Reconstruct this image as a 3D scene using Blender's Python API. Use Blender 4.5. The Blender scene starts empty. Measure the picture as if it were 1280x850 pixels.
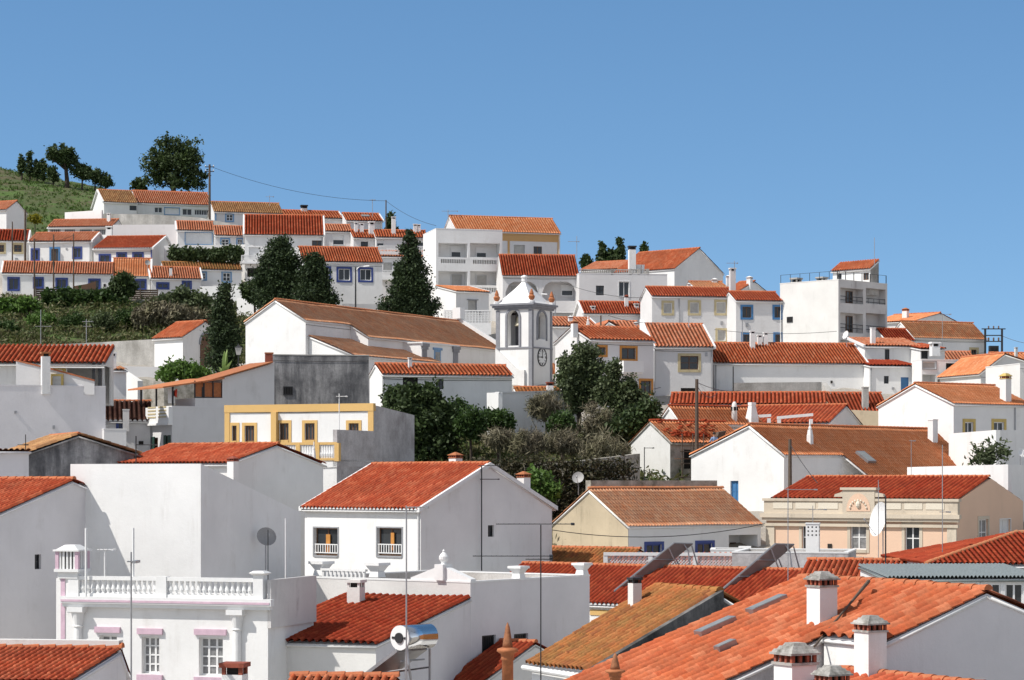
import bpy, math, random
import numpy as np
random.seed(7)
rng = np.random.default_rng(11)
F, HY, CX = 3000.0, 600.0, 640.0          # lens in photo pixels, horizon row, centre column
SC = bpy.context.scene
COL = SC.collection
R = math.radians

def wx(px, Y): return (px - CX) / F * Y
def wz(py, Y): return (HY - py) / F * Y
def W3(px, py, Y): return np.array((wx(px, Y), Y, wz(py, Y)))

# ------------------------------------------------------------------ materials
MATS = {}
def _nt(name):
    m = bpy.data.materials.new(name); m.use_nodes = True
    nt = m.node_tree
    return m, nt, nt.nodes['Principled BSDF']
def _mixc(nt, fac, a, b, blend='MIX'):
    n = nt.nodes.new('ShaderNodeMix'); n.data_type = 'RGBA'; n.blend_type = blend
    for sock, val in ((0, fac), (6, a), (7, b)):
        if hasattr(val, 'is_output'): nt.links.new(val, n.inputs[sock])
        elif isinstance(val, (int, float)): n.inputs[sock].default_value = val
        else: n.inputs[sock].default_value = (*val[:3], 1)
    return n.outputs[2]
def _noise(nt, vec, scale, detail=4, rough=0.6):
    n = nt.nodes.new('ShaderNodeTexNoise'); n.inputs['Scale'].default_value = scale
    n.inputs['Detail'].default_value = detail; n.inputs['Roughness'].default_value = rough
    if vec is not None: nt.links.new(vec, n.inputs['Vector'])
    return n.outputs['Fac']
def _ramp(nt, fac, stops):
    n = nt.nodes.new('ShaderNodeValToRGB'); e = n.color_ramp.elements
    while len(e) < len(stops): e.new(0.5)
    for i, (p, c) in enumerate(stops):
        e[i].position = p
        e[i].color = (c, c, c, 1) if isinstance(c, (int, float)) else (*c[:3], 1)
    nt.links.new(fac, n.inputs[0]); return n.outputs[0]
def _objvec(nt, scale=(1, 1, 1)):
    tc = nt.nodes.new('ShaderNodeTexCoord'); oi = nt.nodes.new('ShaderNodeObjectInfo')
    mu = nt.nodes.new('ShaderNodeMath'); mu.operation = 'MULTIPLY'; mu.inputs[1].default_value = 91.7
    nt.links.new(oi.outputs['Random'], mu.inputs[0])
    cb = nt.nodes.new('ShaderNodeCombineXYZ')
    for i in range(3): nt.links.new(mu.outputs[0], cb.inputs[i])
    ad = nt.nodes.new('ShaderNodeVectorMath'); ad.operation = 'ADD'
    nt.links.new(tc.outputs['Object'], ad.inputs[0]); nt.links.new(cb.outputs[0], ad.inputs[1])
    mp = nt.nodes.new('ShaderNodeMapping'); mp.inputs['Scale'].default_value = scale
    nt.links.new(ad.outputs[0], mp.inputs['Vector'])
    return ad.outputs[0], mp.outputs[0]
def _bump(nt, b, h, strength, dist):
    n = nt.nodes.new('ShaderNodeBump'); n.inputs['Strength'].default_value = strength
    n.inputs['Distance'].default_value = dist
    nt.links.new(h, n.inputs['Height']); nt.links.new(n.outputs[0], b.inputs['Normal'])

def plaster(name, col, dirt=(0.42, 0.40, 0.37), amount=0.5, patch=0.93, rough=0.9):
    """limewash / render: broad tone drift, run-off streaks, fine grain"""
    m, nt, b = _nt(name)
    v, vs = _objvec(nt, (1.3, 1.3, 0.12))
    big = _ramp(nt, _noise(nt, v, 0.32, 5), [(0.35, 0.0), (0.68, 1.0)])
    c = _mixc(nt, big, col, [x * patch for x in col])
    st = _ramp(nt, _noise(nt, vs, 1.1, 6, 0.7), [(0.50, 0.0), (0.74, 1.0)])
    spot = _ramp(nt, _noise(nt, v, 0.9, 5, 0.65), [(0.46, 0.0), (0.7, 1.0)])
    mm = nt.nodes.new('ShaderNodeMath'); mm.operation = 'MULTIPLY'
    nt.links.new(st, mm.inputs[0]); nt.links.new(spot, mm.inputs[1])
    m2 = nt.nodes.new('ShaderNodeMath'); m2.operation = 'MULTIPLY'; m2.inputs[1].default_value = amount
    nt.links.new(mm.outputs[0], m2.inputs[0])
    c = _mixc(nt, m2.outputs[0], c, dirt)
    nt.links.new(c, b.inputs['Base Color']); b.inputs['Roughness'].default_value = rough
    b.inputs['Specular IOR Level'].default_value = 0.2
    _bump(nt, b, _noise(nt, v, 7, 6, 0.7), 0.35, 0.03)
    MATS[name] = m; return m
def concrete(name, c0, c1, c2, scale=0.5):
    m, nt, b = _nt(name)
    v, vs = _objvec(nt, (1.0, 1.0, 0.16))
    a = _ramp(nt, _noise(nt, vs, 1.2, 8, 0.72), [(0.36, 0.0), (0.66, 1.0)])
    c = _mixc(nt, a, c0, c1)
    a2 = _ramp(nt, _noise(nt, v, scale, 6, 0.65), [(0.45, 0.0), (0.7, 1.0)])
    c = _mixc(nt, a2, c, c2)
    a3 = _noise(nt, v, 9, 6, 0.8)
    c = _mixc(nt, 0.5, c, _ramp(nt, a3, [(0.3, 0.35), (0.7, 0.75)]), 'OVERLAY')
    nt.links.new(c, b.inputs['Base Color']); b.inputs['Roughness'].default_value = 0.92
    b.inputs['Specular IOR Level'].default_value = 0.2
    _bump(nt, b, a3, 0.5, 0.03)
    MATS[name] = m; return m
def tile(name, cols, old=None, oldamt=0.5, oldscale=0.6):
    """clay tiles: every tile its own tone (uv = tile index), weathering over the roof"""
    m, nt, b = _nt(name)
    uv = nt.nodes.new('ShaderNodeTexCoord')
    wn = nt.nodes.new('ShaderNodeTexWhiteNoise'); wn.noise_dimensions = '2D'
    nt.links.new(uv.outputs['UV'], wn.inputs['Vector'])
    n = len(cols)
    c = _ramp(nt, wn.outputs['Value'], [((i + 0.5) / n, cols[i]) for i in range(n)])
    v, vs = _objvec(nt, (1, 1, 1))
    f = _ramp(nt, _noise(nt, v, 0.45, 6, 0.7), [(0.35, 0.0), (0.75, 1.0)])
    c = _mixc(nt, f, c, _mixc(nt, 0.75, c, (0.62, 0.55, 0.5), 'MULTIPLY'))
    if old:
        g = _ramp(nt, _noise(nt, v, oldscale, 8, 0.78), [(0.42, 0.0), (0.62, 1.0)])
        mm = nt.nodes.new('ShaderNodeMath'); mm.operation = 'MULTIPLY'; mm.inputs[1].default_value = oldamt
        nt.links.new(g, mm.inputs[0]); c = _mixc(nt, mm.outputs[0], c, old)
        g2 = _ramp(nt, _noise(nt, v, 3.4, 8, 0.8), [(0.52, 0.0), (0.68, 1.0)])
        mm = nt.nodes.new('ShaderNodeMath'); mm.operation = 'MULTIPLY'; mm.inputs[1].default_value = oldamt * 0.8
        nt.links.new(g2, mm.inputs[0]); c = _mixc(nt, mm.outputs[0], c, [x * 0.45 for x in old])
    g3 = _noise(nt, v, 14, 5, 0.75)
    c = _mixc(nt, 0.35, c, _ramp(nt, g3, [(0.3, 0.3), (0.7, 0.8)]), 'OVERLAY')
    nt.links.new(c, b.inputs['Base Color']); b.inputs['Roughness'].default_value = 1.0
    b.inputs['Specular IOR Level'].default_value = 0.04
    MATS[name] = m; CHAN[name] = None; return m
CHAN = {}; CHK = {'buff pink canal tile': .82, 'weathered canal tile': .7, 'pale orange clay tile': .62, 'lichen covered canal tile': .6, 'pale canal tile': .6, 'mossy canal tile': .6}
def channel(m):
    """the channel tiles between the covers: the same clay, browner with settled dirt"""
    if CHAN.get(m.name) is None:
        k = m.copy(); k.name = m.name + ' channel, dirty'; nt = k.node_tree; b = nt.nodes['Principled BSDF']; l = b.inputs['Base Color'].links[0].from_socket
        nt.links.new(_mixc(nt, 1.0, l, [CHK.get(m.name, .30) * q for q in (1, .92, .9)], 'MULTIPLY'), b.inputs['Base Color']); CHAN[m.name] = k
    return CHAN[m.name]
def plain(name, col, rough=0.6, metal=0.0, var=0.12, scale=3.0):
    m, nt, b = _nt(name)
    v, vs = _objvec(nt)
    c = _mixc(nt, _ramp(nt, _noise(nt, v, scale, 5, 0.7), [(0.3, 0.0), (0.7, 1.0)]), col, [x * (1 - var * 2) for x in col])
    nt.links.new(c, b.inputs['Base Color'])
    b.inputs['Roughness'].default_value = rough; b.inputs['Metallic'].default_value = metal
    MATS[name] = m; return m
def leafmat(name, cols, rough=0.6, trans=0.25):
    m, nt, b = _nt(name)
    g = nt.nodes.new('ShaderNodeNewGeometry')
    n = len(cols)
    c = _ramp(nt, g.outputs['Random Per Island'], [(i / (n - 1), cols[i]) for i in range(n)])
    v, vs = _objvec(nt)
    c = _mixc(nt, _ramp(nt, _noise(nt, v, 0.55, 4), [(0.35, 0.0), (0.65, 1.0)]), c, _mixc(nt, 0.8, c, (0.75, 0.85, 0.6), 'MULTIPLY'))
    nt.links.new(c, b.inputs['Base Color']); b.inputs['Roughness'].default_value = rough
    b.inputs['Specular IOR Level'].default_value = 0.3
    t = nt.nodes.new('ShaderNodeBsdfTranslucent'); nt.links.new(c, t.inputs['Color'])
    mx = nt.nodes.new('ShaderNodeMixShader'); mx.inputs[0].default_value = trans
    nt.links.new(b.outputs[0], mx.inputs[1]); nt.links.new(t.outputs[0], mx.inputs[2])
    nt.links.new(mx.outputs[0], nt.nodes['Material Output'].inputs['Surface'])
    MATS[name] = m; return m

WHITE = plaster('limewash white', (0.82, 0.815, 0.80), amount=0.7, patch=.88, dirt=(.48, .45, .41))
OLDWHITE = plaster('worn limewash', (0.74, 0.73, 0.70), amount=0.75, patch=0.86)
GREYWALL = plaster('pale grey render', (0.70, 0.69, 0.685), amount=0.5, patch=.9)
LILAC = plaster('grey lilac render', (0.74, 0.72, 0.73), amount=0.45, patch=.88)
BEIGE = plaster('ochre stained render', (0.57, 0.48, 0.34), dirt=(0.20, 0.17, 0.12), amount=1.0, patch=.78)
OCHREB = plaster('ochre brown paint', (0.56, 0.34, 0.15), amount=0.5, dirt=(0.3, 0.2, 0.1))
PEACH = plaster('peach render', (0.74, 0.52, 0.38), amount=0.25, dirt=(0.45, 0.36, 0.28))
CREAM = plaster('cream stone trim', (0.62, 0.54, 0.43), amount=1.0, dirt=(0.16, 0.15, 0.12), patch=0.8)
OCHRE = plaster('ochre paint', (0.66, 0.43, 0.17), amount=0.6, dirt=(0.3, 0.2, 0.1))
PINK = plain('pink paint', (0.66, 0.47, 0.56), 0.7)
MOULD = concrete('blackened render', (0.11, 0.11, 0.115), (0.40, 0.39, 0.385), (0.07, 0.07, 0.075), 0.5)
MOSSCAP = concrete('mossy cement', (0.30, 0.29, 0.27), (0.48, 0.46, 0.43), (0.10, 0.095, 0.08), 2.5)
DIRTYW = plaster('streaked dirty limewash', (0.68, 0.66, 0.64), dirt=(0.24, 0.2, 0.2), amount=1.0, patch=0.82)
CONC = concrete('weathered concrete', (0.34, 0.33, 0.31), (0.50, 0.48, 0.45), (0.22, 0.21, 0.19), 0.35)
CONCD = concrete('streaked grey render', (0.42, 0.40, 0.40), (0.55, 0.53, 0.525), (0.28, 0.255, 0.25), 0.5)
STONE = concrete('rubble stone', (0.30, 0.28, 0.24), (0.46, 0.43, 0.38), (0.14, 0.13, 0.10), 1.6)
FLATROOF = concrete('terrace screed', (0.42, 0.40, 0.38), (0.52, 0.50, 0.48), (0.32, 0.30, 0.28))

ORANGE = tile('orange clay tile', [(0.52, 0.125, 0.052), (0.60, 0.18, 0.082), (0.43, 0.095, 0.042), (0.66, 0.24, 0.125), (0.48, 0.11, 0.048)], (0.25, 0.10, 0.055), 0.45)
REDT = tile('red clay tile', [(0.44, 0.082, 0.038), (0.52, 0.12, 0.056), (0.38, 0.066, 0.032), (0.58, 0.16, 0.08)], (0.20, 0.07, 0.045), 0.4)
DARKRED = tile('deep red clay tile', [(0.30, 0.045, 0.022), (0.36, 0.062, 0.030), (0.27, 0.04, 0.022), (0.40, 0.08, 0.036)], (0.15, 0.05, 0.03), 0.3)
BROWN = tile('weathered canal tile', [(0.60, 0.27, 0.13), (0.44, 0.18, 0.09), (0.66, 0.34, 0.18), (0.36, 0.16, 0.09), (0.62, 0.22, 0.10)], (0.34, 0.22, 0.13), 0.5)
PALEOR = tile('pale orange clay tile', [(0.74, 0.26, 0.11), (0.80, 0.32, 0.15), (0.68, 0.22, 0.09), (0.84, 0.37, 0.19)], (0.55, 0.27, 0.15), 0.3)
BUFFT = tile('buff pink canal tile', [(0.74, 0.37, 0.20), (0.62, 0.27, 0.14), (0.80, 0.46, 0.28), (0.52, 0.23, 0.13), (0.76, 0.31, 0.15)], (0.50, 0.36, 0.25), 0.4)
DARKBR = tile('shade-darkened brown tile', [(0.10, 0.05, 0.04), (0.13, 0.065, 0.05), (0.08, 0.04, 0.035)], (0.06, 0.045, 0.035), 0.4)  # near-black brown puts the low roof's shadow into the tile colour
LICHEN = tile('lichen covered canal tile', [(0.48, 0.17, 0.06), (0.34, 0.11, 0.045), (0.52, 0.22, 0.085), (0.26, 0.09, 0.045)], (0.25, 0.16, 0.06), 0.65, 0.9)
TAN = tile('pale canal tile', [(0.50, 0.28, 0.13), (0.58, 0.34, 0.16), (0.42, 0.20, 0.09), (0.32, 0.16, 0.08)], (0.24, 0.16, 0.09), 0.5)
FADED = tile('faded pinkish clay tile', [(0.62, 0.22, 0.115), (0.70, 0.29, 0.17), (0.54, 0.165, 0.08), (0.74, 0.35, 0.22), (0.58, 0.19, 0.10)], (0.40, 0.19, 0.11), 0.45)
MOSSY = tile('mossy canal tile', [(0.46, 0.20, 0.08), (0.30, 0.13, 0.06), (0.38, 0.15, 0.07)], (0.12, 0.10, 0.035), 0.85, 0.7)
RIDGE = tile('ridge tile', [(0.56, 0.21, 0.11), (0.62, 0.25, 0.14), (0.50, 0.17, 0.08)], (0.30, 0.14, 0.09), 0.35)
RIDGEL = tile('lichen ridge tile', [(0.58, 0.25, 0.07), (0.50, 0.20, 0.06), (0.40, 0.15, 0.06)], (0.30, 0.2, 0.06), 0.6, 1.4)
TERRA = plain('terracotta', (0.46, 0.16, 0.06), 0.8, 0, 0.2, 6)

BLUE = plain('blue paint', (0.035, 0.065, 0.26), 0.55)
LBLUE = plain('light blue paint', (0.18, 0.34, 0.56), 0.6)
MBLUE = plain('mid blue paint', (0.06, 0.20, 0.42), 0.55)
BTRIM = plain('sand trim paint', (0.56, 0.47, 0.28), 0.8)
YTRIM = plain('yellow trim paint', (0.60, 0.44, 0.14), 0.75)
OTRIM = plain('orange trim paint', (0.58, 0.25, 0.05), 0.7)
WTRIM = plain('white gloss paint', (0.78, 0.78, 0.77), 0.5, 0, 0.05)
GTRIM = plain('grey stone trim', (0.34, 0.35, 0.37), 0.8)
TOWERG = plain('slate grey trim paint', (0.27, 0.275, 0.30), 0.8)
BROWNW = plain('brown wood', (0.14, 0.07, 0.035), 0.6)
GREENW = plain('dark green shutter paint', (0.02, 0.06, 0.045), 0.5)
BLACK = plain('blackened metal', (0.02, 0.02, 0.022), 0.5)
POLEW = plain('weathered pole wood', (0.13, 0.095, 0.07), 0.85, 0, 0.25, 8)
STEEL = plain('galvanised steel', (0.42, 0.42, 0.43), 0.4, 0.7)
DISHG = plain('grey dish paint', (0.38, 0.37, 0.36), 0.6)
CHROME = plain('polished steel', (0.75, 0.75, 0.75), 0.12, 1.0, 0.02)
GLASS = plain('window glass', (0.035, 0.04, 0.045), 0.12)
GLASSL = plain('curtained window', (0.30, 0.30, 0.30), 0.35, 0, 0.3, 5)
ROLLER = plain('roller shutter', (0.52, 0.51, 0.48), 0.6)
DARK = plain('dark interior', (0.02, 0.018, 0.016), 0.9)
PANEL = plain('solar collector glass', (0.045, 0.03, 0.03), 0.2)
CORRUG = plain('grey green metal sheet', (0.25, 0.28, 0.27), 0.45, 0.2)
CLAYVENT = plain('brick vent', (0.36, 0.09, 0.05), 0.85, 0, 0.25, 6)
BRONZE = plain('bell bronze', (0.52, 0.47, 0.34), 0.5, 0.0)
CREAML = plaster('pale cream panel', (0.70, 0.64, 0.53), amount=.8, dirt=(.3, .27, .22))
GLASSG = plain('grey roof glass', (.26, .27, .26), .3)

LEAF_DK = leafmat('dark foliage', [(0.026, 0.045, 0.017), (0.054, 0.082, 0.028), (0.085, 0.120, 0.045), (0.038, 0.060, 0.023)])
LEAF_CY = leafmat('cypress foliage', [(0.018, 0.032, 0.015), (0.034, 0.056, 0.022), (0.055, 0.080, 0.030)], 0.7, 0.15)
LEAF_MD = leafmat('green foliage', [(0.025, 0.050, 0.014), (0.048, 0.088, 0.022), (0.070, 0.115, 0.030), (0.034, 0.060, 0.018)])
LEAF_LT = leafmat('fresh foliage', [(0.06, 0.12, 0.02), (0.10, 0.18, 0.03), (0.13, 0.21, 0.05), (0.045, 0.09, 0.02)])
LEAF_OL = leafmat('olive foliage', [(0.055, 0.078, 0.034), (0.095, 0.118, 0.055), (0.13, 0.155, 0.08), (0.04, 0.056, 0.026)])
DRYTW = leafmat('dry twigs', [(0.12, 0.10, 0.065), (0.18, 0.15, 0.105), (0.25, 0.22, 0.165), (0.09, 0.075, 0.045)], 0.9, 0.0)
SCRUBM = leafmat('mixed scrub', [(0.04, 0.065, 0.018), (0.085, 0.115, 0.03), (0.14, 0.14, 0.055), (0.21, 0.185, 0.10), (0.07, 0.06, 0.035)])
GRASSM = leafmat('meadow grass', [(0.05, 0.11, 0.015), (0.075, 0.15, 0.022), (0.095, 0.14, 0.03), (0.12, 0.12, 0.045)])
BARK = plain('bark', (0.075, 0.055, 0.04), 0.95, 0, 0.3, 6)

# ------------------------------------------------------------------ mesh builder
class MB:
    def __init__(s): s.v = []; s.f = []; s.m = []; s.calls = []
    def add(s, V, Fs, mi=0):
        o = len(s.v); s.calls.append((o, len(s.f))); s.v += [tuple(p) for p in V]
        for f in Fs: s.f.append(tuple(i + o for i in f)); s.m.append(mi)
    def split(s, per=1):
        cs = s.calls[::per] + [(len(s.v), len(s.f))]; out = []
        for (v0, f0), (v1, f1) in zip(cs, cs[1:]):
            m = MB(); m.v = s.v[v0:v1]; m.f = [tuple(i - v0 for i in f) for f in s.f[f0:f1]]; m.m = s.m[f0:f1]; out.append(m)
        return out
    def quad(s, *p, mi=0): s.add(p, [tuple(range(len(p)))], mi)
    def box(s, x0, x1, y0, y1, z0, z1, mi=0):
        x0, x1 = sorted((x0, x1)); y0, y1 = sorted((y0, y1)); z0, z1 = sorted((z0, z1))
        V = [(x, y, z) for z in (z0, z1) for y in (y0, y1) for x in (x0, x1)]
        s.add(V, [(0, 2, 3, 1), (4, 5, 7, 6), (0, 1, 5, 4), (2, 6, 7, 3), (0, 4, 6, 2), (1, 3, 7, 5)], mi)
    def hexa(s, b, t, mi=0):           # bottom 4, top 4 (same winding)
        s.add(list(b) + list(t), [(3, 2, 1, 0), (4, 5, 6, 7)] + [(i, (i + 1) % 4, (i + 1) % 4 + 4, i + 4) for i in range(4)], mi)
    def extr(s, poly, vec, mi=0):       # extrude a planar polygon along vec
        n = len(poly); P = [np.array(p, float) for p in poly]; v = np.array(vec, float)
        s.add(P + [p + v for p in P], [tuple(range(n))[::-1], tuple(range(n, 2 * n))] + [(i, (i + 1) % n, (i + 1) % n + n, i + n) for i in range(n)], mi)
    def frustum(s, cx, cy, z0, z1, a0, b0, a1, b1, mi=0):
        s.hexa([(cx - a0, cy - b0, z0), (cx + a0, cy - b0, z0), (cx + a0, cy + b0, z0), (cx - a0, cy + b0, z0)],
               [(cx - a1, cy - b1, z1), (cx + a1, cy - b1, z1), (cx + a1, cy + b1, z1), (cx - a1, cy + b1, z1)], mi)
    def tube(s, path, r, n=6, mi=0):
        path = [np.array(p, float) for p in path]; k = len(path)
        rs = r if isinstance(r, (list, tuple)) else [r] * k
        V = []; Fs = []
        for i, p in enumerate(path):
            t = path[min(i + 1, k - 1)] - path[max(i - 1, 0)]
            t = t / (np.linalg.norm(t) + 1e-9)
            a = np.array((0, 0, 1.)) if abs(t[2]) < 0.9 else np.array((1., 0, 0))
            u = np.cross(t, a); u /= np.linalg.norm(u); w = np.cross(t, u)
            for j in range(n):
                q = 2 * math.pi * j / n
                V.append(p + rs[i] * (math.cos(q) * u + math.sin(q) * w))
        for i in range(k - 1):
            for j in range(n):
                a, b = i * n + j, i * n + (j + 1) % n
                Fs.append((a, b, b + n, a + n))
        Fs.append(tuple(range(n))[::-1]); Fs.append(tuple(range((k - 1) * n, k * n)))
        s.add(V, Fs, mi)
    def lathe(s, c, prof, n=12, mi=0):
        V = []; Fs = []
        for (r, z) in prof:
            for j in range(n):
                q = 2 * math.pi * j / n
                V.append((c[0] + r * math.cos(q), c[1] + r * math.sin(q), c[2] + z))
        for i in range(len(prof) - 1):
            for j in range(n):
                a, b = i * n + j, i * n + (j + 1) % n
                Fs.append((a, b, b + n, a + n))
        Fs.append(tuple(range(n))[::-1]); Fs.append(tuple(range((len(prof) - 1) * n, len(prof) * n)))
        s.add(V, Fs, mi)
    def build(s, name, mats, parent=None, loc=None, rz=None, smooth=False):
        me = bpy.data.meshes.new(name); me.from_pydata(s.v, [], s.f)
        for m in (mats if isinstance(mats, (list, tuple)) else [mats]): me.materials.append(m)
        if any(s.m): me.polygons.foreach_set('material_index', s.m)
        if smooth: me.polygons.foreach_set('use_smooth', [True] * len(s.f))
        me.update()
        o = bpy.data.objects.new(name, me); COL.objects.link(o)
        if parent: o.parent = parent
        if loc is not None: o.location = loc
        if rz is not None: o.rotation_euler = (0, 0, rz)
        return o

def np_mesh(name, V, Q, mats, parent=None, uv=None, mi=None, n=4):
    me = bpy.data.meshes.new(name)
    V = np.asarray(V, np.float32); Q = np.asarray(Q, np.int32)
    me.vertices.add(len(V)); me.vertices.foreach_set('co', V.ravel())
    me.loops.add(Q.size); me.loops.foreach_set('vertex_index', Q.ravel())
    me.polygons.add(len(Q)); me.polygons.foreach_set('loop_start', np.arange(len(Q), dtype=np.int32) * n)
    me.polygons.foreach_set('loop_total', np.full(len(Q), n, np.int32))
    if mi is not None: me.polygons.foreach_set('material_index', np.asarray(mi, np.int32))
    if uv is not None:
        l = me.uv_layers.new(name='UVMap'); l.data.foreach_set('uv', np.asarray(uv, np.float32).ravel())
    for m in (mats if isinstance(mats, (list, tuple)) else [mats]): me.materials.append(m)
    me.update(calc_edges=True); me.validate()
    o = bpy.data.objects.new(name, me); COL.objects.link(o)
    if parent: o.parent = parent
    return o

def tag(o, label=None, cat=None, group=None, kind=None):
    if label: o['label'] = label
    if cat: o['category'] = cat
    if group: o['group'] = group
    if kind: o['kind'] = kind
    return o
def empty(name, loc, rz=0.0, label=None, cat=None, group=None):
    o = bpy.data.objects.new(name, None); COL.objects.link(o)
    o.empty_display_size = 0.5
    o.location = loc; o.rotation_euler = (0, 0, rz)
    return tag(o, label, cat, group)

# ------------------------------------------------------------------ terrain
GPX = np.array([-300, 0, 130, 260, 400, 600, 800, 1000, 1280, 1600.])
GY = np.array([30, 60, 90, 120, 150, 190, 225, 255, 280, 300, 335, 370, 450, 700.])
GZ = np.array([
    # -300   0    130   260   400   600   800   1000  1280  1600
    [-14, -14, -14, -14, -14, -14, -14, -14, -14, -14],
    [-13, -13, -13, -13, -13, -13, -13, -13, -13, -13],
    [-11, -11, -11, -11, -11, -11, -11, -10.5, -10, -10],
    [-7.5, -7.5, -7.5, -8, -8, -8, -8, -7.5, -7, -7],
    [-1, -2, -3, -3.5, -3.5, -2.6, -2.4, -2.5, -2, -2],
    [8, 7.5, 7, 6.8, 6.4, 5.6, 5.2, 5.5, 5.5, 5],
    [13, 12.8, 12.6, 12.4, 12, 11.5, 11, 10.5, 9.5, 8],
    [20, 19.8, 19.8, 19.3, 17.8, 16.8, 15, 13, 10, 8],
    [26, 25.5, 25.5, 25.2, 25, 22.5, 17.5, 13, 9, 7],
    [31, 30, 30.5, 30.5, 29.5, 25, 18, 12, 7, 5],
    [43, 40.2, 39.6, 37.5, 31, 24, 16, 10, 5, 3],
    [53, 48.2, 44.9, 39, 29, 22, 14, 8, 3, 1],
    [50, 44, 39, 32, 24, 17, 9, 4, 0, -2],
    [10, 8, 6, 4, 2, 0, -2, -6, -10, -10]], float)
def ground(x, y):
    x = np.asarray(x, float); y = np.asarray(y, float)
    px = np.clip(CX + F * x / np.maximum(y, 25), GPX[0], GPX[-1]); yy = np.clip(y, GY[0], GY[-1])
    i = np.clip(np.searchsorted(GPX, px) - 1, 0, len(GPX) - 2); j = np.clip(np.searchsorted(GY, yy) - 1, 0, len(GY) - 2)
    a = (px - GPX[i]) / (GPX[i + 1] - GPX[i]); b = (yy - GY[j]) / (GY[j + 1] - GY[j])
    return (GZ[j, i] * (1 - a) + GZ[j, i + 1] * a) * (1 - b) + (GZ[j + 1, i] * (1 - a) + GZ[j + 1, i + 1] * a) * b
def ground_hit(px, py, y0=40, y1=440):
    ys = np.arange(y0, y1, 0.25)
    d = wz(py, ys) - ground(wx(px, ys), ys)
    k = np.nonzero(d < 0)[0]
    y = ys[k[0]] if len(k) else None
    return None if y is None else np.array((wx(px, y), y, float(ground(wx(px, y), y))))

# ------------------------------------------------------------------ tiled roofs
_T = np.array([0, .13, .22, .34, .5, .66, .78, .87]); _H = np.array([-.22, -.10, .50, .86, 1.0, .86, .50, -.10]); _CH = np.array([1, 1, 0, 0, 0, 0, 0, 1])
def tiled(p00, p10, p11, p01, pitch=0.25, course=0.42, amp=None, inside=None, lift=0.05, sag=0.0, seed=0):
    """barrel tiles over the quad p00-p10 (eave) / p01-p11 (top). -> V, Q, UV"""
    p00, p10, p11, p01 = [np.array(p, float) for p in (p00, p10, p11, p01)]
    L = np.linalg.norm(p10 - p00); S = np.linalg.norm(p01 - p00)
    nc = max(2, int(round(L / pitch))); nr = max(1, int(round(S / course)))
    amp = amp if amp is not None else min(pitch * 0.42, .115)
    n = np.cross(p10 - p00, p01 - p00); n /= np.linalg.norm(n)
    rg = np.random.default_rng(seed + 5)
    s = ((np.arange(nc)[:, None] + _T[None, :]).ravel()) / nc; s = np.append(s, 1.0)
    h = np.append(np.tile(_H, nc), _H[0]) * amp + amp * .22
    C = len(s)
    rows_t = np.empty(nr * 2); rows_o = np.empty(nr * 2)
    rows_t[0::2] = np.arange(nr) / nr; rows_t[1::2] = (np.arange(nr) + 1) / nr
    rows_o[0::2] = 0.030; rows_o[1::2] = 0.006
    t = rows_t[:, None]; ss = s[None, :]
    base = ((1 - ss) * (1 - t))[..., None] * p00 + (ss * (1 - t))[..., None] * p10 + (ss * t)[..., None] * p11 + ((1 - ss) * t)[..., None] * p01
    jit = rg.normal(0, 0.003, (nr, nc)); jit = np.repeat(np.repeat(jit, 2, 0), len(_T), 1); jit = np.concatenate([jit, jit[:, -1:]], 1)
    wob = .4 * sag * (np.sin(ss * L * 0.9 + seed) * np.sin(t * 2.6 + seed * 1.7))
    off = lift + h[None, :] + rows_o[:, None] + jit + wob
    V = (base + off[..., None] * n).reshape(-1, 3)
    R2 = nr * 2
    ii, jj = np.meshgrid(np.arange(R2 - 1), np.arange(C - 1), indexing='ij')
    a = (ii * C + jj).ravel()
    Q = np.stack([a, a + 1, a + C + 1, a + C], 1)
    u = (jj // len(_T)).ravel() + 0.5 + seed * 131.0; v = (ii // 2).ravel() + 0.5 + seed * 17.0
    if inside is not None:
        sc = ((s[:-1] + s[1:]) / 2)[jj.ravel()]; tc = (rows_t[ii] + rows_t[ii + 1]).ravel() / 2
        k = inside(sc, tc); Q = Q[k]; u = u[k]; v = v[k]
    UV = np.repeat(np.stack([u, v], 1), 4, 0)
    ch = _CH[(jj.ravel() if inside is None else jj.ravel()[k]) % len(_T)]
    return V, Q, UV, ch * 2

def ridge_line(mb, a, b, r=0.13, seg=0.42, n=6):
    a = np.array(a, float); b = np.array(b, float); L = np.linalg.norm(b - a); k = max(1, int(L / seg)); t = (b - a) / L
    side = np.cross(t, (0, 0, 1)); side /= np.linalg.norm(side); up = np.cross(side, t)
    for i in range(k):
        p = a + t * (L * i / k); q = a + t * (L * (i + 1) / k + 0.03)
        V = []
        for (c, rr) in ((p, r * 0.86), (q, r * 1.10)):
            for j in range(n + 1):
                an = math.pi * j / n
                V.append(c + side * rr * math.cos(an) + up * rr * (math.sin(an) * 0.95 - 0.05))
        o = n + 1
        mb.add(V, [(j, j + 1, j + 1 + o, j + o) for j in range(n)] + [tuple(range(o))[::-1], tuple(range(o, 2 * o))])

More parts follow.
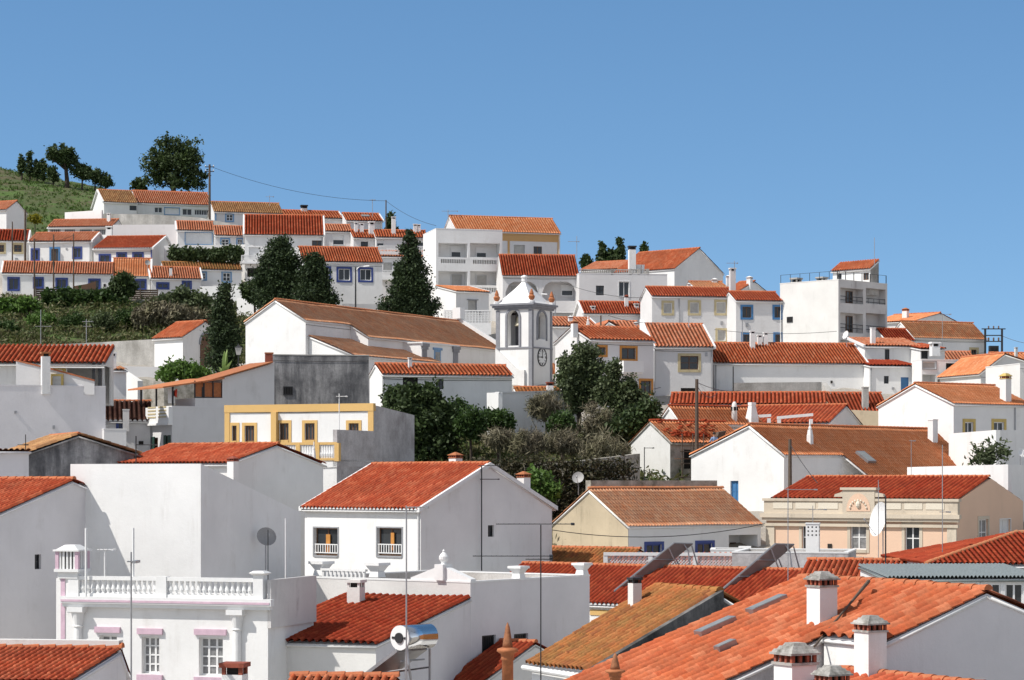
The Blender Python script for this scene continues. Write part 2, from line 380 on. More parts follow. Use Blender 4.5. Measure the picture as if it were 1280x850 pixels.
def wallrect(mb, mp, W, z0, z1, holes, rd=0.16, mi=0, mih=None):
    """wall sheet in the (a,z) plane, mp(a, depth, z) -> local point; holes get reveals"""
    hs = []
    for h in holes:
        a0, b0, a1, b1 = max(h[0], .03), max(h[1], z0 + .01), min(h[2], W - .03), min(h[3], z1 - .03)
        if a1 - a0 > .05 and b1 - b0 > .05: hs.append((a0, b0, a1, b1) + tuple(h[4:]))
    xs = sorted({0.0, W} | {h[0] for h in hs} | {h[2] for h in hs}); zs = sorted({z0, z1} | {h[1] for h in hs} | {h[3] for h in hs})
    for i in range(len(xs) - 1):
        for j in range(len(zs) - 1):
            cx, cz = (xs[i] + xs[i + 1]) / 2, (zs[j] + zs[j + 1]) / 2
            if any(h[0] < cx < h[2] and h[1] < cz < h[3] for h in hs): continue
            mb.quad(mp(xs[i], 0, zs[j]), mp(xs[i + 1], 0, zs[j]), mp(xs[i + 1], 0, zs[j + 1]), mp(xs[i], 0, zs[j + 1]), mi=mi)
    for h in hs:
        a0, b0, a1, b1 = h[:4]; d = h[4] if len(h) > 4 else rd
        for (p, q) in (((a0, b0), (a1, b0)), ((a1, b0), (a1, b1)), ((a1, b1), (a0, b1)), ((a0, b1), (a0, b0))):
            mb.quad(mp(p[0], 0, p[1]), mp(q[0], 0, q[1]), mp(q[0], d, q[1]), mp(p[0], d, p[1]), mi=mi)
        if d > 0.5: mb.quad(mp(a0, d, b0), mp(a1, d, b0), mp(a1, d, b1), mp(a0, d, b1), mi=mi)
# ------------------------------------------------------------------ houses
ROOFSEED = [0]
# window styles: (surround mat, surround width, frame mat, mullions x, mullions z, pane mat)
WS = {
    'plain': (None, 0, BROWNW, 1, 0, GLASS), 'dark': (None, 0, BLACK, 1, 1, GLASS), 'white': (WTRIM, .08, WTRIM, 1, 0, GLASS),
    'blue': (BLUE, .20, WTRIM, 1, 0, GLASS), 'bluef': (BLUE, .16, BLUE, 1, 0, GLASS), 'mblue': (MBLUE, .20, BROWNW, 1, 0, GLASS),
    'lblue': (LBLUE, .16, WTRIM, 1, 1, GLASS), 'sand': (BTRIM, .22, BROWNW, 1, 1, GLASS), 'sandroll': (BTRIM, .22, WTRIM, 0, 0, ROLLER),
    'roller': (WTRIM, .05, STEEL, 0, 0, ROLLER), 'ochre': (OCHRE, .18, BROWNW, 2, 0, GLASS), 'orange': (OTRIM, .18, BROWNW, 1, 0, GLASS),
    'yellow': (YTRIM, .22, WTRIM, 1, 0, GLASS), 'panes': (None, 0, WTRIM, 2, 3, GLASSL), 'panes2': (None, 0, WTRIM, 1, 1, GLASSL),
    'peach': (CREAM, .18, WTRIM, 1, 1, GLASSL), 'peachd': (CREAM, .18, WTRIM, 1, 1, GLASS), 'half': (WTRIM, .06, WTRIM, 0, 0, GLASS),
    'panelw': (GTRIM, .07, WTRIM, 0, 0, ROLLER), 'garage': (LBLUE, .10, WTRIM, 3, 0, WTRIM), 'veranda': (None, 0, WTRIM, 5, 0, GLASS), 'bluesh': (None, 0, MBLUE, 1, 1, MBLUE),
    'door': (None, 0, BROWNW, 0, 0, BROWNW), 'shut': (WTRIM, .05, WTRIM, 1, 0, WTRIM), 'hole': (None, 0, DARK, 0, 0, DARK), 'grille': (None, 0, BLACK, 7, 0, DARK), 'slits': (None, 0, BLACK, 3, 0, DARK),
}
class House:
    def __init__(s, label, xa, xb, Y, th, ye, name='house', cat='house', d=8.0, xs=None, rv=None, yr=None, yrR=None, zr=None, ze=None,
                 roof='gable', wall=WHITE, wall2=None, tile=ORANGE, ridge=RIDGE, pitch=0.27, course=0.42, over=0.25, vo=0.10, verge=None, yback=None, zback=None,
                 apex=None, group=None, caps=False, base=None, sag=0.03, coping=None, hips='LR', sink=0.0, ext=None, clutter=True):
        s.th = R(th); s.c, s.s = math.cos(s.th), math.sin(s.th); s.Y = Y
        s.A = np.array((wx(xa, Y), Y)); kb = (xb - CX) / F
        s.w = (kb * Y - s.A[0]) / (s.c - kb * s.s)
        assert s.w > 0, (label, s.w)
        s.u = np.array((s.c, s.s)); s.vv = np.array((-s.s, s.c))
        if xs is not None:
            P = s.A if th > 0 else s.A + s.u * s.w
            if isinstance(xs, tuple): P = s.A if xs[0] == 'L' else s.A + s.u * s.w; xs = xs[1]
            k = (xs - CX) / F
            d = (P[0] - k * P[1]) / (s.s + k * s.c)
            assert d > 0, (label, 'd', d)
        s.d = d; s.rv = d / 2 if rv is None else rv
        cs = [s.A, s.A + s.u * s.w, s.A + s.vv * d, s.A + s.u * s.w + s.vv * d]
        g = [float(ground(p[0], p[1])) for p in cs]
        ze = wz(ye, Y) if ze is None else ze
        s.zb = (min(g) - 0.5) if base is None else (base if base > -900 else ze - 3)
        if ze - s.zb < 2.2: s.zb = ze - 2.6
        if max(g[:2]) > ze - 1.0: print('LOW', label, 'ze %.1f ground %s' % (ze, ['%.1f' % q for q in g]))
        s.ze = ze - s.zb
        if zr is not None: s.zr = zr - s.zb
        elif yr is not None: s.zr = wz(yr, (s.A + s.vv * s.rv)[1]) - s.zb
        elif yrR is not None: s.zr = wz(yrR, (s.A + s.u * s.w + s.vv * s.rv)[1]) - s.zb
        else: s.zr = s.ze + s.rv * 0.4
        if yback is not None: s.zback = wz(yback, (s.A + s.vv * d)[1]) - s.zb
        elif zback is not None: s.zback = zback - s.zb
        else: s.zback = s.ze
        s.roof = roof; s.wall = wall; s.wall2 = wall2; s.tile = tile; s.ridge = ridge; s.pitch = pitch; s.course = course
        s.over = over; s.vo = vo; s.verge = verge; s.apex = apex; s.caps = caps; s.sag = sag; s.coping = coping; s.hips = hips; s.sink = sink; s.ext = ext; s.clutter = clutter
        s.holes = {'F': [], 'L': [], 'R': []}; s.wins = []
        s.root = empty(name, (s.A[0], s.A[1], s.zb), s.th, label, cat, group)
        s.o = s.tol(np.array((0, 0, 0.)))
        sl = (s.zr - s.ze) / max(s.rv, .01)
        print('%-60.60s w%.1f d%.1f h%.1f pitch%.2f Y%.0f-%.0f' % (label, s.w, s.d, s.ze, sl, min(p[1] for p in cs), max(p[1] for p in cs)))
    # --- frames
    def tol(s, p):
        q = np.array((p[0] - s.A[0], p[1] - s.A[1], p[2] - s.zb))
        return np.array((q[0] * s.c + q[1] * s.s, -q[0] * s.s + q[1] * s.c, q[2]))
    def tow(s, p):
        return np.array((s.A[0] + p[0] * s.c - p[1] * s.s, s.A[1] + p[0] * s.s + p[1] * s.c, s.zb + p[2]))
    def ray(s, px, py):
        k, q = (px - CX) / F, (HY - py) / F
        return np.array((k * s.c + s.s, -k * s.s + s.c, q))
    def hit(s, px, py, side='F', off=0.0):
        d = s.ray(px, py)
        if side == 'F': t = (off - s.o[1]) / d[1]
        elif side == 'L': t = (off - s.o[0]) / d[0]
        elif side == 'R': t = (s.w - off - s.o[0]) / d[0]
        elif side == 'Z': t = (off - s.o[2]) / d[2]
        elif side == 'roof':
            m = (s.zr - s.ze) / s.rv
            t = (s.ze + m * s.o[1] - s.o[2]) / (d[2] - m * d[1])
        return s.o + t * d
    def mp(s, side):
        if side == 'F': return lambda a, e, z: (a, e, z)
        if side == 'L': return lambda a, e, z: (e, a, z)
        return lambda a, e, z: (s.w - e, a, z)
    def sbox(s, mb, side, a0, a1, e0, e1, z0, z1, mi=0):
        p, q = s.mp(side)(a0, e0, z0), s.mp(side)(a1, e1, z1)
        mb.box(p[0], q[0], p[1], q[1], p[2], q[2], mi)
    def rect(s, x0, y0, x1, y1, side='F', off=0.0):
        xm, ym = (x0 + x1) / 2, (y0 + y1) / 2
        k = 0 if side == 'F' else 1
        a = s.hit(x0, ym, side, off)[k]; b = s.hit(x1, ym, side, off)[k]
        return min(a, b), s.hit(xm, y1, side, off)[2], max(a, b), s.hit(xm, y0, side, off)[2]
    # --- openings
    def win(s, x0, y0, x1, y1, st='plain', side='F', name='window', depth=0.16, flush=False, lintel=None, sill=None, label=None, arch=False):
        r = s.rect(x0, y0, x1, y1, side)
        s.wins.append((r, st, side, name, depth, flush, lintel, sill, label))
        if not flush: s.holes[side].append(r + (depth + .03,))
    def loggia(s, x0, y0, x1, y1, side='F', depth=1.5, wins=(), rail=None):
        r = s.rect(x0, y0, x1, y1, side)
        s.holes[side].append(r + (depth,))
        for (a, b, c, e, st) in wins:
            rr = s.rect(a, b, c, e, side, depth)
            s.wins.append((rr, st, side, 'window', depth - .04, True, None, None, None))
    def _window(s, r, st, side, name, depth, flush, lintel, sill, label):
        a0, z0, a1, z1 = r; sur, sw, fr, nx, nz, pane = WS[st]
        e = depth if not flush else (depth if depth > .5 else -0.02)
        mb = MB(); t = min(.07, (a1 - a0) * .12)
        def bx(mb, x0, x1, y0, y1, q0, q1, mi=0): s.sbox(mb, side, x0, x1, y0, y1, q0, q1, mi)
        f0, f1 = e - .05, e + .02
        bx(mb, a0, a0 + t, f0, f1, z0, z1); bx(mb, a1 - t, a1, f0, f1, z0, z1)
        bx(mb, a0 + t, a1 - t, f0, f1, z0, z0 + t); bx(mb, a0 + t, a1 - t, f0, f1, z1 - t, z1)
        if st == 'half': bx(mb, a0 + t, a1 - t, f0 + .005, f1, z0 + (z1 - z0) * .5, z1 - t)
        for i in range(nx):
            x = a0 + (a1 - a0) * (i + 1) / (nx + 1); tt = t * (.55 if nx < 3 else .3); bx(mb, x - tt, x + tt, f0 + .006, f1, z0 + t, z1 - t)
        for j in range(nz):
            z = z0 + (z1 - z0) * (j + 1) / (nz + 1); bx(mb, a0 + t, a1 - t, f0 + .011, f1, z - t * .4, z + t * .4)
        if st in ('roller',):
            pass
        w = mb.build(name, fr, s.root)
        if label: w['label'] = label
        mb = MB(); bx(mb, a0 + t * .6, a1 - t * .6, e - .012, e + .012, z0 + t * .6, z1 - t * .6)
        if pane is ROLLER:
            z = z0 + .1
            while z < z1 - .12: bx(mb, a0 + t, a1 - t, e - .025, e - .013, z, z + .045); z += .07
        mb.build('pane', pane, w)
        if sur:
            mb = MB(); o0, o1 = -.035, .02
            if depth > .5: o0, o1 = depth - .06, depth - .005
            bx(mb, a0 - sw, a0, o0, o1, z0 - sw, z1 + sw); bx(mb, a1, a1 + sw, o0, o1, z0 - sw, z1 + sw)
            bx(mb, a0, a1, o0, o1, z1, z1 + sw); bx(mb, a0, a1, o0 - .03, o1, z0 - sw, z0)
            mb.build('surround', sur, w)
        if lintel:
            mb = MB(); bx(mb, a0 - .16, a1 + .16, -.10, -.002, z1 + .1, z1 + .32); mb.build('lintel', lintel, w)
        if sill:
            mb = MB(); bx(mb, a0 - .16, a1 + .16, -.12, -.002, z0 - .26, z0 - .04); mb.build('sill', sill, w)
    # --- parts helpers
    def part(s, mb, name, mat, parent=None, label=None):
        o = mb.build(name, mat, parent or s.root)
        if label: o['label'] = label
        return o
    def parts(s, mb, name, mat, parent=None, per=1):
        for m in mb.split(per): s.part(m, name, mat, parent)
    def band(s, name, mat, side, x0, y0, x1, y1, proud=.05, parent=None):
        a0, z0, a1, z1 = s.rect(x0, y0, x1, y1, side); mb = MB(); s.sbox(mb, side, a0, a1, -proud, -.003, z0, z1)
        return s.part(mb, name, mat, parent)
    def pipe(s, px, y0, y1, side='F', r=.045, mat=GTRIM, name='downpipe'):
        p = s.hit(px, y0, side, -.06); q = s.hit(px, y1, side, -.06); mb = MB()
        k = 0 if side == 'F' else 1
        q[k] = p[k]
        mb.tube([p, q], r, 6); return s.part(mb, name, mat)
    def chimney(s, px, yb, yt, wpx, cap='slab', body=WHITE, capm=None, where='roof', off=0.0, asp=1.0):
        p = s.hit(px, yb, where, off)
        Yw = s.tow(p)[1]; ztop = wz(yt, Yw) - s.zb
        S = wpx * Yw / F / (abs(s.c) + asp * abs(s.s)) / 2
        chimney_at(s.root, p[0], p[1], p[2] - .5, ztop, S, S * asp, cap, body, capm)
    # --- build
    def finish(s):
        w, d, ze, zr, rv = s.w, s.d, s.ze, s.zr, s.rv
        mb = MB(); mats = [s.wall]
        m2 = 0
        if s.wall2: mats.append(s.wall2); m2 = 1
        if s.roof == 'gabley':
            rx = s.hit(s.apex[0], s.apex[1], 'F')[0]; zr = s.zr = s.hit(s.apex[0], s.apex[1], 'F')[2]
        wallrect(mb, s.mp('F'), w, 0, ze, s.holes['F'])
        zbk = s.zback
        if s.roof in ('gable', 'shed'):
            zl = min(ze, zbk)
            for side, mi in (('L', 0), ('R', m2)):
                mp = s.mp(side); wallrect(mb, mp, d, 0, zl, s.holes[side], mi=mi)
                up = [(0, zl), (0, ze)] + ([(rv, zr)] if s.roof == 'gable' else []) + [(d, zbk), (d, zl)]
                up = [p for i, p in enumerate(up) if p != up[i - 1]]
                if len(up) >= 3: mb.quad(*[mp(a, 0, z) for a, z in up], mi=mi)
            mb.quad((0, d, 0), (w, d, 0), (w, d, zbk), (0, d, zbk))
        elif s.roof == 'gabley':
            for side, mi in (('L', 0), ('R', m2)): wallrect(mb, s.mp(side), d, 0, ze, s.holes[side], mi=mi)
            for y in (0, d):
                mb.quad((0, y, ze), (w, y, ze), (rx, y, zr))
            mb.quad((0, d, 0), (w, d, 0), (w, d, ze), (0, d, ze))
        else:
            for side, mi in (('L', 0), ('R', m2)): wallrect(mb, s.mp(side), d, 0, ze, s.holes[side], mi=mi)
            mb.quad((0, d, 0), (w, d, 0), (w, d, ze), (0, d, ze))
        s.part(mb, 'wall', mats)
        s._clutter()
        for q in s.wins: s._window(*q)
        getattr(s, '_r_' + s.roof)()
        return s
    def _clutter(s):
        rg = np.random.default_rng(int(abs(s.A[0] * 13 + s.A[1] * 7)) + 3)
        if s.w < 3 or s.ze < 2.5 or not s.clutter or s.Y < 104: return
        if s.roof in ('gable', 'shed') and rg.uniform() < .55:
            x = .12 if rg.uniform() < .5 else s.w - .12; mb = MB(); mb.tube([(x, -.07, 0), (x, -.07, s.ze - .25), (x, -s.over * .8, s.ze - .05)], .045, 6); s.part(mb, 'downpipe', GTRIM if rg.uniform() < .5 else WTRIM)
        def clear(a, z):
            return all(not (h[0] - .35 < a < h[2] + .35 and h[1] - .35 < z < h[3] + .35) for h in s.holes['F'])
        for k in range(int(rg.integers(0, 3))):
            a, z = rg.uniform(.4, s.w - .4), s.ze - rg.uniform(.6, min(2.6, s.ze - .4))
            if clear(a, z):
                mb = MB(); ww, hh = rg.uniform(.07, .16), rg.uniform(.08, .2); mb.box(a - ww, a + ww, -.07, -.002, z - hh, z + hh); s.part(mb, 'wall_vent' if ww < .1 else 'meter_box', [GTRIM, STEEL, DARK][int(rg.integers(0, 3))])
        if rg.uniform() < .18:
            z = s.ze - .35; mb = MB(); n = 6; mb.tube([(s.w * i / n, -.03, z - .05 * math.sin(math.pi * i / n) - (.02 if i % 2 else 0)) for i in range(n + 1)], .014, 4); s.part(mb, 'wall_cable', BLACK)
    def _np(s, name, planes, mat, slabs):
        V = []; Q = []; UV = []; MI = []; o = 0
        for (v, q, uv, ch) in planes:
            V.append(v); Q.append(q + o); UV.append(uv); MI.append(np.asarray(ch, np.int32) if mat is not CORRUG else np.zeros(len(q), np.int32)); o += len(v)
        for mb, mi in slabs:
            v = np.array(mb.v); q = np.array(mb.f)
            V.append(v); Q.append(q + o); UV.append(np.full((len(q) * 4, 2), 0.5)); MI.append(np.full(len(q), mi, np.int32)); o += len(v)
        return np_mesh(name, np.concatenate(V), np.concatenate(Q), [mat, s.wall if mat is not CORRUG else CORRUG, channel(mat) if mat is not CORRUG else mat, WTRIM], s.root, np.concatenate(UV), np.concatenate(MI))
    def _slab(s, p, th=-.035, lift=.0):
        p = [np.array(q, float) for q in p]
        n = np.cross(p[1] - p[0], p[3] - p[0]); n /= np.linalg.norm(n)
        mb = MB(); mb.hexa([q + n * (lift - .11) for q in p], [q + n * (lift + th) for q in p]); return mb
    def _verges(s, roof, lines, mat, wd=.20, hh=.15):
        for (a, b, sx) in lines:
            mb = MB(); a = np.array(a, float); b = np.array(b, float)
            x0, x1 = (a[0] - .12, a[0] - .12 + wd) if sx < 0 else (a[0] + .12 - wd, a[0] + .12)
            V = [(x0, a[1], a[2] - .06), (x1, a[1], a[2] - .06), (x1, b[1], b[2] - .06), (x0, b[1], b[2] - .06)]
            T = [(q[0], q[1], q[2] + .06 + hh) for q in V]; mb.hexa(V, T); mb.build('verge', mat, roof)
    def _caps(s, p00, p10):
        L = np.linalg.norm(np.array(p10) - np.array(p00)); nc = max(2, int(round(L / s.pitch))); mb = MB(); rr = s.pitch * .36
        for i in range(nc):
            c = np.array(p00) + (np.array(p10) - np.array(p00)) * (i + .5) / nc + np.array((0, -.02, .04))
            mb.add([c + np.array((rr * math.cos(a), 0, rr * 1.25 * math.sin(a))) for a in np.linspace(0, math.pi, 6)], [(0, 1, 4, 5), (1, 2, 3, 4)])
        return mb
    def _r_gable(s):
        w, d, ze, zr, rv = s.w, s.d, s.ze, s.zr, s.rv; o, vo = s.over, s.vo
        m = (zr - ze) / rv; mb_ = (zr - s.zback) / (d - rv)
        ROOFSEED[0] += 1
        p = [(-vo, -o, ze - o * m), (w + vo, -o, ze - o * m), (w + vo, rv, zr), (-vo, rv, zr)]
        q = [(w + vo, d + o, s.zback - o * mb_), (-vo, d + o, s.zback - o * mb_), (-vo, rv, zr), (w + vo, rv, zr)]
        pp = [p]
        if s.ext:
            x_, rn = s.ext; pp = [[p[0], (x_, p[1][1], p[1][2]), (x_, rv, zr), p[3]], [(x_, -rn, ze - rn * m), (w + vo, -rn, ze - rn * m), p[2], (x_, rv, zr)]]
        planes = [tiled(*p_, pitch=s.pitch, course=s.course, sag=s.sag, amp=s.pitch * .22 if s.tile in (BUFFT, PALEOR, BROWN) else None, seed=ROOFSEED[0]) for p_ in pp] + [tiled(*q, pitch=s.pitch * 2, course=s.course * 3, seed=ROOFSEED[0] + 50)]
        r = s._np('roof', planes, s.tile, [(s._slab(p_), 1) for p_ in pp] + [(s._slab(q), 1)] + ([(s._caps(p[0], p[1]), 3)] if s.caps else []))
        mb = MB(); ridge_line(mb, (-vo, rv, zr + .10), (w + vo, rv, zr + .10)); mb.build('ridge_tiles', s.ridge, r)
        if s.verge:
            L = []
            if s.hips and 'L' in s.hips: L.append((p[0], p[3], -1)); L.append((q[1], q[2], -1))
            if s.hips and 'R' in s.hips: L.append((p[1], p[2], 1)); L.append((q[0], q[3], 1))
            s._verges(r, L, s.verge)
        s.roofobj = r
    def _r_shed(s):
        w, d, ze = s.w, s.d, s.ze; o, vo = s.over, s.vo; m = (s.zback - ze) / d
        ROOFSEED[0] += 1
        k_ = s.sink; i_ = .04 if k_ else 0
        p = [(-vo + i_, -o + i_, ze - o * m - k_), (w + vo - i_, -o + i_, ze - o * m - k_), (w + vo - i_, d + .02 - 2 * i_, s.zback - k_), (-vo + i_, d + .02 - 2 * i_, s.zback - k_)]
        r = s._np('roof', [tiled(*p, pitch=s.pitch, course=s.course, sag=s.sag, amp=s.pitch * .22 if s.tile in (BUFFT, PALEOR, BROWN) else None, seed=ROOFSEED[0])], s.tile, [(s._slab(p), 1)])
        if s.verge: s._verges(r, ([(p[0], p[3], -1)] if 'L' in s.hips else []) + ([(p[1], p[2], 1)] if 'R' in s.hips else []), s.verge)
        s.roofobj = r; s.rv = d; s.zr = s.zback
    def _r_gabley(s):
        w, d, ze, zr = s.w, s.d, s.ze, s.zr; o, vo = s.over, s.vo
        rx = s.hit(s.apex[0], s.apex[1], 'F')[0]; ml = (zr - ze) / rx; mr = (zr - ze) / (w - rx); ROOFSEED[0] += 1
        p = [(-o, d + vo, ze - o * ml), (-o, -vo, ze - o * ml), (rx, -vo, zr), (rx, d + vo, zr)]
        q = [(w + o, -vo, ze - o * mr), (w + o, d + vo, ze - o * mr), (rx, d + vo, zr), (rx, -vo, zr)]
        r = s._np('roof', [tiled(*p, pitch=s.pitch, course=s.course, sag=s.sag, amp=s.pitch * .22 if s.tile in (BUFFT, PALEOR, BROWN) else None, seed=ROOFSEED[0]), tiled(*q, pitch=s.pitch, course=s.course, sag=s.sag, amp=s.pitch * .22 if s.tile in (BUFFT, PALEOR, BROWN) else None, seed=ROOFSEED[0] + 30)],
                  s.tile, [(s._slab(p), 1), (s._slab(q), 1)])
        mb = MB(); ridge_line(mb, (rx, -vo, zr + .10), (rx, d + vo, zr + .10)); mb.build('ridge_tiles', s.ridge, r)
        if s.verge:
            mb = MB()
            for (a, b) in ((p[1], p[2]), (q[0], q[3])):
                V = [(a[0], a[1] - .02, a[2] - .2), (a[0], a[1] + .2, a[2] - .2), (b[0], b[1] + .2, b[2] - .2), (b[0], b[1] - .02, b[2] - .2)]
                mb.hexa(V, [(x, y, z + .36) for x, y, z in V])
            mb.build('verge', s.verge, r)
        s.roofobj = r
    def _r_hip(s):
        w, d, ze, zr, rv = s.w, s.d, s.ze, s.zr, s.rv; o = s.over; m = (zr - ze) / rv; ROOFSEED[0] += 1
        e = ze - o * m; L = w + 2 * o; D = rv + o
        hl = 'L' in s.hips; hr = 'R' in s.hips
        xl, xr = (-o, w + o)
        def trap(a, b): return ((b if hl else -9) * a)
        p = [(xl, -o, e), (xr, -o, e), (xr, rv, zr), (xl, rv, zr)]
        planes = [tiled(*p, pitch=s.pitch, course=s.course, sag=s.sag, amp=s.pitch * .22 if s.tile in (BUFFT, PALEOR, BROWN) else None, seed=ROOFSEED[0],
                        inside=lambda S, T: ((S * L >= T * D) | (not hl)) & (((1 - S) * L >= T * D) | (not hr)))]
        slabs = []
        a, b = (xl + D if hl else xl), (xr - D if hr else xr)
        slabs.append((s._slab([p[0], p[1], (b, rv, zr), (a, rv, zr)], th=-.03), 1))
        Dy = 2 * (rv + o)
        for on, X, sg in ((hl, xl, 1), (hr, xr, -1)):
            if not on: continue
            y0, y1 = (2 * rv + o, -o) if sg > 0 else (-o, 2 * rv + o)
            q = [(X, y0, e), (X, y1, e), (X + sg * D, y1, zr), (X + sg * D, y0, zr)]
            planes.append(tiled(*q, pitch=s.pitch, course=s.course, sag=s.sag, amp=s.pitch * .22 if s.tile in (BUFFT, PALEOR, BROWN) else None, seed=ROOFSEED[0] + 9,
                                inside=lambda S, T: (S * Dy >= T * D) & ((1 - S) * Dy >= T * D)))
        q = [(xr, 2 * rv + o, e), (xl, 2 * rv + o, e), (a, rv, zr), (b, rv, zr)]
        slabs.append((s._slab(q, th=.04), 0))
        r = s._np('roof', planes, s.tile, slabs)
        mb = MB(); ridge_line(mb, (a, rv, zr + .1), (b, rv, zr + .1))
        if hl: ridge_line(mb, (xl, -o, e + .12), (a, rv, zr + .1))
        if hr: ridge_line(mb, (xr, -o, e + .12), (b, rv, zr + .1))
        mb.build('ridge_tiles', s.ridge, r)
        s.roofobj = r
    def _r_flat(s):
        w, d, ze = s.w, s.d, s.ze; mb = MB(); t = .25
        mb.quad((t, t, ze - .55), (w - t, t, ze - .55), (w - t, d - t, ze - .55), (t, d - t, ze - .55))
        for (a, b, c, e) in ((0, w, 0, t), (0, w, d - t, d), (0, t, t, d - t), (w - t, w, t, d - t)):
            pass
        P = [(0, 0), (w, 0), (w, d), (0, d)]; I = [(t, t), (w - t, t), (w - t, d - t), (t, d - t)]
        for i in range(4):
            j = (i + 1) % 4; mb.quad((*I[i], ze - .55), (*I[j], ze - .55), (*I[j], ze + .02), (*I[i], ze + .02))
        r = s.part(mb, 'roof', FLATROOF)
        mb = MB(); e = .02
        for (x0, x1, y0, y1) in ((-e, w + e, -e, t), (-e, w + e, d - t, d + e), (-e, t, t, d - t), (w - t, w + e, t, d - t)):
            mb.box(x0, x1, y0, y1, ze - .002, ze + .07)
        s.part(mb, 'coping', s.coping or s.wall, r)
        s.roofobj = r

def chimney_at(root, x, y, z0, z1, sx, sy, cap='slab', body=WHITE, capm=None):
    H = z1 - z0; mb = MB(); S = sx
    if cap == 'slab':
        h = min(.5, S * 1.1); zb = z1 - h; mb.box(x - sx, x + sx, y - sy, y + sy, z0, zb)
        o = mb.build('chimney', body, root); c = MB()
        for i in (-1, 1):
            for j in (-1, 1):
                c.box(x + i * sx * .98 - i * sx * .35, x + i * sx * .98, y + j * sy * .98 - j * sy * .35, y + j * sy * .98, zb - .002, z1 - h * .38)
        c.box(x - sx * 1.2, x + sx * 1.2, y - sy * 1.2, y + sy * 1.2, z1 - h * .38, z1)
        c.box(x - sx * .6, x + sx * .6, y - sy * .6, y + sy * .6, zb + .01, z1 - h * .4, 1)
        c.build('chimney_cap', [capm or body, DARK], o)
    elif cap in ('vent', 'dome', 'pyr'):
        h = min(.95, S * (1.3 if cap == 'pyr' else 1.45)); zb = z1 - h; mb.box(x - sx, x + sx, y - sy, y + sy, z0, zb)
        o = mb.build('chimney', body, root); c = MB(); cm = capm or body
        c.box(x - sx * 1.12, x + sx * 1.12, y - sy * 1.12, y + sy * 1.12, zb, zb + h * .12)
        za, zt = zb + h * .12, zb + h * .46
        c.box(x - sx * .7, x + sx * .7, y - sy * .7, y + sy * .7, za, zt, 1)
        nn = 4
        for i in range(nn):
            for (ax, sg) in ((0, 1), (0, -1), (1, 1), (1, -1)):
                q = -1 + 2 * i / (nn - 1) if nn > 1 else 0
                px, py = (x + q * sx * .88, y + sg * sy * .9) if ax == 0 else (x + sg * sx * .9, y + q * sy * .88)
                c.box(px - S * .11, px + S * .11, py - S * .11, py + S * .11, za, zt, 2)
        c.box(x - sx * 1.22, x + sx * 1.22, y - sy * 1.22, y + sy * 1.22, zt, zt + h * .10)
        if cap == 'pyr': c.frustum(x, y, zt + h * .10, z1, sx * 1.15, sy * 1.15, .03, .03)
        else:
            for k in range(3):
                f0, f1 = 1.12 - .26 * k, 1.0 - .26 * k
                c.frustum(x, y, zt + h * (.10 + .145 * k), zt + h * (.10 + .145 * (k + 1)), sx * f0, sy * f0, sx * f1, sy * f1)
        c.build('chimney_cap', [cm, DARK, CLAYVENT], o)
    elif cap == 'round':
        mb.lathe((x, y, z0), [(S, 0), (S * .92, H * .8), (S * .75, H * .93), (S * .3, H)], 14); o = mb.build('chimney', body, root, smooth=True)
        c = MB()
        for k in range(5):
            a = k * 2 * math.pi / 5 + .4
            c.box(x + S * .84 * math.cos(a) - .07, x + S * .84 * math.cos(a) + .07, y + S * .84 * math.sin(a) - .07, y + S * .84 * math.sin(a) + .07, z0 + H * .66, z0 + H * .8)
        c.build('smoke_hole', DARK, o)
    elif cap == 'spire':
        mb.frustum(x, y, z0, z0 + H * .55, sx, sy, sx * .9, sy * .9); mb.frustum(x, y, z0 + H * .55, z0 + H * .7, sx * .8, sy * .8, sx * .65, sy * .65)
        o = mb.build('chimney', body, root); c = MB(); c.lathe((x, y, z0 + H * .7), [(S * .5, 0), (S * .75, H * .04), (S * .3, H * .12), (S * .42, H * .17), (.03, H * .3)], 10)
        c.build('chimney_cap', body, o)
    elif cap == 'taper':
        mb.frustum(x, y, z0, z0 + H * .45, sx, sy, sx, sy); mb.frustum(x, y, z0 + H * .45, z1 - .2, sx, sy, sx * .55, sy * .55)
        o = mb.build('chimney', body, root); c = MB(); c.box(x - sx * .3, x + sx * .3, y - sy * .57, y + sy * .57, z1 - .6, z1 - .35, 1); c.box(x - sx * .62, x + sx * .62, y - sy * .62, y + sy * .62, z1 - .2, z1)
        c.build('chimney_cap', [body, DARK], o)
    else:
        mb.box(x - sx, x + sx, y - sy, y + sy, z0, z1 - .08); o = mb.build('chimney', body, root)
        c = MB(); c.box(x - sx * 1.1, x + sx * 1.1, y - sy * 1.1, y + sy * 1.1, z1 - .08, z1); c.build('chimney_cap', capm or body, o)

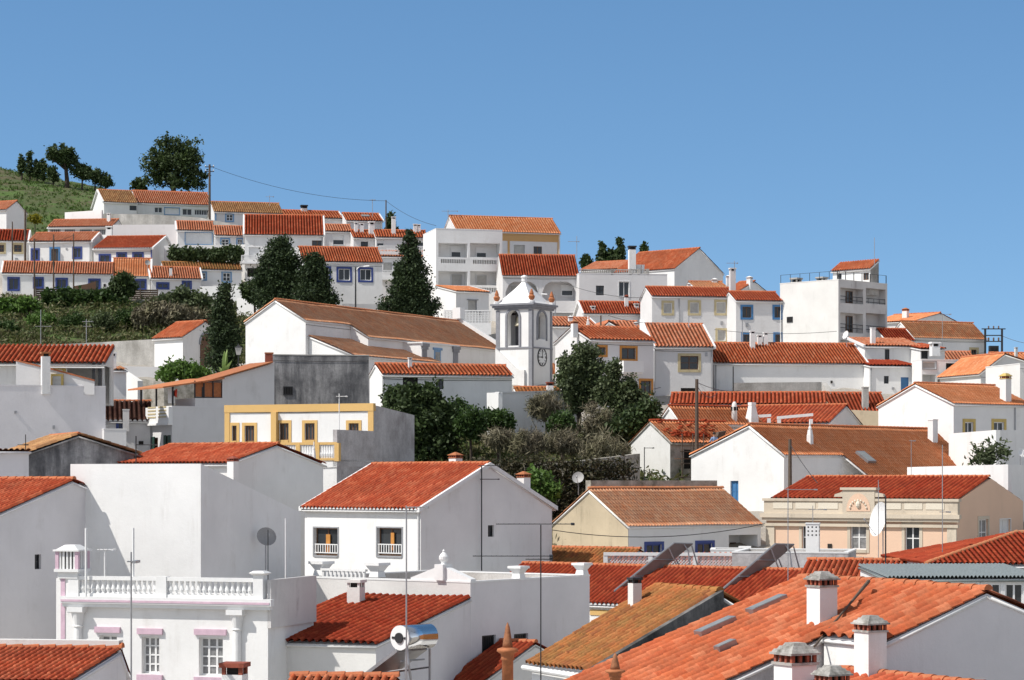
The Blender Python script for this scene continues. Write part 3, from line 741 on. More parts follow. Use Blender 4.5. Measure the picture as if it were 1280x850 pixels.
def wallrun(name, label, pts, thick=.3, mat=WHITE, cat='wall', zfoot=None, group=None, coping=None):
    """free standing wall through (px, py_top, Y) points, down to the ground"""
    P = [W3(*p) for p in pts]; o = P[0].copy(); g = min(float(ground(p[0], p[1])) for p in P) - .4
    if zfoot is not None: g = zfoot
    mb = MB(); cp = MB()
    for a, b in zip(P, P[1:]):
        t = (b - a)[:2]; t = t / np.linalg.norm(t); n = np.array((-t[1], t[0])) * thick
        q = [a[:2], b[:2], b[:2] + n, a[:2] + n]; zt = [a[2], b[2], b[2], a[2]]
        mb.hexa([(p[0] - o[0], p[1] - o[1], 0) for p in q], [(p[0] - o[0], p[1] - o[1], z - g) for p, z in zip(q, zt)])
        if coping:
            n2 = n / thick; q = [a[:2] - n2 * .06, b[:2] - n2 * .06, b[:2] + n + n2 * .06, a[:2] + n + n2 * .06]
            cp.hexa([(p[0] - o[0], p[1] - o[1], z - g + .003) for p, z in zip(q, zt)], [(p[0] - o[0], p[1] - o[1], z - g + .1) for p, z in zip(q, zt)])
    w = mb.build(name, mat, None, (o[0], o[1], g)); tag(w, label, cat, group)
    if coping: cp.build('coping', coping, w)
    return w
# ------------------------------------------------------------------ the houses, far to near
HG = 'houses of the hillside town'
def H(*a, **k):
    k.setdefault('group', HG)
    if a[3] > 185: k.setdefault('tile', [FADED, ORANGE, FADED, PALEOR, FADED][int(a[1] * 7 + a[3]) % 5])
    return House(*a, **k)

# ---- top rows on the left
h = H('left end of the long hilltop house with paler yellowed tiles', 130, 171, 300, 20, 252, d=8, yr=238, tile=TAN, verge=WTRIM, hips='L', pitch=.26)
h.win(162, 257, 171, 263, 'dark'); h.finish()
h = H('long white house below the big round tree, bright orange roof section', 171.5, 265, 304.5, 17, 253.2, d=8, yr=239, pitch=.26, verge=None)
h.win(193, 259, 203, 266, 'white'); h.win(206, 260, 224, 268, 'garage'); h.win(228, 261, 240, 269, 'white'); h.win(243, 262, 261, 269, 'veranda'); h.finish()
h = H('low white house with brownish roof and blue corner strips right of the tall power pole', 268, 353, 292, 14, 264.5, d=7, yr=253, tile=TAN, pitch=.26, wall=GREYWALL)
h.win(283, 268, 291, 276, 'lblue'); h.win(306, 269, 313, 277, 'lblue'); h.win(330, 270, 336, 277, 'lblue'); h.band('corner_strip', LBLUE, 'F', 268.6, 266, 270.5, 284); h.finish()
h = H('white house behind with flat orange roof and small dark capped chimney, left of its twin', 357, 428, 292, 14, 271.5, d=7, yr=263.5, pitch=.32, verge=WTRIM, hips='R', wall=GREYWALL)
h.finish(); h.chimney(380, 264.5, 256.5, 9, 'slab', OLDWHITE, BLACK, where='roof')
h = H('white ridge house with a small roof light in its orange roof', 433, 478, 290, 12, 275.5, d=7, yr=267, pitch=.32, verge=WTRIM, hips='R', wall=GREYWALL)
h.finish(); SKY1 = h
h = H('small white house with veranda of dark strip windows, high above the blue framed houses', 60, 140, 280, -6, 284, d=8, xs=('R', 155), yr=276, pitch=.32, verge=None)
h.win(62, 286, 76, 294, 'veranda'); h.win(80, 286, 94, 294, 'veranda'); h.win(99, 286, 115, 294, 'veranda'); h.win(117, 286, 132, 294, 'veranda'); h.finish()
h.chimney(136, 278, 266.5, 4.5, 'slab'); h.chimney(137, 296, 283, 8, 'slab', where='F', off=-.5)
h = H('garage house with short orange roof and pale blue framed garage door', 222, 267, 273, 10, 287.5, d=6, yr=277.5, pitch=.27, verge=WTRIM, hips='L')
h.win(232, 291, 265, 305, 'garage'); h.finish()
h = H('small white annex with orange roof squeezed between the garage house and the big red roof', 269, 309, 271.5, 10, 294, d=6, yr=283.5, pitch=.27, wall=GREYWALL)
h.win(277, 299, 286, 307, 'lblue'); h.win(297, 299, 303, 308, 'lblue'); h.finish()
h = H('white house at the left edge with brown framed windows and dark red roof', -20, 34, 276, 8, 300.5, d=7, yr=288, pitch=.32, tile=DARKRED, verge=WTRIM, hips='R')
h.win(-2, 306, 5, 315, 'sand'); h.win(17.5, 306, 27, 315, 'sand'); h.finish()
h = H('plain white gabled house at the far left edge below the meadow', -18, 8, 288, -22, 263, d=6, xs=('R', 33), yrR=252, pitch=.32)
h.finish()
h = H('white house with three blue framed openings and orange roof, second from the left edge', 36, 114, 268, -5, 302, d=7.5, xs=132, yrR=291.5, pitch=.3, verge=WTRIM, hips='R')
h.win(40, 312, 48, 325, 'bluef'); h.win(64, 311, 73, 329, 'mblue'); h.win(92, 310, 101, 322, 'bluef'); h.finish()
h = H('white house with overhanging deep orange roof and three small blue windows near the hedge', 117, 190, 266, -6, 311, d=9, xs=222, yrR=296, pitch=.3, tile=REDT, verge=WTRIM, hips='R', caps=True)
h.win(125, 319, 137, 332, 'bluef'); h.win(147, 317, 157, 327, 'bluef'); h.win(167, 317, 178, 327, 'bluef'); h.band('corner_strip', BLUE, 'F', 188.5, 312, 190, 328); h.finish()
h = H('white house with blue chequered tall window under mossy brown roof, beside the dark hedge', 205, 302, 260, 12, 336, d=6, yr=328.5, pitch=.3, tile=MOSSY, ridge=RIDGEL)
h.win(278.5, 341, 288, 351.5, 'lblue'); h.win(250, 341, 257, 349, 'lblue'); h.finish()
h = H('tall white house with big red roof, white verges and balcony over garage', 306, 404, 263, 6, 292.5, d=8, yr=269.5, pitch=.3, tile=REDT, verge=WTRIM)
h.win(311, 309, 325, 321, 'shut'); h.win(390, 300.5, 403, 307.5, 'plain'); h.win(309, 335, 331, 346, 'hole', name='garage_door'); h.finish()
b = MB(); q = h.rect(302, 321, 330, 329.5, 'F'); b.box(q[0], q[2], -1.1, -.003, q[1] - .1, q[1] + .05)
for i in range(17):
    x = q[0] + (q[2] - q[0]) * i / 16; b.box(x - .04, x + .04, -1.09, -1.03, q[1] + .05, q[3])
for i in range(6):
    b.box(q[0], q[0] + .05, -1.0 + i * .18, -.95 + i * .18, q[1] + .05, q[3])
b.box(q[0] - .03, q[2] + .03, -1.12, -1.0, q[3], q[3] + .08); b.box(q[0] - .02, q[0] + .07, -1.0, -.01, q[3], q[3] + .08); h.part(b, 'balcony', WTRIM)
h = H('narrow white house with stepped orange roof and lowered roller shutter, right of big red roof', 405, 440, 279, 10, 289, d=6, yr=281.5, pitch=.3, wall=GREYWALL)
h.win(416, 294, 430, 306, 'half'); h.finish()
h = H('narrow white house crowned by three stubby chimneys on its orange roof', 442, 469, 277, 12, 297, d=5.5, yr=288.5, pitch=.3, wall=GREYWALL)
h.win(451, 302, 460, 312, 'dark'); h.finish()
h.chimney(445, 291, 278, 5, 'slab'); h.chimney(452, 291, 279, 5.5, 'slab'); h.chimney(464.5, 293, 277, 8, 'slab')
h = H('upper white house with roof terrace railing and tall thin chimney behind the conical tree', 470, 534, 276, 8, 296.5, d=6, yr=288.5, pitch=.3, wall=GREYWALL)
h.win(471, 300, 480, 308, 'half'); h.win(520, 298, 533, 308, 'half'); h.finish()
h.chimney(492, 293, 271, 5.5, 'slab'); h.chimney(519, 291, 280, 5, 'slab'); h.chimney(523.5, 291, 280.5, 4.5, 'slab')
h = H('lower white house with balconies and narrow orange roof strip behind the conical tree', 474, 545, 266, 10, 320.5, d=5, yr=314.5, pitch=.3, wall=GREYWALL)
h.win(479, 328, 490, 340, 'roller'); h.win(524, 329, 532, 340, 'roller'); h.finish()
for (y0, y1, e, nm) in ((340, 347, -1.0, 'balcony'), (308, 314.5, 0.2, 'terrace_railing')):
    b = MB(); q = h.rect(474, y0, 545, y1, 'F')
    n = 40
    for i in range(n + 1):
        x = q[0] + (q[2] - q[0]) * i / n; b.box(x - .03, x + .03, e, e + .05, q[1], q[3])
    b.box(q[0], q[2], e - .01, e + .07, q[3], q[3] + .08); b.box(q[0], q[2], e - .02, .12 if e > 0 else -.003, q[1] - .35, q[1] - .002)
    h.part(b, nm, WTRIM)
# ---- apartment block with two loggias
h = H('white three storey apartment block with two rows of loggias and slotted parapets', 545, 628, 255, 14, 286, name='apartment_block', cat='apartment block', d=9, xs=529, roof='flat', wall=WHITE, group=None)
for (x0, x1, ws) in ((548, 584.5, [(563.5, 308.5, 576, 322, 'half')]), (587.5, 625, [(595, 309.5, 608, 323, 'half')])):
    h.loggia(x0, 304, x1, 321.5, 'F', 1.5, ws)
for (x0, x1, ws) in ((548, 584.5, [(564, 343, 577, 357, 'roller')]), (587.5, 625, [(595, 344, 608, 358, 'roller')])):
    h.loggia(x0, 339, x1, 356.5, 'F', 1.5, ws)
for (x0, y0, x1, y1) in ((551, 324, 582, 329), (591, 325, 621, 330), (591, 359.5, 621, 365), (551, 359, 582, 364)):
    q = h.rect(x0, y0, x1, y1)
    for i in range(14):
        x = q[0] + (q[2] - q[0]) * (i + .5) / 14; h.holes['F'].append((x - .06, q[1], x + .06, q[3], .14))
h.finish()
for (y, nm) in ((304, 0), (339, 0)):
    pass
h = H('small white house with grey lintelled door and tiny orange roof below the apartment block', 570, 611, 238, 25, 364, d=6, xs=545, roof='shed', yback=357.5, pitch=.3, wall=WHITE, verge=WTRIM, hips='R')
h.win(585, 375, 596, 390, 'roller', name='door'); h.band('lintel', GTRIM, 'F', 583.5, 374, 597.5, 375.2, .12); h.finish()
# ---- ochre trimmed house on the skyline
h = H('skyline house with ochre paint band under a large weathered orange roof', 571, 700, 272, 16, 287.5, d=9, xs=553, yr=270.5, pitch=.3, tile=PALEOR, ridge=BROWN, wall=GREYWALL, group=HG)
h.win(642, 306, 656, 319.5, 'roller'); h.win(667, 308, 677.5, 319, 'plain'); h.finish()
h.band('ochre_band', OCHREB, 'F', 571.5, 290.5, 699.5, 301, .04); h.band('corner_strip', OCHREB, 'F', 696.8, 301.2, 699.8, 350, .05); h.band('corner_strip', OCHREB, 'F', 634.5, 301.2, 637, 350, .05)
# ---- arched loggia house
h = H('white house with two wide arched balconies under a ribbed orange roof', 628.5, 723, 250, 6, 343.5, d=7, yr=319.5, pitch=.27, tile=REDT, wall=GREYWALL)
h.loggia(632, 352, 673, 376, 'F', 1.6, [(638, 357, 647, 370, 'roller'), (664, 357, 671, 370, 'roller')])
h.loggia(678, 352, 720, 376, 'F', 1.6, [(701.5, 357, 716, 370, 'half')])
h.win(691, 391, 722, 399, 'roller'); h.win(655, 392, 684, 400, 'roller'); h.finish()
for (x0, x1) in ((632, 673), (678, 720)):   # the arch heads: spandrels closing the upper corners of the openings
    q = h.rect(x0, 350, x1, 376); b = MB(); a0, a1 = q[0], q[2]; zt = q[3] - .02; hh = 1.25
    N = 12; xs_ = np.linspace(a0, a1, N + 1); zz = [zt - hh + hh * math.sqrt(max(0, 1 - ((x - (a0 + a1) / 2) / ((a1 - a0) / 2)) ** 2)) for x in xs_]
    for i in range(N):
        b.hexa([(xs_[i], -.02, zz[i]), (xs_[i + 1], -.02, zz[i + 1]), (xs_[i + 1], .2, zz[i + 1]), (xs_[i], .2, zz[i])], [(xs_[i], -.02, zt + .05), (xs_[i + 1], -.02, zt + .05), (xs_[i + 1], .2, zt + .05), (xs_[i], .2, zt + .05)])
    h.part(b, 'arch_head', GREYWALL)
# ---- flat roofed grey house with terrace
h = H('grey flat roofed house with a railed terrace and one tall white chimney', 724, 834, 249, 8, 342, d=6, roof='flat', wall=GREYWALL)
h.win(745, 357, 755, 369, 'dark'); h.win(773.5, 352, 786.5, 370.5, 'white'); h.finish()
for (x0, x1) in ((727, 764), (769, 786), (789, 797), (799, 808)):
    b = MB(); q = h.rect(x0, 336.5, x1, 342.5, 'F')
    b.box(q[0], q[2], .06, .16, q[3] - .1, q[3]); n = int((q[2] - q[0]) / .22)
    for i in range(n + 1):
        x = q[0] + (q[2] - q[0]) * i / max(n, 1); b.box(x - .045, x + .045, .08, .14, q[1], q[3] - .1)
    b.box(q[0], q[2], .05, .17, q[1] - .02, q[1] + .12); b.box(q[2], q[2] + .3, .0, .3, q[1] - .1, q[3] + .05)
    h.part(b, 'terrace_railing', CONC)
h.chimney(790, 341, 307.5, 9.5, 'slab', WHITE, BLACK, where='F', off=1.2); h.chimney(798, 341, 331, 6, 'pot', where='F', off=1.4); h.chimney(803.5, 341, 331, 4, 'pot', where='F', off=1.4)
h = H('low house with orange roof carrying two vent cowls, below the grey flat roofed house', 730, 813, 238, 9, 391.5, d=5, yr=378, pitch=.27, tile=REDT, verge=WTRIM, wall=GREYWALL)
h.finish(); h.chimney(741, 388, 382.5, 6, 'slab', OLDWHITE); h.chimney(795.5, 386, 379.5, 6, 'slab', OLDWHITE); h.chimney(783, 384, 368.5, 5, 'vent', WHITE, CLAYVENT)
# ---- skyline house with big grey gable
h = H('skyline house with broad orange roof and large plain grey gable facing right', 768, 843, 270, -42, 341.5, d=10, xs=904, yrR=311, pitch=.26, wall=WHITE, over=.15)
h.finish()
h = H('low skyline house with shallow orange roof left of the broad orange roof', 726, 772, 275, -30, 338.5, d=7, yr=329, pitch=.26, wall=WHITE)
h.finish()
# ---- terraced houses with yellow and blue windows
h = H('terraced house with sand framed shuttered windows and low orange roof', 815, 918, 233, 10, 370, d=5, yr=359.5, pitch=.27, tile=REDT, wall=GREYWALL, ridge=BROWN)
for r in ((829.5, 378.5, 840, 391.5), (862.5, 378, 873.5, 391.5), (895.5, 377.5, 907, 391.5)): h.win(*r, 'sandroll')
h.win(897, 413, 907, 426, 'sandroll'); h.win(864, 414, 874, 427, 'sandroll'); h.finish(); h.chimney(861, 360, 354, 4, 'vent'); h.chimney(915.5, 366, 335, 8, 'slab', GREYWALL, where='roof')
h.pipe(849, 371, 425)
h = H('terraced house with blue framed dark windows beside the tall apartment tower', 920, 977, 231, 10, 375.5, d=5, yr=365.5, pitch=.27, tile=REDT, wall=GREYWALL)
h.win(928, 383.5, 939, 397, 'mblue'); h.win(968, 383.5, 976.5, 397, 'mblue'); h.win(929, 418, 938, 428, 'mblue'); h.win(969, 418, 977, 428, 'mblue'); h.finish()
h = H('small house with orange roof and pale gable peeping over the blue window terrace', 904, 922, 248, -40, 366, d=7, xs=963, yrR=352.5, pitch=.3, wall=WHITE)
h.finish(); h.chimney(937, 356, 345, 8, 'pyr', WHITE, WHITE)
h = H('low outbuilding with nearly flat brown roof behind the sand windowed terrace', 868, 908, 246, 8, 358.5, d=5, yr=353, tile=BROWN, pitch=.3, wall=GREYWALL)
h.finish(); h.chimney(893, 354, 347.5, 7, 'pyr', WHITE, WHITE); h.chimney(910, 352, 344, 5, 'pyr', WHITE, WHITE)
# ---- apartment tower at right
h = H('tall unpainted apartment block with blank lit side and balconies facing right', 975, 1048, 232, -45, 355, name='apartment_block', cat='apartment block', d=8, xs=1109, roof='flat', wall=OLDWHITE, group=None, wall2=DIRTYW)
h.win(984, 396, 991, 403, 'slits', flush=True)
TOWERWIN = (('plain', 'plain'))
for (y0, y1) in ((360.5, 379), (391.5, 415.5)):
    h.loggia(1050.5, y0, 1079, y1 + .5, 'R', .85, [(1057, y0 + 3.5, 1065, y1, 'plain'), (1071, y0 + 4.5, 1076, y1, 'plain')])
    h.loggia(1082.5, y0 + .5, 1107, y1 + 1, 'R', .85, [])
h.loggia(1050.5, 426.5, 1107, 446, 'R', .85, [(1062, 430, 1070, 446, 'plain'), (1090, 430, 1099, 446, 'plain')])
h.finish()
for (y0, y1) in ((360.5, 379), (391.5, 415.5), (426.5, 446)):
    b = MB(); q = h.rect(1050.5, y0, 1107, y1 + .5, 'R')
    zz = q[1] + (q[3] - q[1]) * .38
    for z in (zz, zz - .35): h.sbox(b, 'R', q[0], q[2], .05, .10, z - .03, z + .03)
    for i in range(9):
        a = q[0] + (q[2] - q[0]) * i / 8; h.sbox(b, 'R', a - .015, a + .015, .06, .09, q[1], zz)
    h.part(b, 'balcony_railing', BLACK)
b = MB(); zt = h.ze + .07
for i in range(7):
    b.box(h.w * i / 6 - .018, h.w * i / 6 + .018, .1, .136, zt, zt + .8)
    b.box(h.w - .16, h.w - .1, h.d * i / 6 - .03, h.d * i / 6 + .03, zt, zt + .8)
b.box(0, h.w, .11, .14, zt + .77, zt + .8); b.box(h.w - .15, h.w - .12, 0, h.d, zt + .77, zt + .8); h.part(b, 'roof_railing', BLACK)
chimney_at(h.root, 1.2, 1.0, h.ze - .5, wz(346.5, 231) - h.zb, .38, .38, 'slab', CONC, CONC); chimney_at(h.root, 4.3, 1.0, h.ze - .5, wz(344.5, 228) - h.zb, .38, .38, 'slab', CONC, CONC)
h2 = h
vf = h2.hit(1088, 345, 'R', .35)[1]; Bp = h2.tow(np.array((h2.w - .35, vf, 0))); kk = (1041 - CX) / F
tt = (Bp[0] - kk * Bp[1]) / (h2.c - kk * h2.s); Ap = h2.tow(np.array((h2.w - .35 - tt, vf, 0)))
h = H('rooftop hut with a slanting orange tiled roof on the terrace of the apartment tower', 1041, 1088, Ap[1], -45, 338.5, name='rooftop_hut', cat='hut', d=1.5, xs=1098.5, roof='shed', yback=329, pitch=.3, wall=WHITE, wall2=CONC, base=h2.zb + h2.ze - .56, group=None)
h.win(1047, 342, 1052, 349, 'dark'); h.win(1079, 341, 1086, 350, 'plain'); h.finish()
# ---- right side, back
h = H('rear house at the right with orange roof and sharp grey gable on the skyline', 1085, 1142, 258, -38, 404, d=9, xs=1206, yrR=392, pitch=.26, wall=WHITE)
h.finish(); h.chimney(1132, 398.5, 384.5, 9, 'pyr', WHITE, TERRA)
h = H('large white house with wide brownish roof and two brown windows near the transformer', 1142, 1232, 238, 22, 421, d=8, xs=1110, yr=402.5, pitch=.26, tile=BROWN, wall=WHITE)
h.win(1193, 440.5, 1203, 447.5, 'plain'); h.win(1214, 437, 1221, 451, 'sand'); h.finish()
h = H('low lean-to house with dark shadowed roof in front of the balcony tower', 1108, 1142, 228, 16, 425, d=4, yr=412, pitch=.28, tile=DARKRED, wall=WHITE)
h.finish()
h = H('white split level house with sloping parapet and stubby white chimneys right of the long roof', 1081, 1150, 212, 14, 432.5, d=6, xs=1061, roof='shed', yback=423.5, pitch=.3, wall=WHITE, verge=WTRIM, hips='L')
h.win(1106, 436.5, 1112, 450, 'dark'); h.win(1146.5, 438.5, 1149.5, 449, 'dark'); h.finish(); h.chimney(1091, 431, 409.5, 6.5, 'plain', where='roof'); 
h = H('white house with wide dark window and square capped chimney beside the balcony house', 1150.5, 1181, 210.5, 10, 436.5, d=6, roof='shed', yback=431, pitch=.3, tile=REDT, wall=WHITE)
h.win(1151.5, 438.5, 1160, 448.5, 'dark'); h.finish(); h.chimney(1168.5, 438, 427.5, 12, 'slab', WHITE, WHITE)
h = H('low white annex with dark red lean-to roof and a blue shuttered window', 1087, 1144, 205, 10, 457.5, d=5, roof='shed', yback=451.5, pitch=.3, tile=DARKRED, wall=WHITE)
h.win(1105, 470, 1111, 479.5, 'dark'); h.win(1126, 471.5, 1136, 488, 'bluesh'); h.finish()
h = H('white house with panelled balcony parapets and open ground floor bays', 1152, 1221, 203, 12, 450, d=6, xs=1140, roof='flat', wall=WHITE)
h.win(1153.5, 452, 1170, 461, 'panelw'); h.win(1182.5, 454, 1199, 462, 'grille')
for r in ((1153, 468, 1170, 484), (1172, 469, 1181.5, 484), (1183.5, 470, 1200, 484), (1202, 470, 1220, 484)): h.loggia(*r, 'F', 1.2)
h.finish()
h = H('low orange roofed house half hidden behind the panelled balcony parapets', 1178, 1224, 214, 6, 458, d=6, yr=441, pitch=.3, wall=WHITE)
h.finish()
h = H('rough white house at the right edge with a stepped gable and small orange roof', 1226, 1330, 196, 18, 466, d=7, roof='gabley', apex=(1256, 443), wall=OLDWHITE, pitch=.3)
h.finish(); h.chimney(1270, 452, 434, 4, 'slab', OLDWHITE, where='F', off=1.5)
h = H('orange tiled roof rising at the right edge beside the twin vent chimneys', 1254, 1330, 205, 8, 458, d=7, yr=442.5, pitch=.3, wall=OLDWHITE)
h.finish()
h = H('blank white house block at the right frame edge behind the vented chimney', 1275, 1340, 182, 14, 455, d=6, roof='flat', wall=OLDWHITE)
h.finish()
# ---- long roofs of the middle right
h = H('long white house with blank wall and wide orange roof before the apartment tower', 893, 1083, 205, 7, 453.5, d=9, yr=430, pitch=.27, wall=WHITE, verge=WTRIM, hips='R')
h.finish(); h.chimney(940.5, 436, 413.5, 6.5, 'slab'); h.chimney(949.5, 432, 418.5, 6, 'slab'); h.chimney(957, 432, 415.5, 6, 'slab')
h = H('house with black framed sand edged window and steep orange roof beside the long roof', 819, 891, 201, 8, 433, d=9, yr=406, pitch=.32, wall=GREYWALL, verge=WTRIM)
h.win(850.5, 445, 873, 462, 'sand'); h.win(851, 485, 872, 497, 'hole'); h.finish()
b = MB()   # raised white fire wall on the left of that house
zt = h.ze; b.hexa([(-.45, -.4, 0), (-.13, -.4, 0), (-.13, h.rv, 0), (-.45, h.rv, 0)], [(-.45, -.4, zt - .35), (-.13, -.4, zt - .35), (-.13, h.rv, h.zr + .45), (-.45, h.rv, h.zr + .45)]); h.part(b, 'fire_wall', WHITE)
h = H('white house with orange framed windows and lit blank gable behind the bush', 737, 817, 192, 25, 424, d=7, xs=694, yr=409, pitch=.32, wall=GREYWALL, wall2=None)
h.win(747.5, 434, 757, 443.5, 'orange'); h.win(777, 435, 794.5, 449, 'orange'); h.win(801, 476, 814, 491.5, 'orange')
h.finish()
b = MB(); q = h.rect(771, 452, 796, 466); b.box(q[0], q[2], -1.2, -1.05, q[1], q[3]); b.box(q[0], q[0] + .12, -1.05, -.003, q[1], q[3]); b.box(q[0], q[2], -1.05, -.003, q[1] - .12, q[1] + .02); h.part(b, 'balcony', WHITE)
h.chimney(718, 414, 400, 9, 'pyr', WHITE, BROWN)
h = H('cluster house with small orange roof and stubby chimneys right behind the bell tower', 690, 745, 214, 12, 407.5, d=6, yr=398, pitch=.3, wall=WHITE, verge=WTRIM)
h.finish(); h.chimney(713, 404, 394.5, 6, 'pyr', WHITE, WHITE); h.chimney(735, 410, 394.5, 4.5, 'spire', WHITE)
h = H('tiny white gabled house in front of the vent cowl roof', 752, 777, 210, 10, 411, d=5, roof='gabley', apex=(761, 402.5), wall=WHITE, pitch=.3, over=.1); h.finish()
h = H('small orange roof wedged between the tiny gable and the white fire wall', 768, 800, 213, 6, 411, d=5, yr=403, pitch=.3, wall=WHITE); h.finish(); h.chimney(795, 408, 402, 6, 'pyr', WHITE, WHITE)
h = H('narrow house with steep orange roof glimpsed between bell tower and blank white gable', 690, 702, 213, 10, 470, d=5, yr=436, pitch=.3, wall=GREYWALL); h.finish()
# ---- red roofs below the concrete terrace
h = H('long low house with deep red roof directly below the concrete terrace wall', 838, 1032, 184, -6, 506, d=7, yrR=492, pitch=.3, tile=REDT, wall=WHITE); h.finish()
h = H('house with deep red roof, small white gable and white pergola frame in front', 905, 1036, 176, -24, 530, d=7.5, xs=1077, yrR=507.5, pitch=.3, tile=REDT, wall=WHITE); h.finish()
h = H('low house with red roof, grey chimney slab and sandy wall beside the big white gable', 1040, 1110, 187, 6, 514, d=5, yr=492.5, pitch=.3, tile=REDT, wall=BEIGE); h.finish(); h.chimney(1081.5, 511, 483.5, 8, 'plain', CONC)
# ---- house under repair
h = H('rear wing of the house under repair, patched orange roof and two white stacks', 850, 952, 167, 33, 527, d=7, xs=('L', 824), yr=508.5, pitch=.25, wall=WHITE, ridge=DARKRED, tile=PALEOR); h.finish()
h.chimney(918, 526, 502, 10.5, 'round', OLDWHITE); h.chimney(940, 530, 503, 16, 'taper', WHITE)
h = H('house under repair with loosened orange tiles, scaffolded stone front and white gable', 838, 930, 160, 33, 551.5, d=8, xs=789, yr=527.5, pitch=.25, wall=STONE, wall2=STONE, ridge=DARKRED, tile=PALEOR)
h.win(855, 562, 864, 586, 'hole', name='door'); h.finish(); REPAIR = h
rl = np.random.default_rng(4); b = MB(); mm_ = (h.zr - h.ze) / h.rv
for k in range(70):
    x, y = (rl.uniform(.3, 3.4), rl.uniform(.15, .7)) if k < 45 else (rl.uniform(.2, 5), rl.uniform(.3, h.rv))
    z = h.ze + mm_ * y + .22; b.box(x - .10, x + .10, y - .2, y + .2, z, z + .08)
h.parts(b, 'loose_tile', DARKRED)
b = MB(); mpL = h.mp('L'); b.quad(*[mpL(a, -.02, z) for a, z in ((0, 0), (h.d, 0), (h.d, h.ze), (h.rv, h.zr), (0, h.ze))]); h.part(b, 'gable_render', OLDWHITE)
# ---- big white gable
h = H('big bright white gable house with one narrow blue window and long orange roof', 980, 1224, 151, 46, 568, d=7, xs=864, rv=2.75, yr=532, pitch=.25, wall=WHITE, verge=None, over=.12, tile=PALEOR)
h.win(913, 601, 923, 627, 'bluesh', side='L')
ex0 = h.hit(1053, 586, 'F')[0]; m = (h.zr - h.ze) / h.rv; run = 2.3; h.ext = (ex0, run); h.finish(); BIGGABLE = h
h.chimney(1012.5, 556, 525, 9, 'spire'); h.chimney(1166, 553, 524, 13, 'plain', asp=.7)
b = MB(); zz = h.ze - run * m - .06; b.box(ex0 + .1, h.w - .1, -run + .25, -.01, 0, zz - .1); h.part(b, 'annex_wall', WHITE)
# ---- white house far right middle
h = H('white house with two yellow framed windows, plain lit gable and brick vented chimney', 1192, 1290, 166, 36, 504.5, d=7, xs=1098, yr=480.5, pitch=.26, wall=WHITE, over=.15, tile=PALEOR)
h.win(1206, 527.5, 1216.5, 542, 'yellow'); h.win(1242, 527.5, 1255, 542, 'yellow'); h.pipe(1269, 508, 545); h.finish(); h.chimney(1257, 503, 466.5, 14, 'vent', WHITE, YTRIM, where='F', off=.6)
# ---- ochre stained gable house
h = H('house with stained sandy gable, tall ridge wall and wide weathered orange roof', 785.5, 951, 135, 36, 657.5, d=9, xs=691, yr=612.5, tile=BUFFT, ridge=BROWN, wall=WHITE, wall2=None, over=.12, sag=.05, pitch=.22)
h.win(808, 680.5, 827, 692, 'bluef'); h.win(871.5, 679, 890.5, 692, 'bluef'); h.loggia(911, 668.5, 947, 695, 'F', 1.6, [(912, 678, 919, 690, 'plain')]); h.finish()
b = MB(); mpL = h.mp('L'); b.quad(*[mpL(a, -.02, z) for a, z in ((0, 0), (h.d, 0), (h.d, h.ze), (h.rv, h.zr), (0, h.ze))]); h.part(b, 'gable_render', BEIGE)
b = MB(); x0 = h.hit(742, 610, 'F', h.rv)[0]; b.box(x0, h.w - .1, h.rv + .25, h.rv + .75, h.zr - .4, h.zr + .55); h.part(b, 'ridge_wall', STONE); OCHREH = h
# ---- peach palace
h = H('peach coloured house with cream parapet, arched crest and white framed windows', 958, 1196, 141, -32, 627, d=9, xs=1279, zr=None, yrR=598, pitch=.30, tile=DARKRED, wall=PEACH, over=-.25, vo=-.1, hips='L', roof='gable', group=HG)
for (x0, y0, x1, y1, st) in ((1002.5, 656, 1012.5, 687, 'peachd'), (1063, 656, 1083, 687, 'peach'), (1131, 656, 1149.5, 690, 'peachd')): h.win(x0, y0, x1, y1, st)
h.win(1223.5, 649, 1235, 682, 'peach', side='R'); h.win(1249.5, 649, 1263, 672, 'shut', side='R'); h.finish(); PALACE = h
b = MB(); zc = h.ze - .80; w = h.w
b.box(-.12, w + .12, -.16, -.003, zc - .62, zc - .45); b.box(-.28, w + .28, -.34, -.004, zc - .12, zc + .12); b.box(-.18, w + .18, -.24, -.003, zc - .3, zc - .12)
b.box(-.1, w + .1, -.12, .22, zc + .12, zc + .85); b.box(-.18, w + .18, -.2, .26, zc + .85, zc + 1.0); h.parts(b, 'cornice', CREAM)
q = h.rect(1055, 608, 1095, 632); xc = (q[0] + q[2]) / 2; hw = (q[2] - q[0]) / 2
b = MB(); b.box(xc - hw, xc + hw, -.22, .25, zc + .12, zc + 1.5); b.box(xc - hw - .12, xc + hw + .12, -.3, .3, zc + 1.5, zc + 1.64)
for sg in (-1, 1): b.extr([(xc + sg * hw, -.18, zc + 1.1), (xc + sg * (hw + .55), -.18, zc + 1.1), (xc + sg * (hw + .5), -.18, zc + 1.25), (xc + sg * (hw + .15), -.18, zc + 1.35), (xc + sg * hw, -.18, zc + 1.45)], (0, .3, 0))
cr = h.part(b, 'crest', CREAM)
b = MB(); A_ = [(xc + (hw - .25) * math.cos(t), -.24, zc + .28 + (1.02) * math.sin(t)) for t in np.linspace(0, math.pi, 16)]; b.extr(A_, (0, .03, 0)); h.part(b, 'crest_field', PEACH, cr)
b = MB()
for i in range(9):
    t = math.pi * (i + .5) / 9; b.lathe((xc + .52 * math.cos(t), -.27, zc + .40 + .5 * math.sin(t)), [(.02, -.08), (.065, 0), (.02, .08)], 6)
b.lathe((xc, -.25, zc + .5), [(.06, -.05), (.15, .08), (.16, .22), (.05, .42)], 8); h.part(b, 'crest_ornament', CREAML, cr)
b = MB()
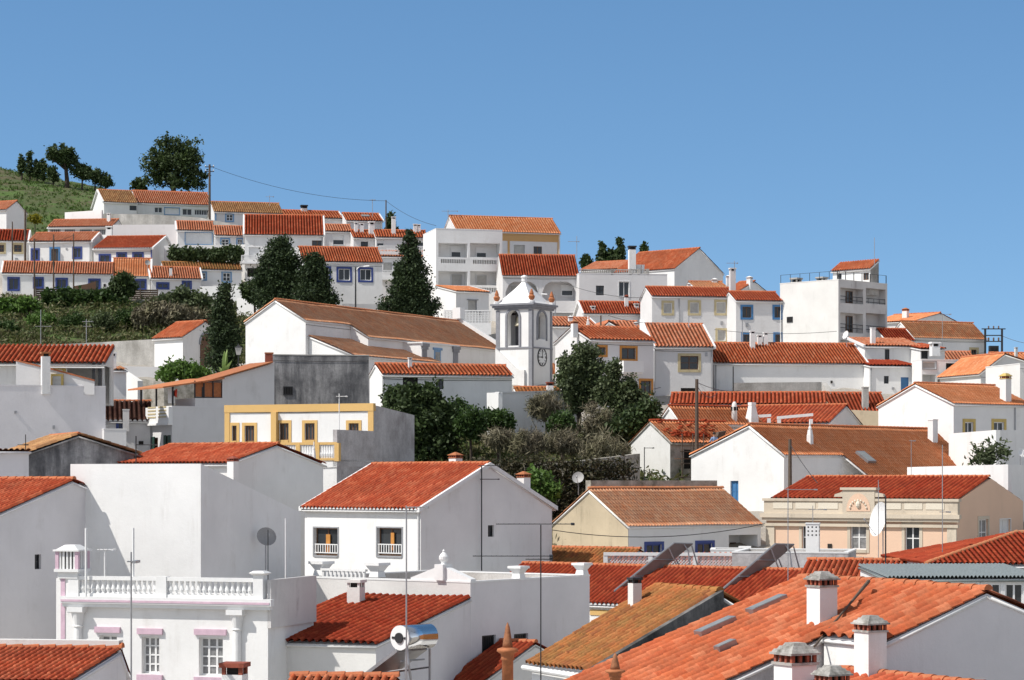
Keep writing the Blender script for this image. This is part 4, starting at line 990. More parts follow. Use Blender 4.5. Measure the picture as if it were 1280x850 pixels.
for (a, c) in ((.4, w * .40), (w * .62, w - .6)):
    k = 3 if a < 1 else 3
    for i in range(k):
        x0 = a + (c - a) * i / k + .1; x1 = a + (c - a) * (i + 1) / k - .1; b.box(x0, x1, -.15, -.125, zc + .4, zc + .75)
h.parts(b, 'parapet_panel', CREAML)
b = MB()
for x in (.0, w - .55): b.box(x, x + .55, -.09, -.003, 0, zc - .62)
h.parts(b, 'pilaster', CREAM)
b = MB()
for (x0, y0, x1, y1) in ((1002.5, 656, 1012.5, 687), (1063, 656, 1083, 687), (1131, 656, 1149.5, 690)):
    q = h.rect(x0, y0, x1, y1); b.box(q[0] - .25, q[2] + .25, -.2, -.003, q[3] + .36, q[3] + .48)
h.parts(b, 'window_hood', CREAM)
# ---- left side rows
h = H('long low white row house with blue framed windows above the green bank', 3, 140, 254, 8, 341.5, d=6, yr=328, pitch=.26, verge=WTRIM, hips='L', over=.15)
for r in ((11, 348, 23, 362), (43, 348, 53, 359), (71, 349, 83, 359.5), (112, 350, 124, 361)): h.win(*r, 'bluef')
h.finish()
h = H('right end of the white row with taller orange roof and raised white verges', 141, 187.5, 256.3, 8, 344.8, d=7, yr=324, pitch=.26, verge=WTRIM, over=.15)
h.win(169, 350.5, 181.5, 361, 'bluef'); h.finish()
h = H('small white row house with low stepped orange roof and one dark flue', 189, 251, 256, 12, 347.5, d=6, yr=334.5, pitch=.26, verge=WTRIM, wall=GREYWALL)
h.win(197, 354.5, 210, 360, 'bluef'); h.win(229, 352, 238, 360, 'bluef'); h.finish(); h.chimney(213.5, 346, 333.5, 4, 'slab', WHITE, BROWN)
h = H('tall white house with three deep blue framed windows behind the church roof', 379, 478, 243, 10, 327, d=7, xs=369, yr=309.5, pitch=.26, wall=WHITE, over=.15)
h.win(405, 335.5, 411.5, 349, 'blue'); h.win(423, 336, 437.5, 350.5, 'blue'); h.win(450, 336.5, 464, 350.5, 'blue'); h.finish()
# ---- chapel
h = H('little white chapel with bright orange roof and arched brown door', 193, 228.5, 205, -40, 423, name='chapel', cat='chapel', d=6.5, xs=284, yrR=402.5, pitch=.24, tile=ORANGE, wall=WHITE, group=None)
h.finish()
q = h.rect(250, 418, 263, 455, 'R'); b = MB(); P = []
a0, a1 = q[0], q[2]; zs = q[3] - (a1 - a0) * .75
P = [(h.w + .02, a0, q[1] - 1.0), (h.w + .02, a1, q[1] - 1.0)] + [(h.w + .02, (a0 + a1) / 2 + (a1 - a0) / 2 * math.cos(t), zs + (a1 - a0) * .8 * math.sin(t)) for t in np.linspace(0, math.pi, 12)]
b.extr(P, (.05, 0, 0)); dr = h.part(b, 'door', BROWNW)
b = MB(); rr = lambda k: [(h.w + .01, (a0 + a1) / 2 + ((a1 - a0) / 2 + k) * math.cos(t), zs + ((a1 - a0) * .8 + k) * math.sin(t)) for t in np.linspace(0, math.pi, 12)]
o_, i_ = rr(.14), rr(0.0)
for k in range(11): b.hexa([i_[k], i_[k + 1], o_[k + 1], o_[k]], [(x + .1, y, z) for x, y, z in (i_[k], i_[k + 1], o_[k + 1], o_[k])])
h.part(b, 'door_arch', GTRIM, dr)
# ---- church
CG = None
ch = House('long white church nave with weathered brown roof receding behind its bright gable', 382, 606, 190, 62, 400, name='church', cat='church', d=6.4, xs=307, yr=375.5, pitch=.22, tile=BUFFT, ridge=BROWN, wall=WHITE, over=.12, sag=.06)
m = (ch.zr - ch.ze) / ch.rv
P1 = ch.hit(437, 405, 'F')[0]; run = 1.9; ch.ext = (P1, run); ch.finish()
b = MB(); Q_ = [(-run + .2, 0), (-run + .2, ch.ze - (run - .2) * m - .04), (0, ch.ze - .04), (0, 0)]; b.extr([(P1 + .12, y, z) for y, z in Q_], (ch.w - P1 - .12, 0, 0)); ch.part(b, 'aisle_wall', WHITE)
def lean(x0, x1, y0, z0, y1, z1, mat, nm, wl=True):
    """lean-to roof from (y0 outer, z0) up to (y1, z1) between x0..x1 in church space, with its walls"""
    ROOFSEED[0] += 1; q = [(x0, y0, z0), (x1, y0, z0), (x1, y1, z1), (x0, y1, z1)]
    ch._np(nm, [tiled(*q, pitch=.22, course=.42, sag=.05, amp=.05, seed=ROOFSEED[0])], mat, [(ch._slab(q), 1)])
    b = MB(); k = .2; mm = (z1 - z0) / (y1 - y0)
    Q = [(y0 + k, 0), (y0 + k, z0 + mm * k - .05), (y1, z1 - .05), (y1, 0)]
    b.extr([(x0 + .12, y, z) for y, z in Q], (x1 - x0 - .24, 0, 0)); ch.part(b, 'aisle_wall', WHITE)
# aisles below (dark, in the shade of the nave)
zA = ch.hit(395, 421, 'F')[2]; sl = .38
lean(.3, ch.w * .47, -4.4, zA - 4.4 * sl, -.02, zA, BUFFT, 'aisle_roof')
lean(ch.w * .47 + 2.6, ch.w + .3, -4.6, zA - 1.6 - 4.4 * sl, -1.95, zA - 1.6 - 1.75 * sl, BUFFT, 'aisle_roof')
# transept block
xt0 = ch.hit(527, 445, 'F', -3.4)[0]; xt1 = ch.hit(572, 445, 'F', -3.4)[0]; zt = ch.hit(527, 429, 'F', -3.4)[2]
b = MB(); b.box(xt0, xt1, -3.4, -.2, 0, zt); tr = ch.part(b, 'transept', WHITE)
b = MB(); b.box(xt0 - .12, xt1 + .12, -3.55, -.25, zt + .002, zt + .12); ch.part(b, 'transept_coping', WTRIM, tr)
b = MB()
for x in (xt0, xt1 - .8):
    b.box(x, x + .8, -3.46, -3.403, 0, zt - .5); b.box(x - .1, x + .9, -3.55, -3.403, zt - .5, zt - .25); b.box(x - .2, x + 1.0, -3.62, -3.404, zt - .25, zt)
ch.parts(b, 'transept_pilaster', TOWERG, tr, 3)
q0 = ch.hit(546.5, 449, 'F', -3.4); b = MB(); b.box(q0[0] - .55, q0[0] + .55, -3.45, -3.402, q0[2] - .75, q0[2] + .75); b.box(q0[0] - .75, q0[0] + .75, -3.5, -3.402, q0[2] + .76, q0[2] + .95); w_ = ch.part(b, 'window', LBLUE)
b = MB(); b.box(q0[0] - .4, q0[0] + .4, -3.465, -3.44, q0[2] - .6, q0[2] + .6); ch.part(b, 'pane', GLASSL, w_)
# front gable parapet at the far end
b = MB(); x1 = ch.w + .1
b.hexa([(x1, -run, ch.ze - run * m - .4), (x1 + .35, -run, ch.ze - run * m - .4), (x1 + .35, ch.rv, ch.zr - .4), (x1, ch.rv, ch.zr - .4)], [(x1, -run, ch.ze - run * m + .45), (x1 + .35, -run, ch.ze - run * m + .45), (x1 + .35, ch.rv, ch.zr + .5), (x1, ch.rv, ch.zr + .5)])
b.box(x1 - .25, x1 + .6, ch.rv - .4, ch.rv + .4, ch.zr + .3, ch.zr + 1.3); ch.part(b, 'gable_parapet', WTRIM)
# sacristy with the bright low roof in front
h = H('low white sacristy with bright orange roof strip and two dark windows', 478, 640, 178, 18, 467.5, name='sacristy', cat='outbuilding', d=6, xs=462, yr=456, pitch=.30, wall=WHITE, group=None, tile=ORANGE, over=.25)
h.win(503.5, 472, 522.5, 483, 'hole'); h.win(545.5, 473.5, 554.5, 486.5, 'dark'); h.finish(); h.chimney(512.5, 461, 447, 5.5, 'slab', WHITE, WHITE, where='roof', off=0)
# ---- bell tower
t = House('slender white bell tower with slate grey corner strips, pyramid cap and wall clock', 664.5, 689.5, 204, 60, 381.5, name='bell_tower', cat='bell tower', d=3.3, xs=621, roof='flat')
w, d, ze = t.w, t.d, t.ze
def archwall(mb, mp, W, z0, z1, a0, a1, zb, zs, rd, mi=0, n=14):
    r = (a1 - a0) / 2; c = (a0 + a1) / 2; top = zs + r
    for (x0, x1, y0, y1) in ((0, a0, z0, z1), (a1, W, z0, z1), (a0, a1, z0, zb), (a0, a1, top + .01, z1)):
        mb.quad(mp(x0, 0, y0), mp(x1, 0, y0), mp(x1, 0, y1), mp(x0, 0, y1), mi=mi)
    A = [(c - r * math.cos(math.pi * i / n), zs + r * math.sin(math.pi * i / n)) for i in range(n + 1)]
    for (p, q) in zip(A, A[1:]):
        mb.quad(mp(p[0], 0, p[1]), mp(q[0], 0, q[1]), mp(q[0], 0, top + .01), mp(p[0], 0, top + .01), mi=mi)
        mb.quad(mp(p[0], 0, p[1]), mp(q[0], 0, q[1]), mp(q[0], rd, q[1]), mp(p[0], rd, p[1]), mi=mi)
    for x in (a0, a1): mb.quad(mp(x, 0, zb), mp(x, rd, zb), mp(x, rd, zs), mp(x, 0, zs), mi=mi)
    mb.quad(mp(a0, 0, zb), mp(a1, 0, zb), mp(a1, rd, zb), mp(a0, rd, zb), mi=mi)
mb = MB(); ARCH = {}
for side, W, rc in (('F', w, (672, 390, 682, 424)), ('L', d, (634.5, 388, 648.5, 432))):
    q = t.rect(*rc, side); r = (q[2] - q[0]) / 2; ARCH[side] = (q, r)
    archwall(mb, t.mp(side), W, 0, ze, q[0], q[2], q[1], q[3] - r, .55)
qf, rf = ARCH['F']; ql, rl = ARCH['L']
mb.quad((w, 0, 0), (w, d, 0), (w, d, ze), (w, 0, ze)); mb.quad((0, d, 0), (w, d, 0), (w, d, ze), (0, d, ze))
mb.quad((.02, .02, ql[1] - .02), (w - .02, .02, ql[1] - .02), (w - .02, d - .02, ql[1] - .02), (.02, d - .02, ql[1] - .02)); mb.quad((0, 0, ze - .01), (w, 0, ze - .01), (w, d, ze - .01), (0, d, ze - .01))
t.part(mb, 'wall', WHITE)
mb = MB(); s_ = .27
for (x, y) in ((0, 0), (w, 0), (0, d), (w, d)):
    sx = 1 if x == 0 else -1; sy = 1 if y == 0 else -1
    mb.box(x - sx * .06, x + sx * s_, y - sy * .06, y + sy * s_ , 0, ze - .35)
t.parts(mb, 'corner_strip', TOWERG)
mb = MB(); zc = ze - .3
mb.box(-.16, w + .16, -.16, d + .16, zc, zc + .16); mb.box(-.3, w + .3, -.3, d + .3, zc + .162, zc + .34); mb.box(-.42, w + .42, -.42, d + .42, zc + .342, zc + .5)
mb.box(-.09, w + .09, -.09, d + .09, t.hit(664, 434, 'F')[2] - .06, t.hit(664, 434, 'F')[2] + .06); t.part(mb, 'cornice', TOWERG)
mb = MB(); zt = zc + .5; zp = wz(351.5, 205.5) - t.zb; k = 8
prev = (w / 2 + .15, d / 2 + .15, zt)
for i in range(1, k + 1):
    f = i / k; a = (1 - f) ** 1.1; cur = ((w / 2 + .05) * a + .16 * f, (d / 2 + .05) * a + .16 * f, zt + (zp - zt) * f)
    mb.frustum(w / 2, d / 2, prev[2], cur[2], prev[0], prev[1], cur[0], cur[1]); prev = cur
mb.lathe((w / 2, d / 2, zp - .02), [(.2, 0), (.26, .08), (.24, .35), (.32, .4), (.3, .5), (.06, .62)], 10); t.part(mb, 'pyramid_cap', WTRIM)
for (x, y) in ((0, 0), (w, 0), (0, d), (w, d)):
    mb = MB(); mb.lathe((x, y, zt), [(.28, 0), (.3, .18), (.12, .25)], 8); pd = t.part(mb, 'pinnacle_foot', WTRIM)
    mb = MB(); mb.lathe((x, y, zt + .25), [(.12, 0), (.24, .12), (.3, .32), (.16, .5), (.2, .56), (.05, .95)], 8); t.part(mb, 'pinnacle', TERRA, pd)
mb = MB()   # grey mouldings round the arches
for side in 'FL':
    q, r = ARCH[side]; mp = t.mp(side); c = (q[0] + q[2]) / 2; zs = q[3] - r
    o_ = [(c - (r + .2) * math.cos(math.pi * i / 12), zs + (r + .2) * math.sin(math.pi * i / 12)) for i in range(13)]; i_ = [(c - (r + .02) * math.cos(math.pi * i / 12), zs + (r + .02) * math.sin(math.pi * i / 12)) for i in range(13)]
    for k in range(12):
        B4 = [i_[k], i_[k + 1], o_[k + 1], o_[k]]; mb.hexa([mp(a, -.003, z) for a, z in B4], [mp(a, -.09, z) for a, z in B4])
    for x0, x1 in ((q[0] - .2, q[0] - .02), (q[2] + .02, q[2] + .2)): t.sbox(mb, side, x0, x1, -.09, -.003, q[1] - .1, zs)
t.parts(mb, 'arch_moulding', TOWERG, None, 14)
mb = MB(); zb_ = t.hit(645, 398, 'L')[2]
mb.lathe((.95, d / 2, zb_ - .5), [(.02, -.12), (.48, -.1), (.44, .0), (.30, .3), (.26, .62), (.16, .74), (.05, .8)], 14); bl = tag(mb.build('bell', BRONZE, None, tuple(t.tow(np.array((0., 0, 0)))), t.th, smooth=True), 'bronze bell hanging in the arched belfry of the white tower', 'bell')
mb = MB(); mb.tube([(.95, .3, zb_ + .45), (.95, d - .3, zb_ + .45)], .1, 6); mb.box(.8, 1.1, d / 2 - .3, d / 2 + .3, zb_ + .3, zb_ + .85); mb.build('yoke', BLACK, bl)
mb = MB()  # clock
cc = t.hit(677.3, 446.5, 'F'); r = wz(435, 205) - wz(458, 205); r *= .5
mp = lambda a, e, z: (cc[0] + a, -e, cc[2] + z)
ck = MB(); disc = [mp(r * .9 * math.cos(q), .04, r * .9 * math.sin(q)) for q in np.linspace(0, 2 * math.pi, 33)[:-1]]; ck.extr(disc, (0, .035, 0)); clock = t.part(ck, 'clock', WTRIM)
ck = MB(); n = 36
for i in range(n):
    q0, q1 = 2 * math.pi * i / n, 2 * math.pi * (i + 1) / n; B4 = [(r * .9 * math.cos(q0), r * .9 * math.sin(q0)), (r * .9 * math.cos(q1), r * .9 * math.sin(q1)), (r * math.cos(q1), r * math.sin(q1)), (r * math.cos(q0), r * math.sin(q0))]
    ck.hexa([mp(a, .003, z) for a, z in B4], [mp(a, .08, z) for a, z in B4])
t.part(ck, 'clock_rim', BLACK, clock)
ck = MB()
def bar(ang, r0, r1, wd, e):
    q = math.pi / 2 - ang; c_, s2 = math.cos(q), math.sin(q); n_ = (-s2, c_)
    B4 = [(r0 * c_ - n_[0] * wd, r0 * s2 - n_[1] * wd), (r1 * c_ - n_[0] * wd, r1 * s2 - n_[1] * wd), (r1 * c_ + n_[0] * wd, r1 * s2 + n_[1] * wd), (r0 * c_ + n_[0] * wd, r0 * s2 + n_[1] * wd)]
    ck.hexa([mp(a, e, z) for a, z in B4], [mp(a, e + .015, z) for a, z in B4])
for i in range(12):
    ang = 2 * math.pi * i / 12
    bar(ang, r * .62, r * .84, .025, .043)
    if i % 3 == 0:
        bar(ang - .12, r * .62, r * .84, .02, .043); bar(ang + .12, r * .62, r * .84, .02, .043)
bar(0.0, -.1, r * .62, .035, .062); bar(math.pi * 1.5, -.1, r * .45, .05, .062)
t.part(ck, 'clock_hands', BLACK, clock)
b = MB(); ra = t.hit(640, 440, 'L'); rb = t.hit(662, 455, 'L')   # sloping shoulder wall at the tower foot
b.extr([(-.25, d, rb[2] + 1.4), (-.25, d, 0), (-.25, .6, 0), (-.25, .6, rb[2] - .5), (-.25, 1.2, rb[2] - .5)], (.24, 0, 0)); t.part(b, 'shoulder_wall', WHITE)
h = H('low mossy roof sliver with a white brick vented chimney below the clock', 648, 703, 186, 8, 494.5, d=4, yr=485.5, pitch=.28, tile=LICHEN, wall=WHITE); h.finish(); h.chimney(687.5, 491, 477.5, 9, 'slab', WHITE, CLAYVENT)
# ---- S: middle left
h = H('large blank lilac grey block at the left edge with roof terrace', -45, 132, 150, 20, 481.5, d=10, roof='flat', wall=LILAC); h.finish(); BLK = h
h = H('roofed terrace pavilion with bright orange tiles and dark posts on the lilac block', -40, 131, 154, 3, 453.5, name='terrace_pavilion', cat='pavilion', d=5, roof='shed', yback=433, pitch=.30, wall=OLDWHITE, base=h.zb + h.ze - .55, group=None, tile=REDT, over=.4, ridge=RIDGE)
h.win(63, 462, 78, 482, 'yellow'); q = h.rect(84, 456, 131, 484); h.holes['F'].append((q[0], .0, h.w, h.ze - .15, .1)); h.holes['R'].append((.05, 0, 3.4, h.ze - .15, .1)); h.finish()
b = MB()
for px in (117.5, 125): x = h.hit(px, 470, 'F', -.1)[0]; b.box(x - .1, x + .1, -.32, -.12, 0, h.ze - .02)
h.parts(b, 'post', BLACK)
b = MB(); x0 = h.hit(63, 470, 'F', -.3)[0]; b.tube([(x0, -.36, h.ze - .3), (h.w, -.36, h.ze - .3)], .05, 6); h.part(b, 'gutter', WTRIM)
wallrun('terrace_wall', 'grey terrace wall with sloping orange coping on the lilac block', [(20, 451.5, 152.3), (66, 462.5, 152.4), (118, 476.5, 152.6)], .2, GREYWALL, coping=RIDGE, zfoot=BLK.zb + BLK.ze - .5)
tw_ = [o for o in bpy.data.objects if o.name.startswith('terrace_wall')][-1]; mb = MB(); P_ = [W3(64, 467.5, 152.25), W3(79, 467.5, 152.3)]; L0_ = np.array(tw_.location); z1_ = P_[0][2] - L0_[2]; xa_, xb_ = P_[0][0] - L0_[0], P_[1][0] - L0_[0]
mb.box(xa_, xb_, -.12, .32, .08, z1_); fr_ = mb.build('window_surround', YTRIM, tw_); mb = MB(); mb.box(xa_ + .1, xb_ - .12, -.13, .1, .08, z1_ - .14); mb.build('pane', ROLLER, fr_)
pv = tag(empty('terrace_chimney', (wx(57, 151.8), 151.8, BLK.zb + BLK.ze - .5), R(20)), 'white terrace chimney with brick vent top in front of the orange pavilion roof', 'chimney')
chimney_at(pv, 0, 0, 0, wz(440, 151.8) - (BLK.zb + BLK.ze - .5), .26, .26, 'slab', WHITE, TERRA)
h = H('small plain white house with square white chimney beside the orange pavilion', 132, 158, 168, 14, 463, d=5, roof='shed', yback=459, wall=WHITE, tile=BROWN, pitch=.3); h.finish(); h.chimney(141, 464, 440.5, 10, 'slab', WHITE, WHITE, where='F', off=.4)
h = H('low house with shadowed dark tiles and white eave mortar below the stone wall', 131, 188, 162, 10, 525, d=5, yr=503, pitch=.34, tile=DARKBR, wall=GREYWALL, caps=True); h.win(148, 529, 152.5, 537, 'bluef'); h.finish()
h.chimney(157.5, 530, 511.5, 9, 'plain', GREYWALL, where='F', off=-.4)
h = H('plain grey white annex below the dark tiled house', 130, 158, 152, 16, 537, d=4, roof='flat', wall=GREYWALL); h.finish()
h = H('house with blackened streaky gable and thin orange roof edge', 36, 168, 128, 22, 566, d=11, xs=5, roof='gabley', apex=(98, 544.5), wall=MOULD, tile=TAN, pitch=.26, over=.35, vo=.18); h.finish()
h = H('plain grey wall house tucked behind the left red roof', -30, 36, 120, 18, 564, d=5, roof='shed', yback=572, wall=LILAC, tile=BROWN); h.finish()
h = H('house with bright red roof and blank grey gable behind the big white cube', 150, 285, 130, -32, 580, d=10, xs=404, yrR=557, pitch=.25, tile=REDT, wall=WHITE, caps=False); h.finish()
h.chimney(291, 588, 570, 14, 'pyr', WHITE, CLAYVENT, where='R', off=-.6); h.chimney(392.5, 576, 552, 5, 'spire', WHITE, where='R', off=1.2)
# ochre trimmed house
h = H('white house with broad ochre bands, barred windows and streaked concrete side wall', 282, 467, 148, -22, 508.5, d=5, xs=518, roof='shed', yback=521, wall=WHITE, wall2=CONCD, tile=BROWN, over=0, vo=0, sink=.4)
for r in ((290, 532, 296, 551), (306, 532, 318, 552), (342, 529, 345.5, 550), (349, 529, 361, 550), (381, 529, 393.5, 550), (436, 529, 448.5, 545)): h.win(*r, 'ochre')
h.finish(); b = MB(); w = h.w
b.box(-.06, w + .02, -.08, .25, h.ze - .36, h.ze + .10); b.box(-.05, .3, -.06, -.003, 0, h.ze - .36); b.box(w - .35, w + .01, -.06, -.003, 0, h.ze - .36)
x = h.hit(344.5, 520, 'F')[0]; b.box(x - .18, x + .18, -.3, -.003, 0, h.ze - .36); h.part(b, 'ochre_band', OCHRE)
tb = H('terrace block with ochre posted balustrade in front of the ochre banded house', 301, 421, 140, -24, 577, name='terrace_block', cat='terrace', d=5.5, xs=467, roof='flat', wall=WHITE, wall2=CONCD, group=None); tb.finish()
b = MB(); b2 = MB(); n = 5
for i in range(n + 1):
    x = tb.w * i / n; b.box(x - .14, x + .14, -.04, .24, tb.ze, tb.ze + 1.05)
b.box(0, tb.w, -.02, .2, tb.ze + .95, tb.ze + 1.1); b.box(0, tb.w, -.02, .2, tb.ze + .0, tb.ze + .18); bo = tb.part(b, 'balustrade', OCHRE)
for i in range(n):
    for j in range(7):
        x = tb.w * i / n + tb.w / n * (j + 1) / 8; b2.lathe((x, .09, tb.ze + .18), [(.05, 0), (.08, .1), (.1, .25), (.05, .45), (.05, .6), (.08, .77)], 8)
tb.parts(b2, 'baluster', WTRIM, bo)
b = MB(); q0 = tb.hit(421, 537, 'R'); q1 = tb.hit(467, 536, 'R'); b.box(tb.w - .25, tb.w + .02, 0, tb.d, tb.ze - .3, q0[2]); tb.part(b, 'end_wall', CONCD)
# grey building with lit balcony front
h = H('grey building with lit white balcony side and green shutters', 215, 343, 160, 34, 508.5, d=5.5, xs=187, roof='flat', wall=GREYWALL)
h.win(191, 547, 197.5, 566, 'door', side='L'); h.win(206, 545, 213, 563, 'door', side='L'); h.finish()
b = MB()
for r in ((190.5, 546, 194, 567), (205.5, 544, 208.5, 564), (210.5, 544, 213.6, 563)):
    q = h.rect(*r, 'L'); h.sbox(b, 'L', q[0], q[2], -.08, -.02, q[1], q[3])
h.parts(b, 'shutter', GREENW)
b = MB(); q = h.rect(187, 511, 215, 529, 'L'); h.sbox(b, 'L', -.1, h.d, -.30, -.003, q[1], q[3] + .1); h.sbox(b, 'L', -.15, h.d, -.38, -.004, q[1] - .15, q[1]); bal = h.part(b, 'balcony', WHITE)
b = MB()
for k in range(2):
    for j in range(4):
        a0 = .25 + k * 1.6; h.sbox(b, 'L', a0, a0 + 1.2, -.33, -.301, q[1] + .35 + j * .22, q[1] + .45 + j * .22)
h.parts(b, 'balcony_slat', BTRIM, bal)
b = MB(); zz = lambda x, y: (h.hit(x, y, 'F')[0], .01, h.hit(x, y, 'F')[2])
b.extr([zz(244, 512), zz(343, 512), zz(343, 453), zz(335, 456), zz(278, 472.5), zz(278, 497.5), zz(244, 497.5)], (0, 3.0, 0)); up = h.part(b, 'upper_wall', GREYWALL)
ROOFSEED[0] += 1; a_ = zz(252, 479); c_ = zz(338, 453.5)
q = [(a_[0], 3.2, a_[2] + .02), (a_[0], -.25, a_[2] + .02), (c_[0], -.25, c_[2] + .02), (c_[0], 3.2, c_[2] + .02)]
b = MB(); b.hexa([np.array(x) - (0, 0, .02) for x in (q[1], (q[2][0] + .1, q[2][1], q[2][2]), (q[3][0] + .1, q[3][1], q[3][2]), q[0])], [np.array(x) + (0, 0, .07) for x in (q[1], (q[2][0] + .1, q[2][1], q[2][2]), (q[3][0] + .1, q[3][1], q[3][2]), q[0])]); h.part(b, 'upper_roof', TERRA)
b = MB(); cz = h.ze + .07
L_ = [zz(187, 485), zz(243, 478), zz(279, 473)]
P0 = np.array(h.hit(190, 485, 'F', 3.0)); 
c0 = zz(215, 481); b.hexa([(c0[0] - .8, -.3, c0[2] - .25), (zz(278, 474)[0], -.3, zz(278, 474)[2]), (zz(278, 474)[0], 5.2, zz(278, 474)[2] + .1), (c0[0] - .8, 5.2, c0[2] - .25)],
       [(c0[0] - .8, -.3, c0[2] - .15), (zz(278, 474)[0], -.3, zz(278, 474)[2] + .1), (zz(278, 474)[0], 5.2, zz(278, 474)[2] + .2), (c0[0] - .8, 5.2, c0[2] - .15)])
cn = h.part(b, 'canopy', BROWN)
b = MB()
for (x, y) in ((.1, .1), (2.3, .1), (.1, 2.6), (.1, 5.0), (4.2, .1)): b.box(x - .05, x + .05, y - .05, y + .05, cz, c0[2] - .1)
h.parts(b, 'post', BLACK, cn)
b = MB(); x0, x1 = zz(244, 490)[0], zz(278, 490)[0]; z0, z1 = zz(260, 496)[2], zz(260, 478)[2]
b.box(x0, x1, .1, .16, z0, z1); h.part(b, 'screen_panel', BROWNW if False else TERRA, cn)
b = MB()
for i in range(4): x = x0 + (x1 - x0) * i / 3; b.box(x - .04, x + .04, .02, .09, z0 - .1, z1 + .1)
b.box(x0, x1, .02, .09, z0 - .12, z0 - .02); h.part(b, 'screen_frame', BLACK, cn)
h = H('square block of blackened concrete with a small red brick stub on its corner', 341, 461, 168, 8, 444, d=5, roof='flat', wall=MOULD, coping=CONC); h.win(354, 483, 366, 494, 'slits', flush=True); h.finish()
chimney_at(h.root, -.25, .3, h.ze - 1.6, h.ze + .2, .28, .28, 'plain', CLAYVENT, BROWN)
# ---- foreground left
R1 = H('white two window house with bright red roof and large grey gable', 381, 526, 124, -42, 634, d=10, xs=690, yrR=581.5, pitch=.265, tile=REDT, wall=WHITE, over=.28, vo=.05, verge=WTRIM, caps=True)
for r in ((392.5, 660, 422.5, 694.5), (471.5, 660, 502.5, 695)): R1.win(*r, 'peachd' if False else 'plain', depth=.22)
R1.win(610, 656.5, 617.5, 671, 'dark', side='R'); R1.finish()
b = MB()
for r in ((392.5, 660, 422.5, 694.5), (471.5, 660, 502.5, 695)):
    q = R1.rect(*r); z0, z1 = q[1] + .12, q[1] + .55
    b.box(q[0], q[2], .03, .06, z1, z1 + .05); b.box(q[0], q[2], .03, .06, z0, z0 + .05)
    for i in range(10): x = q[0] + (q[2] - q[0]) * (i + .5) / 10; b.box(x - .025, x + .025, .035, .055, z0 + .05, z1)
R1.parts(b, 'window_rail', WTRIM, None, 12)
b = MB()
for r in ((405.5, 668, 410.5, 691), (486.5, 666, 490.5, 688)):
    q = R1.rect(*r); b.box(q[0], q[2], .11, .16, q[1], q[3])
R1.parts(b, 'casement_post', OTRIM)
b = MB()
for r in ((392.5, 660, 422.5, 694.5), (471.5, 660, 502.5, 695)):
    q = R1.rect(*r); b.box(q[0] - .07, q[0], -.03, -.002, q[1] - .07, q[3] + .07); b.box(q[2], q[2] + .07, -.03, -.002, q[1] - .07, q[3] + .07); b.box(q[0], q[2], -.03, -.002, q[3], q[3] + .07); b.box(q[0], q[2], -.06, -.002, q[1] - .07, q[1])
R1.parts(b, 'window_surround', GTRIM, None, 4)
R1.chimney(569.5, 583, 565, 17, 'pyr', WHITE, TERRA, where='F', off=5.6); R1.chimney(654.5, 612, 589, 17, 'pyr', WHITE, TERRA, where='F', off=8.2)
CUBE = H('big windowless white cube house with grey shaded side', 88, 251, 101, -18, 580, d=11, xs=376, roof='shed', yback=640, wall=WHITE, tile=BROWN, over=0, vo=0, sink=.4, clutter=False); CUBE.finish()
LEFT = H('house at the left edge with deep red roof and tall grey gable wall', -260, -6, 99.6, -25, 645, d=10.4, xs=None, ze=-1.43, zr=-.06, pitch=.235, tile=REDT, wall=LILAC, vo=.08, base=None); 
LEFT.win(43.5, 693, 51.5, 711.5, 'dark', side='R'); LEFT.finish()
# pink trimmed villa
V = H('white villa with pink trim, roof balustrade and half columns', 88, 335, 92, -18, 748, d=4.6, xs=('R', 392), roof='flat', wall=WHITE, name='villa')
for r in ((124, 794, 146, 830), (177, 796, 199, 842), (248.5, 797, 278.5, 845)): V.win(*r, 'panes' if r[0] > 150 else 'panes2', depth=.25, lintel=PINK, sill=PINK)
V.finish(); w, ze = V.w, V.ze
b = MB(); b.box(-.3, w + .25, -.32, -.003, ze - .16, ze + .1); V.part(b, 'cornice', WTRIM); b = MB(); b.box(-.22, w + .18, -.24, -.003, ze - .3, ze - .162); V.part(b, 'cornice_moulding', WTRIM)
b = MB(); b.box(-.24, w + .2, -.345, -.325, ze - .10, ze - .02); V.part(b, 'cornice_stripe', PINK)
b = MB(); zr_ = wz(721, 91) - V.zb; b.box(0, w - .5, -.14, .14, zr_ - .14, zr_); b.box(0, w - .5, -.12, .12, ze + .1, ze + .22)
for px in (94, 203.5): x = V.hit(px, 735, 'F')[0]; b.box(x - .22, x + .22, -.17, .17, ze + .1, zr_ + .02)
bo = V.part(b, 'balustrade', WTRIM)
b = MB(); xL = V.hit(94, 735, 'F')[0]; xM = V.hit(203.5, 735, 'F')[0]; h_ = zr_ - .14 - (ze + .22)
for (xa_, xb_, n) in ((xL + .22, xM - .22, 15), (xM + .22, w - .62, 15)):
    for i in range(n):
        x = xa_ + (xb_ - xa_) * (i + .5) / n; b.lathe((x, 0, ze + .22), [(.07, 0), (.07, .05 * h_), (.05, .1 * h_), (.095, .35 * h_), (.055, .62 * h_), (.06, .8 * h_), (.075, .88 * h_), (.075, h_)], 8)
V.parts(b, 'baluster', WTRIM, bo)
b = MB(); x = V.hit(325, 735, 'F')[0]; b.box(x - .2, x + .2, -.2, .2, ze + .1, zr_ + .12); b.frustum(x, 0, zr_ + .12, zr_ + .2, .22, .22, .32, .32); b.frustum(x, 0, zr_ + .2, zr_ + .28, .32, .32, .2, .2); V.part(b, 'balustrade_post', WTRIM)
